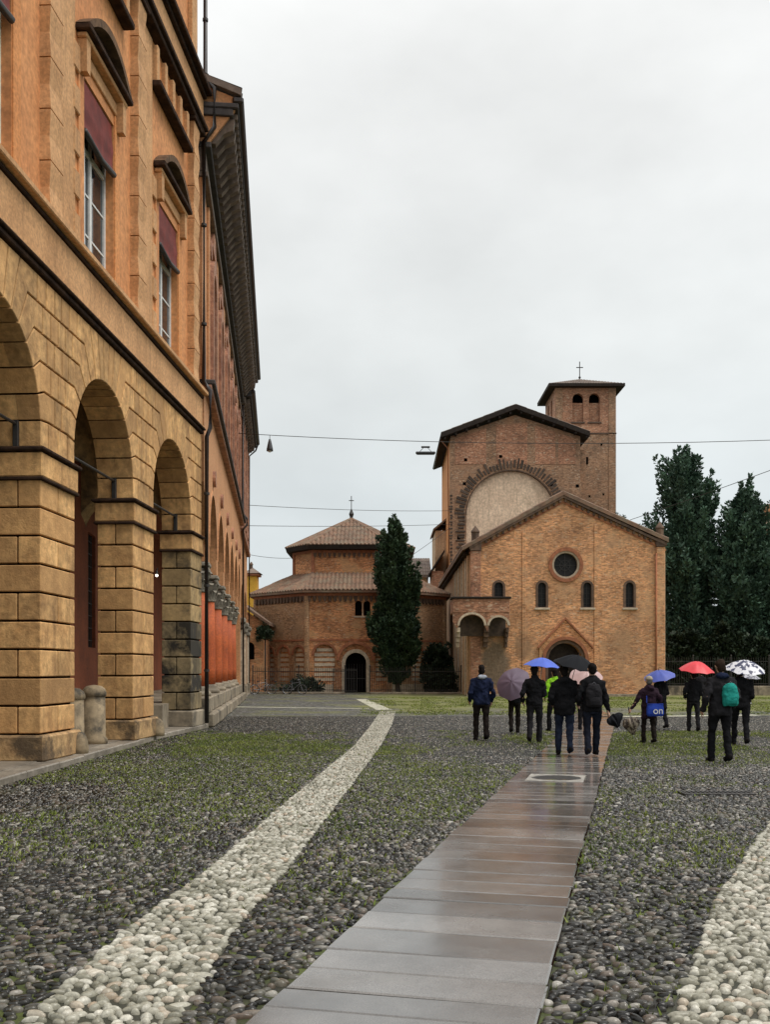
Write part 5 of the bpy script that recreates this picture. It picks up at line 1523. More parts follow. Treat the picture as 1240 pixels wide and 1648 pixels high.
# ------------------------------------------------------------------ eight-sided church
OC = thing('octagonal_church', 'low octagonal red brick church with tiled drum behind the dark cypress', 'church', (-2.7, 79.8, 0), 0, local=False)
OX, OY, OA = -2.7, 79.8, 7.28
HS = OA * math.tan(PI / 8)
def oct_fm(i):
    t = -PI / 2 + i * PI / 4
    nx, ny = math.cos(t), math.sin(t); ux, uy = -ny, nx
    return lambda u, v, n: (OX + nx * (OA + n) + ux * u, OY + ny * (OA + n) + uy * u, v)
OZ = 7.55
front_h = [arch(-1.72, 1.55, 0.75, 2.75, 12), arch(2.45, 0.9, 0.75, 2.75, 12), arch(0.76, 0.50, 5.60, 6.45, 8), arch(1.38, 0.50, 5.60, 6.45, 8)]
for i in range(8):
    fm = oct_fm(i)
    if i == 0:
        d = arch(0.57, 1.55, 0.0, 2.15, 14)
        MB().wall([(-HS, 0)] + d[::-1] + [(HS, 0), (HS, OZ), (-HS, OZ)], front_h, fm, 0, -0.6).build('wall', 'brick_red', OC)
        bl_ = [(-1.72, 1.55), (2.45, 0.9)]
    elif i in (7, 1):
        bl_ = [(-1.45, 1.3), (0.35, 1.3), (2.1, 1.2)] if i == 7 else [(-1.9, 1.2), (0.0, 1.2), (1.9, 1.2)]
        MB().wall([(-HS, 0), (HS, 0), (HS, OZ), (-HS, OZ)], [arch(c, w, 0.75, 2.75, 12) for c, w in bl_], fm, 0, -0.6).build('wall', 'brick_tan', OC)
    else:
        bl_ = []
        MB().wall([(-HS, 0), (HS, 0), (HS, OZ), (-HS, OZ)], [], fm, 0, -0.6).build('wall', 'brick_red', OC)
    for c, w in bl_:
        pn = MB().prism(arch(c, w + 0.02, 0.7, 2.75, 12), fm, -0.24, -0.30).build('blind_arch', 'brick_red', OC)
        for k in range(7):                        # pale stone courses let into the recess
            z = 0.85 + k * 0.36
            hw2 = w / 2 - 0.03 if z + 0.21 < 2.75 else math.sqrt(max(0.02, (w / 2) ** 2 - (z + 0.21 - 2.75) ** 2)) - 0.02
            MB().prism([(c - hw2, z), (c + hw2, z), (c + hw2, z + 0.22), (c - hw2, z + 0.22)], fm, -0.19, -0.24).build('stone_course', 'stone_cream', pn)
        q = MB()
        for j in range(12):
            t0, t1 = PI * j / 12, PI * (j + 1) / 12
            q.prism([(c + r * math.cos(a), 2.75 + r * math.sin(a)) for r, a in ((w / 2 - 0.01, t0), (w / 2 + 0.16, t0), (w / 2 + 0.16, t1), (w / 2 - 0.01, t1))], fm, 0.06, -0.02)
        q.build('arch_moulding', 'brick_mould', pn)
    if i in (0, 1, 7):
        MB().prism([(-HS, 3.78), (HS, 3.78), (HS, 3.90), (-HS, 3.90)], fm, 0.05, -0.01).build('string_course', 'brick_mould', OC)
        MB().prism([(-HS, 0.0), (HS * (-0.35 if i == 0 else 1), 0.0), (HS * (-0.35 if i == 0 else 1), 0.6), (-HS, 0.6)], fm, 0.12, -0.01).build('base_course', 'stone_pale', OC)
        cm = MB().prism([(-0.10, 6.72), (0.0, 6.60), (0.10, 6.72), (0.15, 7.05), (-0.15, 7.05)], lambda u, v, n: (u, -n, v), 0.16, 0.0).mesh('corbel', 'brick_dark')
        for j in range(16):
            u = -HS + 0.2 + j * (2 * HS - 0.4) / 15
            x, y, _ = fm(u, 0, 0)
            share('corbel', cm, OC, (x, y, 0), (0, 0, i * PI / 4))
        MB().prism([(-HS - 0.05, 7.052), (HS + 0.05, 7.052), (HS + 0.05, 7.25), (-HS - 0.05, 7.25)], fm, 0.16, -0.01).build('frieze', 'brick_mould', OC)
for i in (0, 7, 1, 2, 6):
    fm = oct_fm(i)
    x, y, _ = fm(-HS, 0, 0)
    q = MB().lathe([(0.2, 0), (0.2, 7.04)], (x, y, 0), 8); q.build('corner_pier', 'brick_tan', OC)
fm = oct_fm(0)
dr_ = MB().prism(arch(0.57, 1.5, 0.0, 2.15, 14), fm, -0.35, -0.42).build('door', 'void', OC)
for u0, u1 in ((-0.17, 0.53), (0.61, 1.31)):
    q = MB()
    for k in range(4):
        q.prism([(u0 + 0.03 + k * 0.19, 0.1), (u0 + 0.05 + k * 0.19, 0.1), (u0 + 0.05 + k * 0.19, 2.1), (u0 + 0.03 + k * 0.19, 2.1)], fm, -0.25, -0.28)
    q.prism([(u0, 1.0), (u1, 1.0), (u1, 1.05), (u0, 1.05)], fm, -0.245, -0.285)
    q.build('gate_leaf', 'iron', dr_)
q = MB()
for j in range(14):
    t0, t1 = PI * j / 14, PI * (j + 1) / 14
    q.prism([(0.57 + r * math.cos(a), 2.15 + r * math.sin(a)) for r, a in ((0.76, t0), (1.02, t0), (1.02, t1), (0.76, t1))], fm, 0.14, -0.02)
for sg in (-1, 1):
    a, b = sorted((0.57 + sg * 0.76, 0.57 + sg * 1.02)); q.prism([(a, 0), (b, 0), (b, 2.15), (a, 2.15)], fm, 0.14, -0.02)
q.build('door_surround', 'stone_pale', dr_)
q = MB()
for j in range(14):
    t0, t1 = PI * j / 14, PI * (j + 1) / 14
    q.prism([(0.57 + r * math.cos(a), 2.35 + r * math.sin(a)) for r, a in ((1.18, t0), (1.42, t0), (1.42, t1), (1.18, t1))], fm, 0.18, -0.02)
q.build('door_hood', 'brick_mould', dr_)
for c in (0.76, 1.38):
    wv = MB().prism(arch(c, 0.5, 5.6, 6.45, 8), fm, -0.2, -0.24).build('window', 'void', OC)
MB().prism([(1.04, 5.6), (1.10, 5.6), (1.10, 6.5), (1.04, 6.5)], fm, 0.02, -0.1).build('mullion', 'stone_pale', wv)
MB().prism([(0.42, 5.47), (1.72, 5.47), (1.72, 5.58), (0.42, 5.58)], fm, 0.08, -0.02).build('sill', 'stone_pale', wv)
for u in (-HS + 0.1,):
    pass
# lower roof, drum, upper roof
def octring(a, z):
    r = a / math.cos(PI / 8)
    return [(OX + r * math.cos(-PI / 2 - PI / 8 + k * PI / 4), OY + r * math.sin(-PI / 2 - PI / 8 + k * PI / 4), z) for k in range(8)]
def drum(g, z):
    pts = [(-2.75, -4.6), (2.75, -4.6), (4.35, -2.6), (4.35, 2.6), (2.75, 4.6), (-2.75, 4.6), (-4.35, 2.6), (-4.35, -2.6)]
    return [(OX + x * g, OY + y * g, z) for x, y in pts]
lo, hi = octring(OA + 0.5, 7.42), drum(1.02, 8.95)
lo0 = octring(OA + 0.5, 7.27)
rf = MB().add(lo0 + lo + hi, [tuple(range(8))[::-1]] + [(k, (k + 1) % 8, 8 + (k + 1) % 8, 8 + k) for k in range(8)] + [(8 + k, 8 + (k + 1) % 8, 16 + (k + 1) % 8, 16 + k) for k in range(8)])
rfo = rf.build('lower_roof', 'tile', OC)
tl = MB()
for k in (7, 0, 1, 2, 6):
    a, b, c, d = lo[k], lo[(k + 1) % 8], hi[k], hi[(k + 1) % 8]
    tile_face(tl, a, b, c, d, 0.30, 0.12)
tl.build('roof_tiles', 'tile', rfo, kind='stuff')
d0, d1 = drum(1.0, 8.7), drum(1.0, 10.95)
dw = MB().add(d0 + d1, [(k, (k + 1) % 8, 8 + (k + 1) % 8, 8 + k) for k in range(8)]).build('drum_wall', 'brick_red', OC)
for k in range(8):
    MB().tube([d0[k], d1[k]], 0.14, 8).build('drum_pier', 'brick_mould', dw)
cm = MB().prism([(-0.09, 10.25), (0.0, 10.12), (0.09, 10.25), (0.13, 10.5), (-0.13, 10.5)], lambda u, v, n: (u, -n, v), 0.14, 0.0).mesh('corbel', 'brick_dark')
for j in range(15):
    share('corbel', cm, dw, (OX - 2.6 + j * 5.2 / 14, OY - 4.6, 0))
MB().add(drum(1.03, 10.5) + drum(1.03, 10.7), [(k, (k + 1) % 8, 8 + (k + 1) % 8, 8 + k) for k in range(8)]).build('drum_frieze', 'brick_mould', dw)
u0, u1 = drum(1.13, 10.72), drum(1.15, 11.02)
apx = (OX, OY, 13.75)
rf = MB().add(u0 + u1 + [apx], [tuple(range(8))[::-1]] + [(k, (k + 1) % 8, 8 + (k + 1) % 8, 8 + k) for k in range(8)] + [(8 + k, 8 + (k + 1) % 8, 16) for k in range(8)])
rfo = rf.build('upper_roof', 'wood_dark', OC)
tl = MB()
for k in (7, 0, 1, 2, 6):
    tile_face(tl, u1[k], u1[(k + 1) % 8], apx, apx, 0.30, 0.12)
tl.build('roof_tiles', 'tile', rfo, kind='stuff')
for k in range(8):
    MB().tube([Vector(u1[k]) + Vector((0, 0, .03)), Vector(apx) + Vector((0, 0, .05))], 0.10, 6).build('hip_ridge', 'tile', rfo)
MB().prism([(-0.75, 12.35), (1.0, 12.35), (0.7, 12.75), (-0.5, 12.75)], lambda u, v, n: (OX + u, OY - 4.6 - n + (v - 11.0) * 1.72, v), 0.10, 0.0).build('skylight_cap', 'stone_pale', rfo)
q = MB().lathe([(0.18, 0), (0.12, 0.2), (0.2, 0.45), (0.12, 0.65), (0.03, 0.9)], (OX, OY, 13.7), 8).tube([(OX, OY, 14.5), (OX, OY, 15.6)], 0.03, 6)
q.box(OX - 0.2, OX + 0.2, OY - 0.02, OY + 0.02, 15.2, 15.26)
q.build('finial', 'iron', OC)

# ------------------------------------------------------------------ small houses behind
SH = thing('brick_cottage', 'low brick house with tiled lean-to roof between the arcade row and octagonal church', 'house', (-10.3, 73, 0), 0, local=False)
MB().wall([(-13, 0), (-8.75, 0), (-8.75, 5.0), (-10.6, 6.3), (-13, 6.3)], [arch(-9.75, 0.7, 2.4, 3.3, 10)], lambda u, v, n: (u, 71.5 - n, v), 0, -0.4).build('wall', 'brick_red', SH)
MB().box(-9.1, -8.75, 71.9, 80, 0, 5.0).build('side_wall', 'brick_red', SH)
MB().prism(arch(-9.75, 0.7, 2.4, 3.3, 10), lambda u, v, n: (u, 71.5 - n, v), -0.2, -0.24).build('window', 'void', SH)
rf = MB().prism([(-8.3, 4.85), (-10.6, 6.45), (-13, 6.45), (-13, 6.65), (-10.6, 6.65), (-8.3, 5.05)], lambda u, v, n: (u, 71.1 - n, v), 0, -9).build('roof', 'tile', SH)
MB().tube([(-8.62, 71.45, 0.1), (-8.62, 71.45, 4.8)], 0.05, 6).build('downpipe', 'pipe', SH, True)
YT = thing('yellow_turret', 'small yellow plastered turret with dark cap beside the arcade end', 'tower', (-11.1, 84, 0), 0, local=False)
MB().cbox(-11.75, -10.85, 84, 85.4, 0, 9.6, 0.03).build('shaft', 'yellow', YT)
MB().cbox(-11.9, -10.65, 83.8, 85.6, 9.602, 9.8, 0.03).build('cornice', 'brick_mould', YT)
MB().add([(-12.0, 83.7, 9.81), (-10.5, 83.7, 9.81), (-10.5, 85.7, 9.81), (-12.0, 85.7, 9.81), (-11.25, 84.7, 10.35)], [(0, 1, 4), (1, 2, 4), (2, 3, 4), (3, 0, 4), (3, 2, 1, 0)]).build('roof', 'tile_grey', YT)
MB().lathe([(0.14, 0), (0.12, 0.35), (0.18, 0.4), (0.04, 0.65)], (-11.4, 84.7, 10.2), 8).build('chimney', 'brick_dark', YT)
MH = thing('cloister_house', 'plain house with grey tiled roof glimpsed between cypress and choir', 'house', (2, 103, 0), 0, local=False)
MB().box(-4, 4.4, 101, 108, 0, 11.2).build('wall', 'stucco_side', MH)
rf = MB().prism([(100.4, 11.0), (104.5, 13.1), (108.6, 11.0), (108.6, 11.2), (104.5, 13.35), (100.4, 11.2)], lambda u, v, n: (n, u, v), -4.5, 4.7).build('roof', 'tile_grey', MH)
tl = MB(); tile_face(tl, (-4.5, 100.4, 11.21), (4.7, 100.4, 11.21), (-4.5, 104.5, 13.36), (4.7, 104.5, 13.36), 0.25); tl.build('roof_tiles', 'tile_grey', rf, kind='stuff')
RH = thing('red_roof_house', 'distant house with red tiled roof at the right edge behind the cypresses', 'house', (36, 92, 0), 0, local=False)
MB().box(34.2, 44, 90, 98, 0, 14.2).build('wall', 'stucco_side', RH)
rf = MB().prism([(89.4, 14.1), (94, 16.4), (98.6, 14.1), (98.6, 14.35), (94, 16.65), (89.4, 14.35)], lambda u, v, n: (n, u, v), 33.7, 44.4).build('roof', 'tile', RH)
MB().cbox(35.2, 35.9, 92, 92.6, 15.2, 17.0, 0.03).build('chimney', 'brick_red', rf)
# ------------------------------------------------------------------ trees, shrubs
def leaves(name, matname, parent, plumes, per, size, seed, off, outward=0.5):
    """leaf-sized faces gathered in upright plumes. plumes: (base, axis, length, radius)"""
    r = np.random.default_rng(seed)
    B = np.array([p[0] for p in plumes]); A = np.array([p[1] for p in plumes]); Ln = np.array([p[2] for p in plumes]); Rd = np.array([p[3] for p in plumes])
    A = A / np.linalg.norm(A, axis=1, keepdims=True)
    n = len(plumes) * per
    idx = np.repeat(np.arange(len(plumes)), per)
    t = r.uniform(0, 1, n) ** 0.9
    taper = np.sin(np.clip(0.18 + 0.82 * t, 0, 1) * PI) ** 0.6 * (1 - 0.35 * t)
    d = r.normal(0, 1, (n, 3)); d -= (d * A[idx]).sum(1, keepdims=True) * A[idx]
    d /= np.linalg.norm(d, axis=1, keepdims=True) + 1e-6
    rad = Rd[idx] * taper * np.sqrt(r.uniform(0.05, 1, n))
    p = B[idx] + A[idx] * (Ln[idx] * t)[:, None] + d * rad[:, None]
    dirn = A[idx] * 0.75 + d * outward + r.normal(0, 0.35, (n, 3))
    dirn /= np.linalg.norm(dirn, axis=1, keepdims=True)
    side = np.cross(dirn, r.normal(0, 1, (n, 3))); side /= np.linalg.norm(side, axis=1, keepdims=True) + 1e-6
    L = size * r.uniform(0.6, 1.5, n)[:, None]; W = L * 0.26
    V = np.stack([p - side * W * 0.4, p + side * W * 0.4, p + dirn * L * 0.55 + side * W, p + dirn * L, p + dirn * L * 0.55 - side * W], 1)
    V = V.reshape(-1, 3) - np.array(off)
    o = np.arange(n)[:, None] * 5
    F = np.concatenate([o + np.array([[0, 1, 2]]), o + np.array([[0, 2, 4]]), o + np.array([[4, 2, 3]])], 0)
    pt = r.normal(0, 0.2, len(plumes))
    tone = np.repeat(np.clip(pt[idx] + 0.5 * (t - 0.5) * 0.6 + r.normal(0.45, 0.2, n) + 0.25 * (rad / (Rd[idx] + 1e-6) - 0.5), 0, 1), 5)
    me = mesh_np(name, V, F, matname, tone, False)
    ob = bpy.data.objects.new(name, me); COL.objects.link(ob); ob.parent = parent
    return ob

def cypress(label, base, prof, matname, seed, nplume, per, size, trunk_top, lean=(0, 0), plen=1.4, prad=0.42, group='cypresses about the churches', trunk_r=0.2):
    """prof: (height, radius) outline of the crown"""
    t = thing('cypress_tree', label, 'tree', base, 0, group)
    r = random.Random(seed)
    bx, by, bz = base
    hs = [p[0] for p in prof]; rs_ = [p[1] for p in prof]
    pl = []
    area = [0.5 * (rs_[i] + rs_[i + 1]) * (hs[i + 1] - hs[i]) for i in range(len(hs) - 1)]
    lob = [(r.uniform(0, 2 * PI), r.uniform(0.06, 0.20), r.choice([1, 2, 3])) for _ in range(4)]
    for _ in range(nplume):
        i = r.choices(range(len(area)), area)[0]
        h = r.uniform(hs[i], hs[i + 1]); R_ = float(np.interp(h, hs, rs_))
        a = r.uniform(0, 2 * PI)
        k = 1 + sum(w * math.sin(f * a + p + h * 1.3) for p, w, f in lob)
        q = R_ * k * math.sqrt(r.uniform(0.1, 1.0))
        pos = (q * math.cos(a) + lean[0] * h, q * math.sin(a) + lean[1] * h, h - plen * 0.4)
        ax = (0.35 * math.cos(a) * q / (R_ + 0.01) + r.gauss(0, 0.1), 0.35 * math.sin(a) * q / (R_ + 0.01) + r.gauss(0, 0.1), 1.0)
        f = r.uniform(0.5, 1.55) * (0.55 + 0.45 * min(1, R_ / 1.2))
        pl.append((pos, ax, plen * f, prad * f))
    # a few spires break the outline at the top
    for _ in range(9):
        h = hs[-1] - r.uniform(0.3, 2.6); R_ = float(np.interp(h, hs, rs_)); a = r.uniform(0, 2 * PI)
        pl.append(((R_ * 0.85 * math.cos(a) + lean[0] * h, R_ * 0.85 * math.sin(a) + lean[1] * h, h - 0.5), (r.gauss(0, .08), r.gauss(0, .08), 1), plen * r.uniform(0.8, 1.3), prad * 0.5))
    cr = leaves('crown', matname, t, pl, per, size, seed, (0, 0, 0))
    core = MB()
    core.loft([(lean[0] * h, lean[1] * h, h, max(0.02, q * 0.38), max(0.02, q * 0.38)) for h, q in prof[:-2]], 10)
    core.build('inner_foliage', matname, t, uv=False)
    MB().tube([(0.1, 0, -0.1), (lean[0] * 1.2, lean[1] * 1.2, 1.3), (lean[0] * trunk_top, lean[1] * trunk_top, trunk_top)], trunk_r, 9, trunk_r * 0.3).build('trunk', 'bark', t, True)
    for k in range(6):
        h = 1.2 + k * trunk_top * 0.12; a = k * 2.4
        R_ = float(np.interp(h + 1.0, hs, rs_)) * 0.8
        MB().tube([(lean[0] * h, lean[1] * h, h), (R_ * math.cos(a) + lean[0] * h, R_ * math.sin(a) + lean[1] * h, h + 1.1)], trunk_r * 0.35, 6, 0.02).build('limb', 'bark', t, True)
    return t

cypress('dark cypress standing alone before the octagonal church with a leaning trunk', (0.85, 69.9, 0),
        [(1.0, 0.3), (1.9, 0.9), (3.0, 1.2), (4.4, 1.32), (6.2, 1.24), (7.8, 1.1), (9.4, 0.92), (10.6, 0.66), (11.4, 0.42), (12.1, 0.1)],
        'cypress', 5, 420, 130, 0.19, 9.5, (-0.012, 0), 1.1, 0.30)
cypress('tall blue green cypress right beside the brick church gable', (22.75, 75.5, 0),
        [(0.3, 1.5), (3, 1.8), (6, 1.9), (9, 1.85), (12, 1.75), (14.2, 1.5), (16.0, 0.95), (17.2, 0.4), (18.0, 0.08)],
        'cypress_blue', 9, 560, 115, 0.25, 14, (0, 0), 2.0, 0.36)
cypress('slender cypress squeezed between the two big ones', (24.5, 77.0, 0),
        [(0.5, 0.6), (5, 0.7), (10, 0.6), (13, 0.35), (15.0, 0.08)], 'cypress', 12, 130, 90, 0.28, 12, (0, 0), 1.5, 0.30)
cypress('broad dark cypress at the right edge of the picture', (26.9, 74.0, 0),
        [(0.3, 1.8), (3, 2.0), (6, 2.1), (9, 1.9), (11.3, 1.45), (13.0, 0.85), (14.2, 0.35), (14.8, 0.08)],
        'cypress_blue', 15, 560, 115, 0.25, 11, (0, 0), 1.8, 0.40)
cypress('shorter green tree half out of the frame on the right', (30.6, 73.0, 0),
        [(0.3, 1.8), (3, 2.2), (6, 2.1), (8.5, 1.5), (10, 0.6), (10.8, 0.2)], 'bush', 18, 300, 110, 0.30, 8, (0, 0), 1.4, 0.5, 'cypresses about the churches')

def shrub(label, base, rx, ry, h, seed, nplume=110, per=90, size=0.2, mat_='bush', name='shrub'):
    t = thing(name, label, 'shrub', base, 0)
    r = random.Random(seed); pl = []
    for _ in range(nplume):
        a = r.uniform(0, 2 * PI); c = r.uniform(0, 1) ** 0.5; z = r.uniform(0.05, 1)
        k = math.sqrt(max(0.05, 1 - (z * 0.95) ** 2))
        pl.append(((rx * c * k * math.cos(a), ry * c * k * math.sin(a), z * h - 0.3), (0.6 * c * math.cos(a), 0.6 * c * math.sin(a), 1), r.uniform(0.4, 0.9), r.uniform(0.2, 0.36)))
    leaves('foliage', mat_, t, pl, per, size, seed, (0, 0, 0), 0.9)
    for k in range(4):
        a = k * 1.7
        MB().tube([(0.1 * math.cos(a), 0.1 * math.sin(a), -0.05), (0.5 * rx * math.cos(a), 0.5 * ry * math.sin(a), h * 0.7)], 0.05, 6, 0.015).build('stem', 'bark', t, True)
    return t
shrub('rounded dark shrub between the lone cypress and church side wall', (3.75, 69.6, 0), 1.05, 0.9, 3.1, 31)
shrub('small dark shrub on the wall of the low brick house', (-8.55, 71.0, 3.9), 0.28, 0.25, 0.75, 33, 12, 60)
for i, (x, w) in enumerate(((19.3, 1.7), (21.4, 1.6), (23.8, 1.7), (26.1, 1.6), (28.6, 1.8))):
    lab = ['dark shrub behind the right railing closest to the church corner', 'dark shrub behind the railing below the tall blue green cypress', 'dark shrub behind the railing under the slender cypress',
           'dark shrub behind the railing above the patterned umbrella', 'dark shrub behind the railing at the right picture edge'][i]
    shrub(lab, (x, 70.0 + 0.4 * (i % 2), 0), w, 1.2, 3.6 + 0.5 * (i % 3), 40 + i, 130, 90, 0.24)
# a few weeds on the church roof and choir
for i, (x, y, z) in enumerate(((15.05, 63, 10.75), (16.3, 63, 10.05))):
    shrub(['tuft of weeds growing on the church roof, upper one', 'tuft of weeds growing on the church roof, lower one'][i], (x, y, z), 0.16, 0.16, 0.55, 60 + i, 8, 50, 0.14, 'cypress', 'roof_weed')

# ------------------------------------------------------------------ railings
def railing(name, label, p0, p1, h, pitch, post_every, kerb_h, kerb_w, kerb_mat, gaps=()):
    p0, p1 = Vector(p0), Vector(p1)
    L = (p1 - p0).length
    ang = math.atan2(p1.y - p0.y, p1.x - p0.x)
    t = thing(name, label, 'fence', p0, ang)
    bar = MB().tube([(0, 0, 0), (0, 0, h - kerb_h - 0.05)], 0.013, 5).tube([(0, 0, h - kerb_h - 0.05), (0, 0, h - kerb_h + 0.10)], 0.02, 5, 0.002).mesh('bar', 'iron')
    post = MB().box(-0.035, 0.035, -0.035, 0.035, 0, h - kerb_h + 0.12).ball((0, 0, h - kerb_h + 0.17), 0.06, 8, 6).mesh('post', 'iron')
    s = 0.0
    segs = []
    cur = 0.0
    for g0, g1 in list(gaps) + [(L, L)]:
        segs.append((cur, g0)); cur = g1
    for a, b in segs:
        k = a
        while k < b - 1.0:
            e = min(k + 1.6, b)
            MB().cbox(k + 0.004, e - 0.004, -kerb_w / 2, kerb_w / 2, 0, kerb_h, 0.02).build('kerb_stone', kerb_mat, t)
            k = e
        MB().box(a, b, -0.018, 0.018, kerb_h + 0.12, kerb_h + 0.16).box(a, b, -0.018, 0.018, h - 0.22, h - 0.18).build('rail', 'iron', t)
        n = int((b - a) / pitch)
        for i in range(1, n):
            share('bar', bar, t, (a + i * (b - a) / n, 0, kerb_h))
        n = max(1, round((b - a) / post_every))
        for i in range(n + 1):
            share('post', post, t, (a + i * (b - a) / n, 0, kerb_h))
    return t
railing('iron_railing', 'black iron railing on a low kerb before the octagonal church', (-9.0, 67.6, 0), (5.1, 66.6, 0), 1.75, 0.15, 3.0, 0.16, 0.5, 'podium', [(6.3, 8.0)])
gt = thing('iron_gate', 'black iron double gate of the railing in front of the octagonal church door', 'gate', (-2.7, 67.15, 0), -0.07)
for sg in (-1, 1):
    q = MB()
    for (x0, x1, z0, z1) in ((0.02, 0.82, 0.2, 0.25), (0.02, 0.82, 1.62, 1.67), (0.02, 0.06, 0.1, 1.75), (0.78, 0.82, 0.1, 1.75)):
        a, b = sorted((sg * x0, sg * x1)); q.box(a, b, -0.02, 0.02, z0, z1)
    lf2 = q.build('gate_leaf', 'iron', gt)
    for i in range(5):
        x = sg * (0.17 + i * 0.12); MB().tube([(x, 0, 0.2), (x, 0, 1.78)], 0.012, 5).build('bar', 'iron', lf2)
railing('iron_railing', 'tall black iron railing on a grey stone wall under the right cypresses', (17.6, 64.6, 0), (29.5, 63.6, 0), 2.4, 0.15, 2.4, 0.62, 0.45, 'podium')

# ------------------------------------------------------------------ bicycles leaning on the railing
def bicycle(label, loc, rz, paint):
    t = thing('bicycle', label, 'bicycle', loc, rz, 'bicycles parked along the railing')
    for x in (-0.52, 0.52):
        q = MB()
        q.tube([(x + 0.33 * math.cos(2 * PI * i / 20), 0, 0.34 + 0.33 * math.sin(2 * PI * i / 20)) for i in range(21)], 0.022, 6)
        w = q.build('wheel', 'rubber', t, True)
        MB().tube([(x + 0.30 * math.cos(2 * PI * i / 20), 0, 0.34 + 0.30 * math.sin(2 * PI * i / 20)) for i in range(21)], 0.012, 5).build('rim', 'chrome', w, True)
        q = MB()
        for i in range(8): q.tube([(x, 0, 0.34), (x + 0.3 * math.cos(PI * i / 4), 0, 0.34 + 0.3 * math.sin(PI * i / 4))], 0.003, 3)
        q.build('spokes', 'chrome', w)
    q = MB()
    for a, b in (((-0.52, 0, 0.34), (-0.12, 0, 0.32)), ((-0.12, 0, 0.32), (-0.22, 0, 0.82)), ((-0.52, 0, 0.34), (-0.2, 0, 0.74)), ((-0.12, 0, 0.32), (0.36, 0, 0.74)), ((-0.2, 0, 0.74), (0.34, 0, 0.82)), ((0.34, 0, 0.92), (0.52, 0, 0.34))):
        q.tube([a, b], 0.018, 6)
    q.build('frame', paint, t)
    MB().ball((-0.24, 0, 0.87), (0.13, 0.07, 0.035), 10, 6).build('saddle', 'rubber', t, True)
    MB().tube([(0.26, -0.28, 0.98), (0.36, -0.1, 1.0), (0.34, 0, 0.95), (0.36, 0.1, 1.0), (0.26, 0.28, 0.98)], 0.013, 6).build('handlebar', 'chrome', t)
    MB().lathe([(0.08, -0.01), (0.08, 0.01)], (-0.12, 0, 0.32), 12).build('crank', 'chrome', t)
M['rubber'] = plain('black rubber', (0.015, 0.015, 0.016), 0.7)
M['chrome'] = plain('dull steel', (0.45, 0.45, 0.46), 0.35, 0.9)
M['bike_green'] = plain('dark green paint', (0.02, 0.06, 0.03), 0.4)
M['bike_grey'] = plain('grey paint', (0.2, 0.2, 0.21), 0.4)
bicycle('bicycle parked leftmost against the railing next to the arcade end', (-8.35, 67.2, 0), 0.5, 'bike_grey')
bicycle('green bicycle parked second from the arcade end at the railing', (-7.15, 67.1, 0), 0.15, 'bike_green')
bicycle('grey bicycle parked third from the arcade end at the railing', (-6.1, 67.05, 0), -0.2, 'bike_grey')
shrub('low green plants at the railing behind the bicycles', (-5.6, 68.4, 0), 1.3, 0.4, 0.9, 71, 40, 60, 0.16)

# ------------------------------------------------------------------ overhead wires and hanging lamps
def wire(label, a, b, sag, r=0.014, name='overhead_wire'):
    a, b = Vector(a), Vector(b)
    pts = [a + (b - a) * (i / 16) - Vector((0, 0, sag * 4 * (i / 16) * (1 - i / 16))) for i in range(17)]
    o = MB().tube(pts, r, 5).build(name, 'iron', None, True)
    o.location = a
    me = o.data
    me.vertices.foreach_set('co', (np.array([v.co[:] for v in me.vertices]) - np.array(a[:])).astype(np.float32).ravel())
    return tag(o, label, 'wire', 'overhead wires')
wire('highest overhead wire crossing the sky with hanging lamps', (-7.45, 50.5, 13.66), (26, 49.5, 13.4), 0.50, 0.017)
wire('upper of the two thin wires above the octagonal church', (-9.15, 64.5, 12.35), (5.7, 87.8, 15.7), 0.15, 0.018)
wire('lower of the two thin wires above the octagonal church', (-9.15, 64.6, 11.02), (5.7, 87.8, 14.5), 0.10, 0.018)
wire('slanting wire coming down to the church gable from the right', (24.5, 40, 13.1), (15.3, 62.0, 11.0), 0.12, 0.018)
wire('short low wire beside the yellow turret', (-9.3, 66.5, 9.4), (-7.3, 77.0, 10.3), 0.1, 0.016)
wire('short slanting wire between lone cypress and choir', (1.3, 75.0, 9.8), (5.7, 88.2, 14.2), 0.05, 0.018)
# tubular lamp slung under the wire
lp = thing('hanging_lamp', 'flat tubular street lamp slung under the highest wire', 'lamp', (2.05, 50.2, 12.55), 0)
M['lamp_grey'] = plain('dark grey metal', (0.06, 0.06, 0.065), 0.5, 0.3)
MB().cbox(-0.50, 0.50, -0.10, 0.10, 0.0, 0.11, 0.03).build('housing', 'lamp_grey', lp)
MB().cbox(-0.45, 0.45, -0.08, 0.08, -0.035, -0.002, 0.015).build('diffuser', 'glass', lp)
for x in (-0.3, 0.3): MB().tube([(x, 0, 0.11), (x * 0.4, 0, 0.30)], 0.014, 5).build('hanger', 'iron', lp)
MB().cbox(-0.22, 0.22, -0.03, 0.03, 0.30, 0.39, 0.012).build('clamp', 'iron', lp)
bl2 = thing('hanging_bell_lamp', 'small bell shaped lamp hanging from the wire next to the dark eaves', 'lamp', (-5.85, 50.45, 12.75), 0)
MB().lathe([(0.17, 0), (0.16, 0.12), (0.09, 0.45), (0.05, 0.60)], (0, 0, 0), 12).build('shade', 'lamp_grey', bl2, True)
MB().tube([(0, 0, 0.6), (0, 0, 0.80)], 0.015, 5).build('hanger', 'iron', bl2)
MB().ball((0, 0, 0.0), (0.10, 0.10, 0.07), 10, 6).build('bulb', 'white_frame', bl2, True)
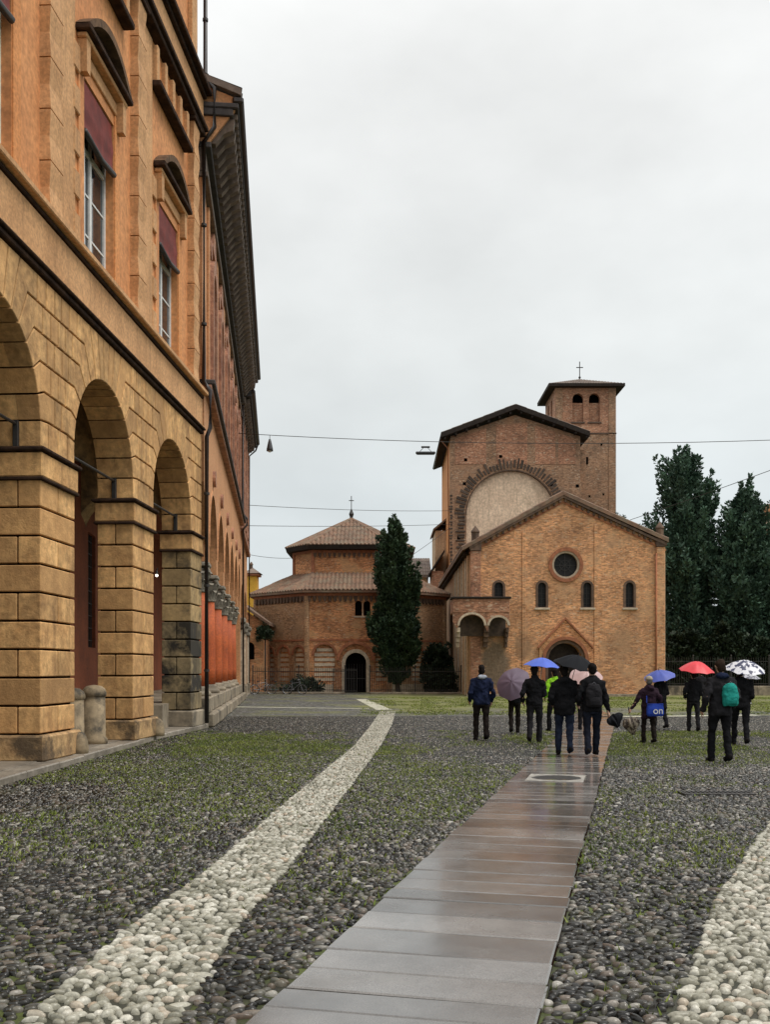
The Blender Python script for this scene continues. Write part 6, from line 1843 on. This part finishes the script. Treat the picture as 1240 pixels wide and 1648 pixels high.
# ------------------------------------------------------------------ people with umbrellas, seen from behind
BAKE = []
M['skin'] = plain('skin', (0.50, 0.30, 0.21), 0.55)
def cloth(name, c, var=0.35, rough=0.95):
    M[name] = surf(name, c, tuple(x * (1 - var) for x in c), scale=7, rough=rough, bump=0.5, bscale=16, bdist=0.02, fine=0.15, spec=0.12)
cloth('navy', (0.014, 0.020, 0.050)); cloth('black_cloth', (0.011, 0.011, 0.013)); cloth('charcoal', (0.022, 0.021, 0.024)); cloth('jeans', (0.022, 0.030, 0.055))
cloth('dark_jeans', (0.014, 0.017, 0.028)); cloth('lime', (0.28, 0.62, 0.03)); cloth('plum', (0.030, 0.016, 0.026)); cloth('brownblack', (0.020, 0.015, 0.013))
cloth('teal', (0.02, 0.27, 0.23)); cloth('hair_dark', (0.012, 0.009, 0.008)); cloth('hair_brown', (0.035, 0.022, 0.015)); cloth('hair_grey', (0.13, 0.12, 0.11))
cloth('pale_collar', (0.40, 0.43, 0.50)); cloth('shoe', (0.014, 0.012, 0.012)); cloth('shoe_white', (0.6, 0.6, 0.58)); cloth('cap_tan', (0.42, 0.36, 0.28)); cloth('royal_bag', (0.025, 0.06, 0.36))
cloth('grey_strap', (0.16, 0.16, 0.18))

FOLDS = bpy.data.textures.new('folds', 'CLOUDS'); FOLDS.noise_scale = 0.11; FOLDS.noise_depth = 2
def rem(mb, name, mat, parent, vox, smooth=4):
    o = mb.build(name, mat, parent, True, uv=False)
    m = o.modifiers.new('Remesh', 'REMESH'); m.mode = 'VOXEL'; m.voxel_size = vox; m.use_smooth_shade = True
    s = o.modifiers.new('Smooth', 'SMOOTH'); s.iterations = smooth; s.factor = 0.5
    if name in ('jacket', 'trousers', 'hair', 'bag', 'hood'):
        d = o.modifiers.new('Folds', 'DISPLACE'); d.texture = FOLDS; d.texture_coords = 'GLOBAL'; d.mid_level = 0.5; d.strength = 0.075 if name == 'jacket' else 0.05
    BAKE.append(o)
    return o

def ik(sh, hand, l1, l2, pole):
    sh, hand, pole = Vector(sh), Vector(hand), Vector(pole)
    d = hand - sh; L = min(d.length, (l1 + l2) * 0.995); d.normalize()
    a = math.acos(max(-1, min(1, (l1 * l1 + L * L - l2 * l2) / (2 * l1 * L))))
    p = (pole - d * pole.dot(d)).normalized()
    return sh + d * (l1 * math.cos(a)) + p * (l1 * math.sin(a)), sh + d * L

def person(label, loc, h, jacket, trousers, hair='hair_dark', lh=None, rh=None, stride=0.0, rz=0.0, coat=0.80, hood=None, hat=None, shoes='shoe', build=1.0, lift=0.0, headturn=0.0, group=None, vox=0.016):
    """figure of height h facing +Y in its own frame (its back to the camera at rz = 0)"""
    t = thing('person', label, 'person', loc, rz, group)
    k = h / 1.75
    S = lambda x, y, z: (x * k, y * k, z * k)
    w = build
    hipz, shz = 0.93, 1.42
    legs = []
    for sg, st, lf in ((-1, stride, 0.0), (1, -stride, lift)):
        hip = (sg * 0.095 * w, 0, hipz - 0.02); ank = (sg * 0.105, st, 0.10 + max(0.0, -st) * 0.25 + lf)
        kn = (sg * 0.105, st * 0.5 + 0.035 + abs(st) * 0.12, 0.51 + lf * 0.6)
        legs.append((hip, kn, ank, st))
    arms = []
    for sg, hd in ((-1, lh), (1, rh)):
        sh = (sg * 0.175 * w, -0.005, shz - 0.035)
        hd = hd or (sg * 0.27, 0.05, 0.86)
        el, hn = ik(sh, hd, 0.295, 0.265, (sg * 0.35, -0.7, -0.5))
        arms.append((sh, el, hn, sg))
    # body: one closed figure, head with face, hands with fingers
    b = MB()
    b.loft([S2 for S2 in [(0, 0, 0.86 * k, 0.13 * k * w, 0.09 * k), (0, 0, 0.98 * k, 0.14 * k * w, 0.10 * k), (0, 0, 1.12 * k, 0.12 * k * w, 0.085 * k), (0, 0, 1.30 * k, 0.15 * k * w, 0.095 * k), (0, 0, 1.43 * k, 0.14 * k * w, 0.08 * k), (0, 0, 1.49 * k, 0.06 * k, 0.06 * k)]], 14)
    hx = math.sin(headturn)
    b.capsule(S(0, -0.005, 1.44), 0.056 * k, S(0, 0.012, 1.56), 0.054 * k)
    b.ball(S(0, 0.015, 1.645), (0.076 * k, 0.095 * k, 0.108 * k), 14, 10)
    b.ball(S(0.02 * hx, 0.045, 1.59), (0.055 * k, 0.06 * k, 0.06 * k), 10, 8)
    fx, fy = math.sin(headturn), math.cos(headturn)
    b.capsule(S(fx * 0.1, 0.015 + fy * 0.092, 1.66), 0.012 * k, S(fx * 0.12, 0.015 + fy * 0.112, 1.62), 0.015 * k, 8)
    b.capsule(S(fx * 0.085 - 0.02, 0.015 + fy * 0.085, 1.578), 0.012 * k, S(fx * 0.085 + 0.02, 0.015 + fy * 0.085, 1.578), 0.012 * k, 6)
    for sg in (-1, 1):
        b.ball(S(sg * 0.079, 0.01, 1.64), (0.014 * k, 0.024 * k, 0.032 * k), 8, 6)
        b.ball(S(sg * 0.03 + fx * 0.075, 0.015 + fy * 0.083, 1.668), (0.014 * k, 0.010 * k, 0.009 * k), 8, 6)
    for hip, kn, ank, st in legs:
        b.capsule(S(*hip), 0.075 * k, S(*kn), 0.05 * k); b.capsule(S(*kn), 0.05 * k, S(*ank), 0.036 * k)
    for sh, el, hn, sg in arms:
        b.capsule(S(*sh), 0.046 * k, S(*el), 0.038 * k); b.capsule(S(*el), 0.037 * k, S(*hn), 0.028 * k)
        f = (hn - el).normalized(); side = Vector((sg, 0.1, 0)); side = (side - f * side.dot(f)).normalized(); fw = f.cross(side) * sg
        pc = hn + f * 0.055
        b.capsule(S(*(hn + f * 0.015)), 0.028 * k, S(*pc), 0.033 * k, 8)
        for i in range(4):
            r0 = pc + f * 0.03 + fw * (0.030 - i * 0.020)
            mid = r0 + f * (0.038 - 0.004 * abs(i - 1)) - side * 0.012
            b.capsule(S(*r0), 0.0095 * k, S(*mid), 0.0090 * k, 6); b.capsule(S(*mid), 0.0088 * k, S(*(mid + f * 0.022 - side * 0.026)), 0.008 * k, 6)
        th0 = hn + f * 0.03 + fw * 0.028
        b.capsule(S(*th0), 0.011 * k, S(*(th0 + f * 0.03 + fw * 0.026 - side * 0.012)), 0.010 * k, 6)
        b.capsule(S(*(th0 + f * 0.03 + fw * 0.026 - side * 0.012)), 0.010 * k, S(*(th0 + f * 0.055 + fw * 0.022 - side * 0.028)), 0.009 * k, 6)
    body = rem(b, 'body', 'skin', t, 0.0125, 2)
    # jacket
    j = MB()
    j.loft([(0, -0.005 * k, coat * k, 0.185 * k * w, 0.135 * k), (0, -0.005 * k, (coat + 0.03) * k, 0.195 * k * w, 0.142 * k), (0, -0.005 * k, 0.98 * k, 0.188 * k * w, 0.136 * k), (0, 0, 1.12 * k, 0.180 * k * w, 0.128 * k),
            (0, -0.008 * k, 1.27 * k, 0.198 * k * w, 0.134 * k), (0, -0.008 * k, 1.38 * k, 0.200 * k * w, 0.122 * k), (0, -0.004 * k, 1.45 * k, 0.16 * k * w, 0.10 * k), (0, 0, 1.50 * k, 0.085 * k, 0.082 * k), (0, 0.005 * k, 1.54 * k, 0.072 * k, 0.074 * k)], 16)
    for sh, el, hn, sg in arms:
        e2 = el + (hn - el) * 0.93
        j.capsule(S(*sh), 0.068 * k * w, S(*el), 0.056 * k); j.capsule(S(*el), 0.060 * k, S(*e2), 0.046 * k)
        m_ = Vector(sh) + (el - Vector(sh)) * 0.6
        j.ball(S(*(m_ + Vector((0, -0.01, 0)))), 0.064 * k, 8, 6); j.ball(S(*(el + (hn - el) * 0.45)), 0.058 * k, 8, 6)
    if hood is True: j.ball(S(0, -0.105, 1.46), (0.115 * k, 0.065 * k, 0.085 * k), 12, 8)
    rem(j, 'jacket', jacket, t, vox)
    if hood and hood is not True:
        hm = MB().ball(S(0, -0.085, 1.475), (0.118 * k, 0.072 * k, 0.06 * k), 12, 8)
        rem(hm, 'hood', hood, t, vox)
    # trousers
    p = MB()
    p.loft([(0, 0, 0.80 * k, 0.165 * k * w, 0.115 * k), (0, 0, 0.90 * k, 0.175 * k * w, 0.125 * k), (0, 0, 1.0 * k, 0.165 * k * w, 0.115 * k)], 14)
    for hip, kn, ank, st in legs:
        hi2 = (hip[0], hip[1], hip[2] - 0.04)
        p.capsule(S(*hi2), 0.098 * k * w, S(*kn), 0.070 * k); p.capsule(S(*kn), 0.070 * k, S(ank[0], ank[1], ank[2] - 0.02), 0.064 * k)
        p.ball(S(*kn), 0.073 * k, 8, 6)
    rem(p, 'trousers', trousers, t, vox)
    for hip, kn, ank, st in legs:
        s_ = MB()
        z = ank[2] - 0.10
        tilt = 0.05 if st < -0.05 else 0.0
        s_.capsule(S(ank[0], ank[1] - 0.035, 0.048 + z + tilt), 0.046 * k, S(ank[0], ank[1] + 0.15, 0.040 + z - tilt * 0.2), 0.040 * k)
        s_.capsule(S(ank[0], ank[1] - 0.01, 0.06 + z + tilt), 0.050 * k, S(ank[0], ank[1], 0.115 + z), 0.046 * k)
        s_.box(*sorted((S(ank[0] - 0.04, 0, 0)[0], S(ank[0] + 0.04, 0, 0)[0])), (ank[1] - 0.07) * k, (ank[1] + 0.17) * k, (0.002 + z + tilt) * k, (0.03 + z + tilt) * k)
        rem(s_, 'shoe', shoes, t, vox * 0.8)
    # hair, hat
    hb = MB()
    hb.ball(S(0, -0.006, 1.672), (0.086 * k, 0.098 * k, 0.096 * k), 14, 10)
    hb.ball(S(0, -0.045, 1.615), (0.078 * k, 0.056 * k, 0.085 * k), 12, 8)
    rem(hb, 'hair', hair, t, vox)
    if hat:
        hm = MB().ball(S(0, 0.005, 1.70), (0.097 * k, 0.108 * k, 0.075 * k), 14, 8)
        hm.lathe([(0.10 * k, 1.668 * k), (0.125 * k, 1.660 * k), (0.125 * k, 1.668 * k), (0.09 * k, 1.69 * k)], (0, 0.01 * k, 0), 16)
        rem(hm, 'hat', hat, t, vox)
    return t

def canopy(mb, R_, depth, nseg=8, inner=False, dz=0.0):
    rings = 6; sub = 4; n = nseg * sub
    o = len(mb.v)
    mb.v.append((0, 0, dz))
    for k in range(1, rings + 1):
        r = k / rings
        for i in range(n):
            t = 2 * PI * i / n
            g = (i % sub) / sub
            sag = math.sin(PI * g)
            rr = R_ * r * (1 - 0.055 * sag * r)
            z = -depth * r ** 1.75 - 0.018 * sag * math.sin(PI * r) * R_ * 2 + 0.045 * sag * r ** 6 * R_
            mb.v.append((rr * math.cos(t), rr * math.sin(t), z + dz))
    for i in range(n):
        j = (i + 1) % n
        f = (o, o + 1 + i, o + 1 + j); mb.f.append(f[::-1] if inner else f)
        for k in range(rings - 1):
            a = o + 1 + k * n
            f = (a + i, a + n + i, a + n + j, a + j); mb.f.append(f[::-1] if inner else f)

def umbrella(label, grip, hub, R_, mat, depth=0.24, spin=0.2):
    """open umbrella: grip is where the hand holds it, hub the top of the canopy"""
    grip, hub = Vector(grip), Vector(hub)
    t = thing('umbrella', label, 'umbrella', grip, 0, 'open umbrellas in the crowd')
    ax = hub - grip; L = ax.length
    t.rotation_mode = 'QUATERNION'
    t.rotation_quaternion = ax.to_track_quat('Z', 'Y')
    c = MB(); canopy(c, R_, depth, 8, False, L); canopy(c, R_ * 0.995, depth, 8, True, L - 0.006)
    c.build('canopy', mat, t, True, uv=False)
    MB().tube([(0, 0, -0.03), (0, 0, L + 0.01)], 0.007, 6).build('shaft', 'chrome', t)
    MB().tube([(0, 0, L), (0, 0, L + 0.07)], 0.010, 6, 0.005).build('ferrule', 'iron', t)
    MB().tube([(0, 0, 0.06), (0, 0, -0.12), (0.01, 0, -0.16)], 0.015, 8).build('handle', 'iron', t, True)
    for i in range(8):
        a = 2 * PI * i / 8
        pts = [(R_ * r * math.cos(a), R_ * r * math.sin(a), L - depth * r ** 1.75 - 0.012) for r in (0.05, 0.35, 0.7, 1.0)]
        MB().tube(pts, 0.004, 4).build('rib', 'iron', t)
        MB().tube([(0, 0, L - depth - 0.05), pts[1]], 0.003, 4).build('stretcher', 'iron', t)
    return t

def folded(label, hand, tip, R_, mat, seed):
    """half-folded umbrella hanging from a hand, cloth bunched into loose pleats"""
    hand, tip = Vector(hand), Vector(tip)
    t = thing('folded_umbrella', label, 'umbrella', hand, 0)
    ax = tip - hand; L = ax.length
    t.rotation_mode = 'QUATERNION'; t.rotation_quaternion = ax.to_track_quat('Z', 'Y')
    r = random.Random(seed)
    n = 32; rings = 7; mb = MB()
    ph = [r.uniform(0, 2 * PI) for _ in range(3)]
    flap = [r.uniform(0.7, 1.35) for _ in range(8)]
    for k in range(rings):
        u = k / (rings - 1)
        z = L * (0.28 + 0.72 * u)
        base = R_ * (0.75 + 0.35 * math.sin(PI * min(1, u * 1.3))) * (1 - 0.75 * u ** 2)
        for i in range(n):
            a = 2 * PI * i / n
            fl = flap[int(i * 8 / n) % 8]
            rr = base * fl * (0.75 + 0.25 * math.cos(8 * a + ph[0]) + 0.16 * math.sin(3 * a + ph[1] + u * 2))
            mb.v.append((rr * math.cos(a), rr * math.sin(a), z + (0.35 * R_ * (fl - 1.0) - 0.10 * R_ * math.sin(5 * a + ph[2])) * (1 - u)))
    for k in range(rings - 1):
        for i in range(n):
            j = (i + 1) % n
            mb.f.append((k * n + i, k * n + j, (k + 1) * n + j, (k + 1) * n + i))
    mb.f.append(tuple(range(n))[::-1]); mb.f.append(tuple((rings - 1) * n + i for i in range(n)))
    mb.build('folded_cloth', mat, t, True, uv=False)
    MB().tube([(0, 0, -0.02), (0, 0, L + 0.06)], 0.007, 6).build('shaft', 'chrome', t)
    MB().tube([(0, 0, -0.09), (0, 0, 0.05)], 0.016, 8).build('handle', 'iron', t, True)
    return t

def backpack(label, loc, rz, w, h, d, mat, tilt=0.0):
    t = thing('backpack', label, 'backpack', loc, rz)
    b = MB()
    b.loft([(0, 0, 0, w * 0.44, d * 0.40), (0, -0.01, 0.04, w * 0.5, d * 0.52), (0, -0.012, h * 0.45, w * 0.52, d * 0.55), (0, -0.005, h * 0.8, w * 0.46, d * 0.46), (0, 0.01, h * 0.96, w * 0.33, d * 0.3), (0, 0.015, h, w * 0.2, d * 0.18)], 18)
    bag = rem(b, 'bag', mat, t, 0.012, 3)
    pk = MB(); pk.loft([(0, -d * 0.45, h * 0.08, w * 0.36, d * 0.22), (0, -d * 0.5, h * 0.26, w * 0.38, d * 0.24), (0, -d * 0.45, h * 0.42, w * 0.34, d * 0.16)], 14)
    rem(pk, 'pocket', mat, t, 0.012, 3)
    for sg in (-1, 1):
        MB().tube([(sg * w * 0.30, d * 0.2, h * 0.15), (sg * w * 0.42, d * 0.62, h * 0.55), (sg * w * 0.34, d * 0.75, h * 0.98), (sg * w * 0.22, d * 0.1, h * 0.94)], 0.014, 6).build('strap', 'grey_strap', t)
    MB().tube([(-0.03, 0.0, h * 0.98), (0, -0.01, h * 1.06), (0.03, 0.0, h * 0.98)], 0.008, 6).build('grab_loop', 'grey_strap', t)
    return t

def fabric(name, c, rough=0.45):
    M[name] = surf(name, c, tuple(x * 0.8 for x in c), scale=3, rough=rough, bump=0.1, bscale=20, fine=0.06, spec=0.15 if name == 'u_black' else 0.5)
fabric('u_blue', (0.05, 0.12, 0.62)); fabric('u_blue2', (0.05, 0.085, 0.42)); fabric('u_black', (0.006, 0.007, 0.010), 0.75); fabric('u_red', (0.72, 0.03, 0.045)); fabric('u_mauve', (0.16, 0.115, 0.165)); fabric('u_pink', (0.50, 0.33, 0.32))
M['u_pattern'] = blotch_mat('white cloth with dark blotches', (0.68, 0.68, 0.72), (0.03, 0.035, 0.09), 9.0)
M['u_pattern2'] = blotch_mat('grey cloth with pale blotches', (0.42, 0.42, 0.46), (0.10, 0.10, 0.13), 8.0)
M['u_mottle'] = blotch_mat('brown cloth with pale blotches', (0.055, 0.035, 0.025), (0.30, 0.25, 0.19), 13.0)

# --- from left to right
person('person in navy hooded jacket walking alone left of the umbrellas', (2.25, 23.2, 0), 1.76, 'navy', 'brownblack', lh=(-0.25, 0.12, 0.92), rh=(0.26, 0.08, 0.90), stride=0.09, rz=0.12, hood='pale_collar', coat=0.83, build=1.08)
person('person in black hidden from the shoulders up by the mauve umbrella', (3.38, 25.9, 0), 1.64, 'black_cloth', 'brownblack', lh=(-0.18, 0.22, 1.05), rh=(0.12, -0.10, 1.12), stride=-0.12, coat=0.84, build=0.95)
umbrella('mauve grey umbrella tilted back over the shoulder of a walker', (3.46, 25.72, 1.12), (3.22, 25.30, 1.36), 0.47, 'u_mauve', 0.17, 0.1)
person('person in black jacket under the small blue umbrella left of the portal', (3.37, 22.4, 0), 1.74, 'black_cloth', 'charcoal', lh=(-0.26, 0.05, 0.95), rh=(0.12, 0.22, 1.18), stride=-0.15, rz=-0.15, coat=0.86)
umbrella('bright blue umbrella beside the black one in front of the portal', (3.52, 22.63, 1.20), (3.58, 22.58, 1.93), 0.42, 'u_blue', 0.20)
person('person in lime green jacket half hidden behind the pair in black', (4.52, 26.5, 0), 1.68, 'lime', 'charcoal', lh=(-0.24, 0.10, 0.95), rh=(0.12, 0.2, 1.15), stride=0.14, rz=0.2)
person('person in black jacket and jeans, left one of the pair on the slab path', (3.43, 19.0, 0.03), 1.70, 'black_cloth', 'jeans', lh=(-0.22, 0.14, 1.0), rh=(0.13, 0.20, 1.22), stride=0.10, rz=-0.08, coat=0.78, build=1.08, hood=True)
umbrella('wide black umbrella shared by the pair on the slab path', (3.57, 19.24, 1.26), (3.72, 19.1, 1.93), 0.45, 'u_black', 0.22)
person('person in black with backpack striding on the slab path, right one of the pair', (3.88, 18.6, 0.03), 1.74, 'black_cloth', 'dark_jeans', lh=(-0.24, 0.12, 0.98), rh=(0.30, -0.02, 0.83), stride=-0.16, coat=0.84, lift=0.02)
backpack('black backpack with pale mark worn by the strider on the slab path', (3.88, 18.44, 0.96), 0, 0.30, 0.44, 0.15, 'charcoal')
folded('half folded black umbrella hanging from the strider right hand', (4.19, 18.60, 0.86), (4.36, 18.55, 0.58), 0.16, 'u_black', 3)
person('person hidden behind the pair, seen only below a pale pink umbrella', (5.45, 27.2, 0), 1.60, 'plum', 'charcoal', lh=(-0.24, 0.1, 0.95), rh=(0.1, 0.2, 1.15), stride=0.06)
umbrella('pale pink umbrella peeping out behind the wide black one', (5.50, 27.38, 1.12), (5.50, 27.05, 1.62), 0.46, 'u_pink', 0.2)
person('short person in dark plum coat and tan cap with a blue bag at the hip', (5.90, 22.2, 0), 1.50, 'plum', 'brownblack', hair='hair_grey', lh=(-0.50, 0.06, 0.86), rh=(0.24, 0.10, 0.95), stride=0.10, rz=0.15, coat=0.66, hat='cap_tan', hood=True, build=1.1)
folded('half folded mottled brown umbrella hanging from the short person left hand', (5.47, 22.26, 0.735), (5.56, 22.24, 0.20), 0.17, 'u_mottle', 5)
person('person in black coat below the dark blue tilted umbrella', (7.63, 27.5, 0), 1.58, 'black_cloth', 'charcoal', lh=(-0.2, 0.18, 1.0), rh=(0.10, 0.18, 1.10), stride=0.18, rz=0.3, coat=0.62)
umbrella('dark blue umbrella tilted to the right over a walker in black', (7.70, 27.66, 1.05), (7.58, 27.5, 1.64), 0.44, 'u_blue2', 0.2)
person('person in black jacket under the red umbrella', (8.2, 26.4, 0), 1.62, 'black_cloth', 'charcoal', lh=(-0.22, 0.12, 1.0), rh=(0.10, 0.18, 1.14), stride=0.14, rz=-0.12, coat=0.86)
umbrella('bright red umbrella held upright in the middle of the right group', (8.28, 26.58, 1.16), (8.32, 26.45, 1.88), 0.47, 'u_red', 0.26)
person('tall person in dark jacket with a teal backpack, nearest of all', (5.94, 17.6, 0), 1.83, 'charcoal', 'black_cloth', lh=(-0.29, 0.04, 0.90), rh=(0.26, 0.12, 0.95), stride=0.12, rz=0.1, coat=0.80, hood='navy', hair='hair_brown', build=1.05)
backpack('teal green backpack on the tall person nearest to the camera', (6.06, 17.44, 1.02), 0, 0.29, 0.40, 0.14, 'teal')
person('person in black trousers and coat under the white patterned umbrella', (7.73, 21.6, 0), 1.72, 'black_cloth', 'black_cloth', lh=(-0.24, 0.10, 1.0), rh=(0.12, 0.2, 1.16), stride=0.22, rz=-0.2, coat=0.84, build=1.1)
umbrella('white umbrella with dark blotches next to the teal backpack', (7.84, 21.82, 1.20), (7.86, 21.62, 1.86), 0.43, 'u_pattern', 0.22)
person('small distant figure in grey with white shoes at the far right', (17.0, 46.5, 0), 1.38, 'charcoal', 'black_cloth', lh=(-0.22, 0.1, 0.95), rh=(0.1, 0.2, 1.15), stride=0.1, shoes='shoe_white', vox=0.02)
umbrella('grey patterned umbrella over the small distant figure', (17.05, 46.62, 0.92), (17.1, 46.5, 1.50), 0.48, 'u_pattern2', 0.2)
person('distant dark figure half hidden beside the red umbrella walker', (13.35, 42.0, 0), 1.62, 'charcoal', 'black_cloth', stride=0.12, vox=0.02)
# blue shoulder bag with white letters
bg = thing('shoulder_bag', 'royal blue shoulder bag with white letters at the hip of the short person', 'bag', (5.99, 22.03, 0.62), 0.06)
q = MB().loft([(0, 0, 0.0, 0.17, 0.035), (0, -0.005, 0.05, 0.205, 0.05), (0, -0.005, 0.17, 0.20, 0.045), (0, 0, 0.27, 0.185, 0.03)], 18)
rem(q, 'pouch', 'royal_bag', bg, 0.012, 2)
MB().cbox(-0.185, 0.185, -0.03, 0.03, 0.262, 0.282, 0.008).build('rim', 'royal_bag', bg)
MB().tube([(-0.19, 0.0, 0.30), (-0.16, 0.09, 0.48), (-0.02, 0.10, 0.62)], 0.012, 5).build('strap', 'royal_bag', bg)
def letters(txt, size, parent, loc, mat, name='lettering'):
    cu = bpy.data.curves.new('txt', 'FONT'); cu.body = txt; cu.size = size; cu.extrude = 0.003; cu.align_x = 'CENTER'
    to = bpy.data.objects.new('txt', cu); COL.objects.link(to)
    dg = bpy.context.evaluated_depsgraph_get()
    me = bpy.data.meshes.new_from_object(to.evaluated_get(dg))
    bpy.data.objects.remove(to)
    me.materials.clear(); me.materials.append(M[mat])
    o = bpy.data.objects.new(name, me); COL.objects.link(o); o.parent = parent
    o.location = loc; o.rotation_euler = (PI / 2, 0, 0)
    return o
letters('on', 0.22, bg, (0.05, -0.058, 0.06), 'white_frame')

# freeze the figures' surfaces
dg = bpy.context.evaluated_depsgraph_get()
new = [(o, bpy.data.meshes.new_from_object(o.evaluated_get(dg))) for o in BAKE]
for o, me in new:
    mat_ = o.data.materials[0] if o.data.materials else None
    o.modifiers.clear()
    old = o.data; o.data = me
    if not me.materials: me.materials.append(mat_)
    me.polygons.foreach_set('use_smooth', [True] * len(me.polygons))
    bpy.data.meshes.remove(old)
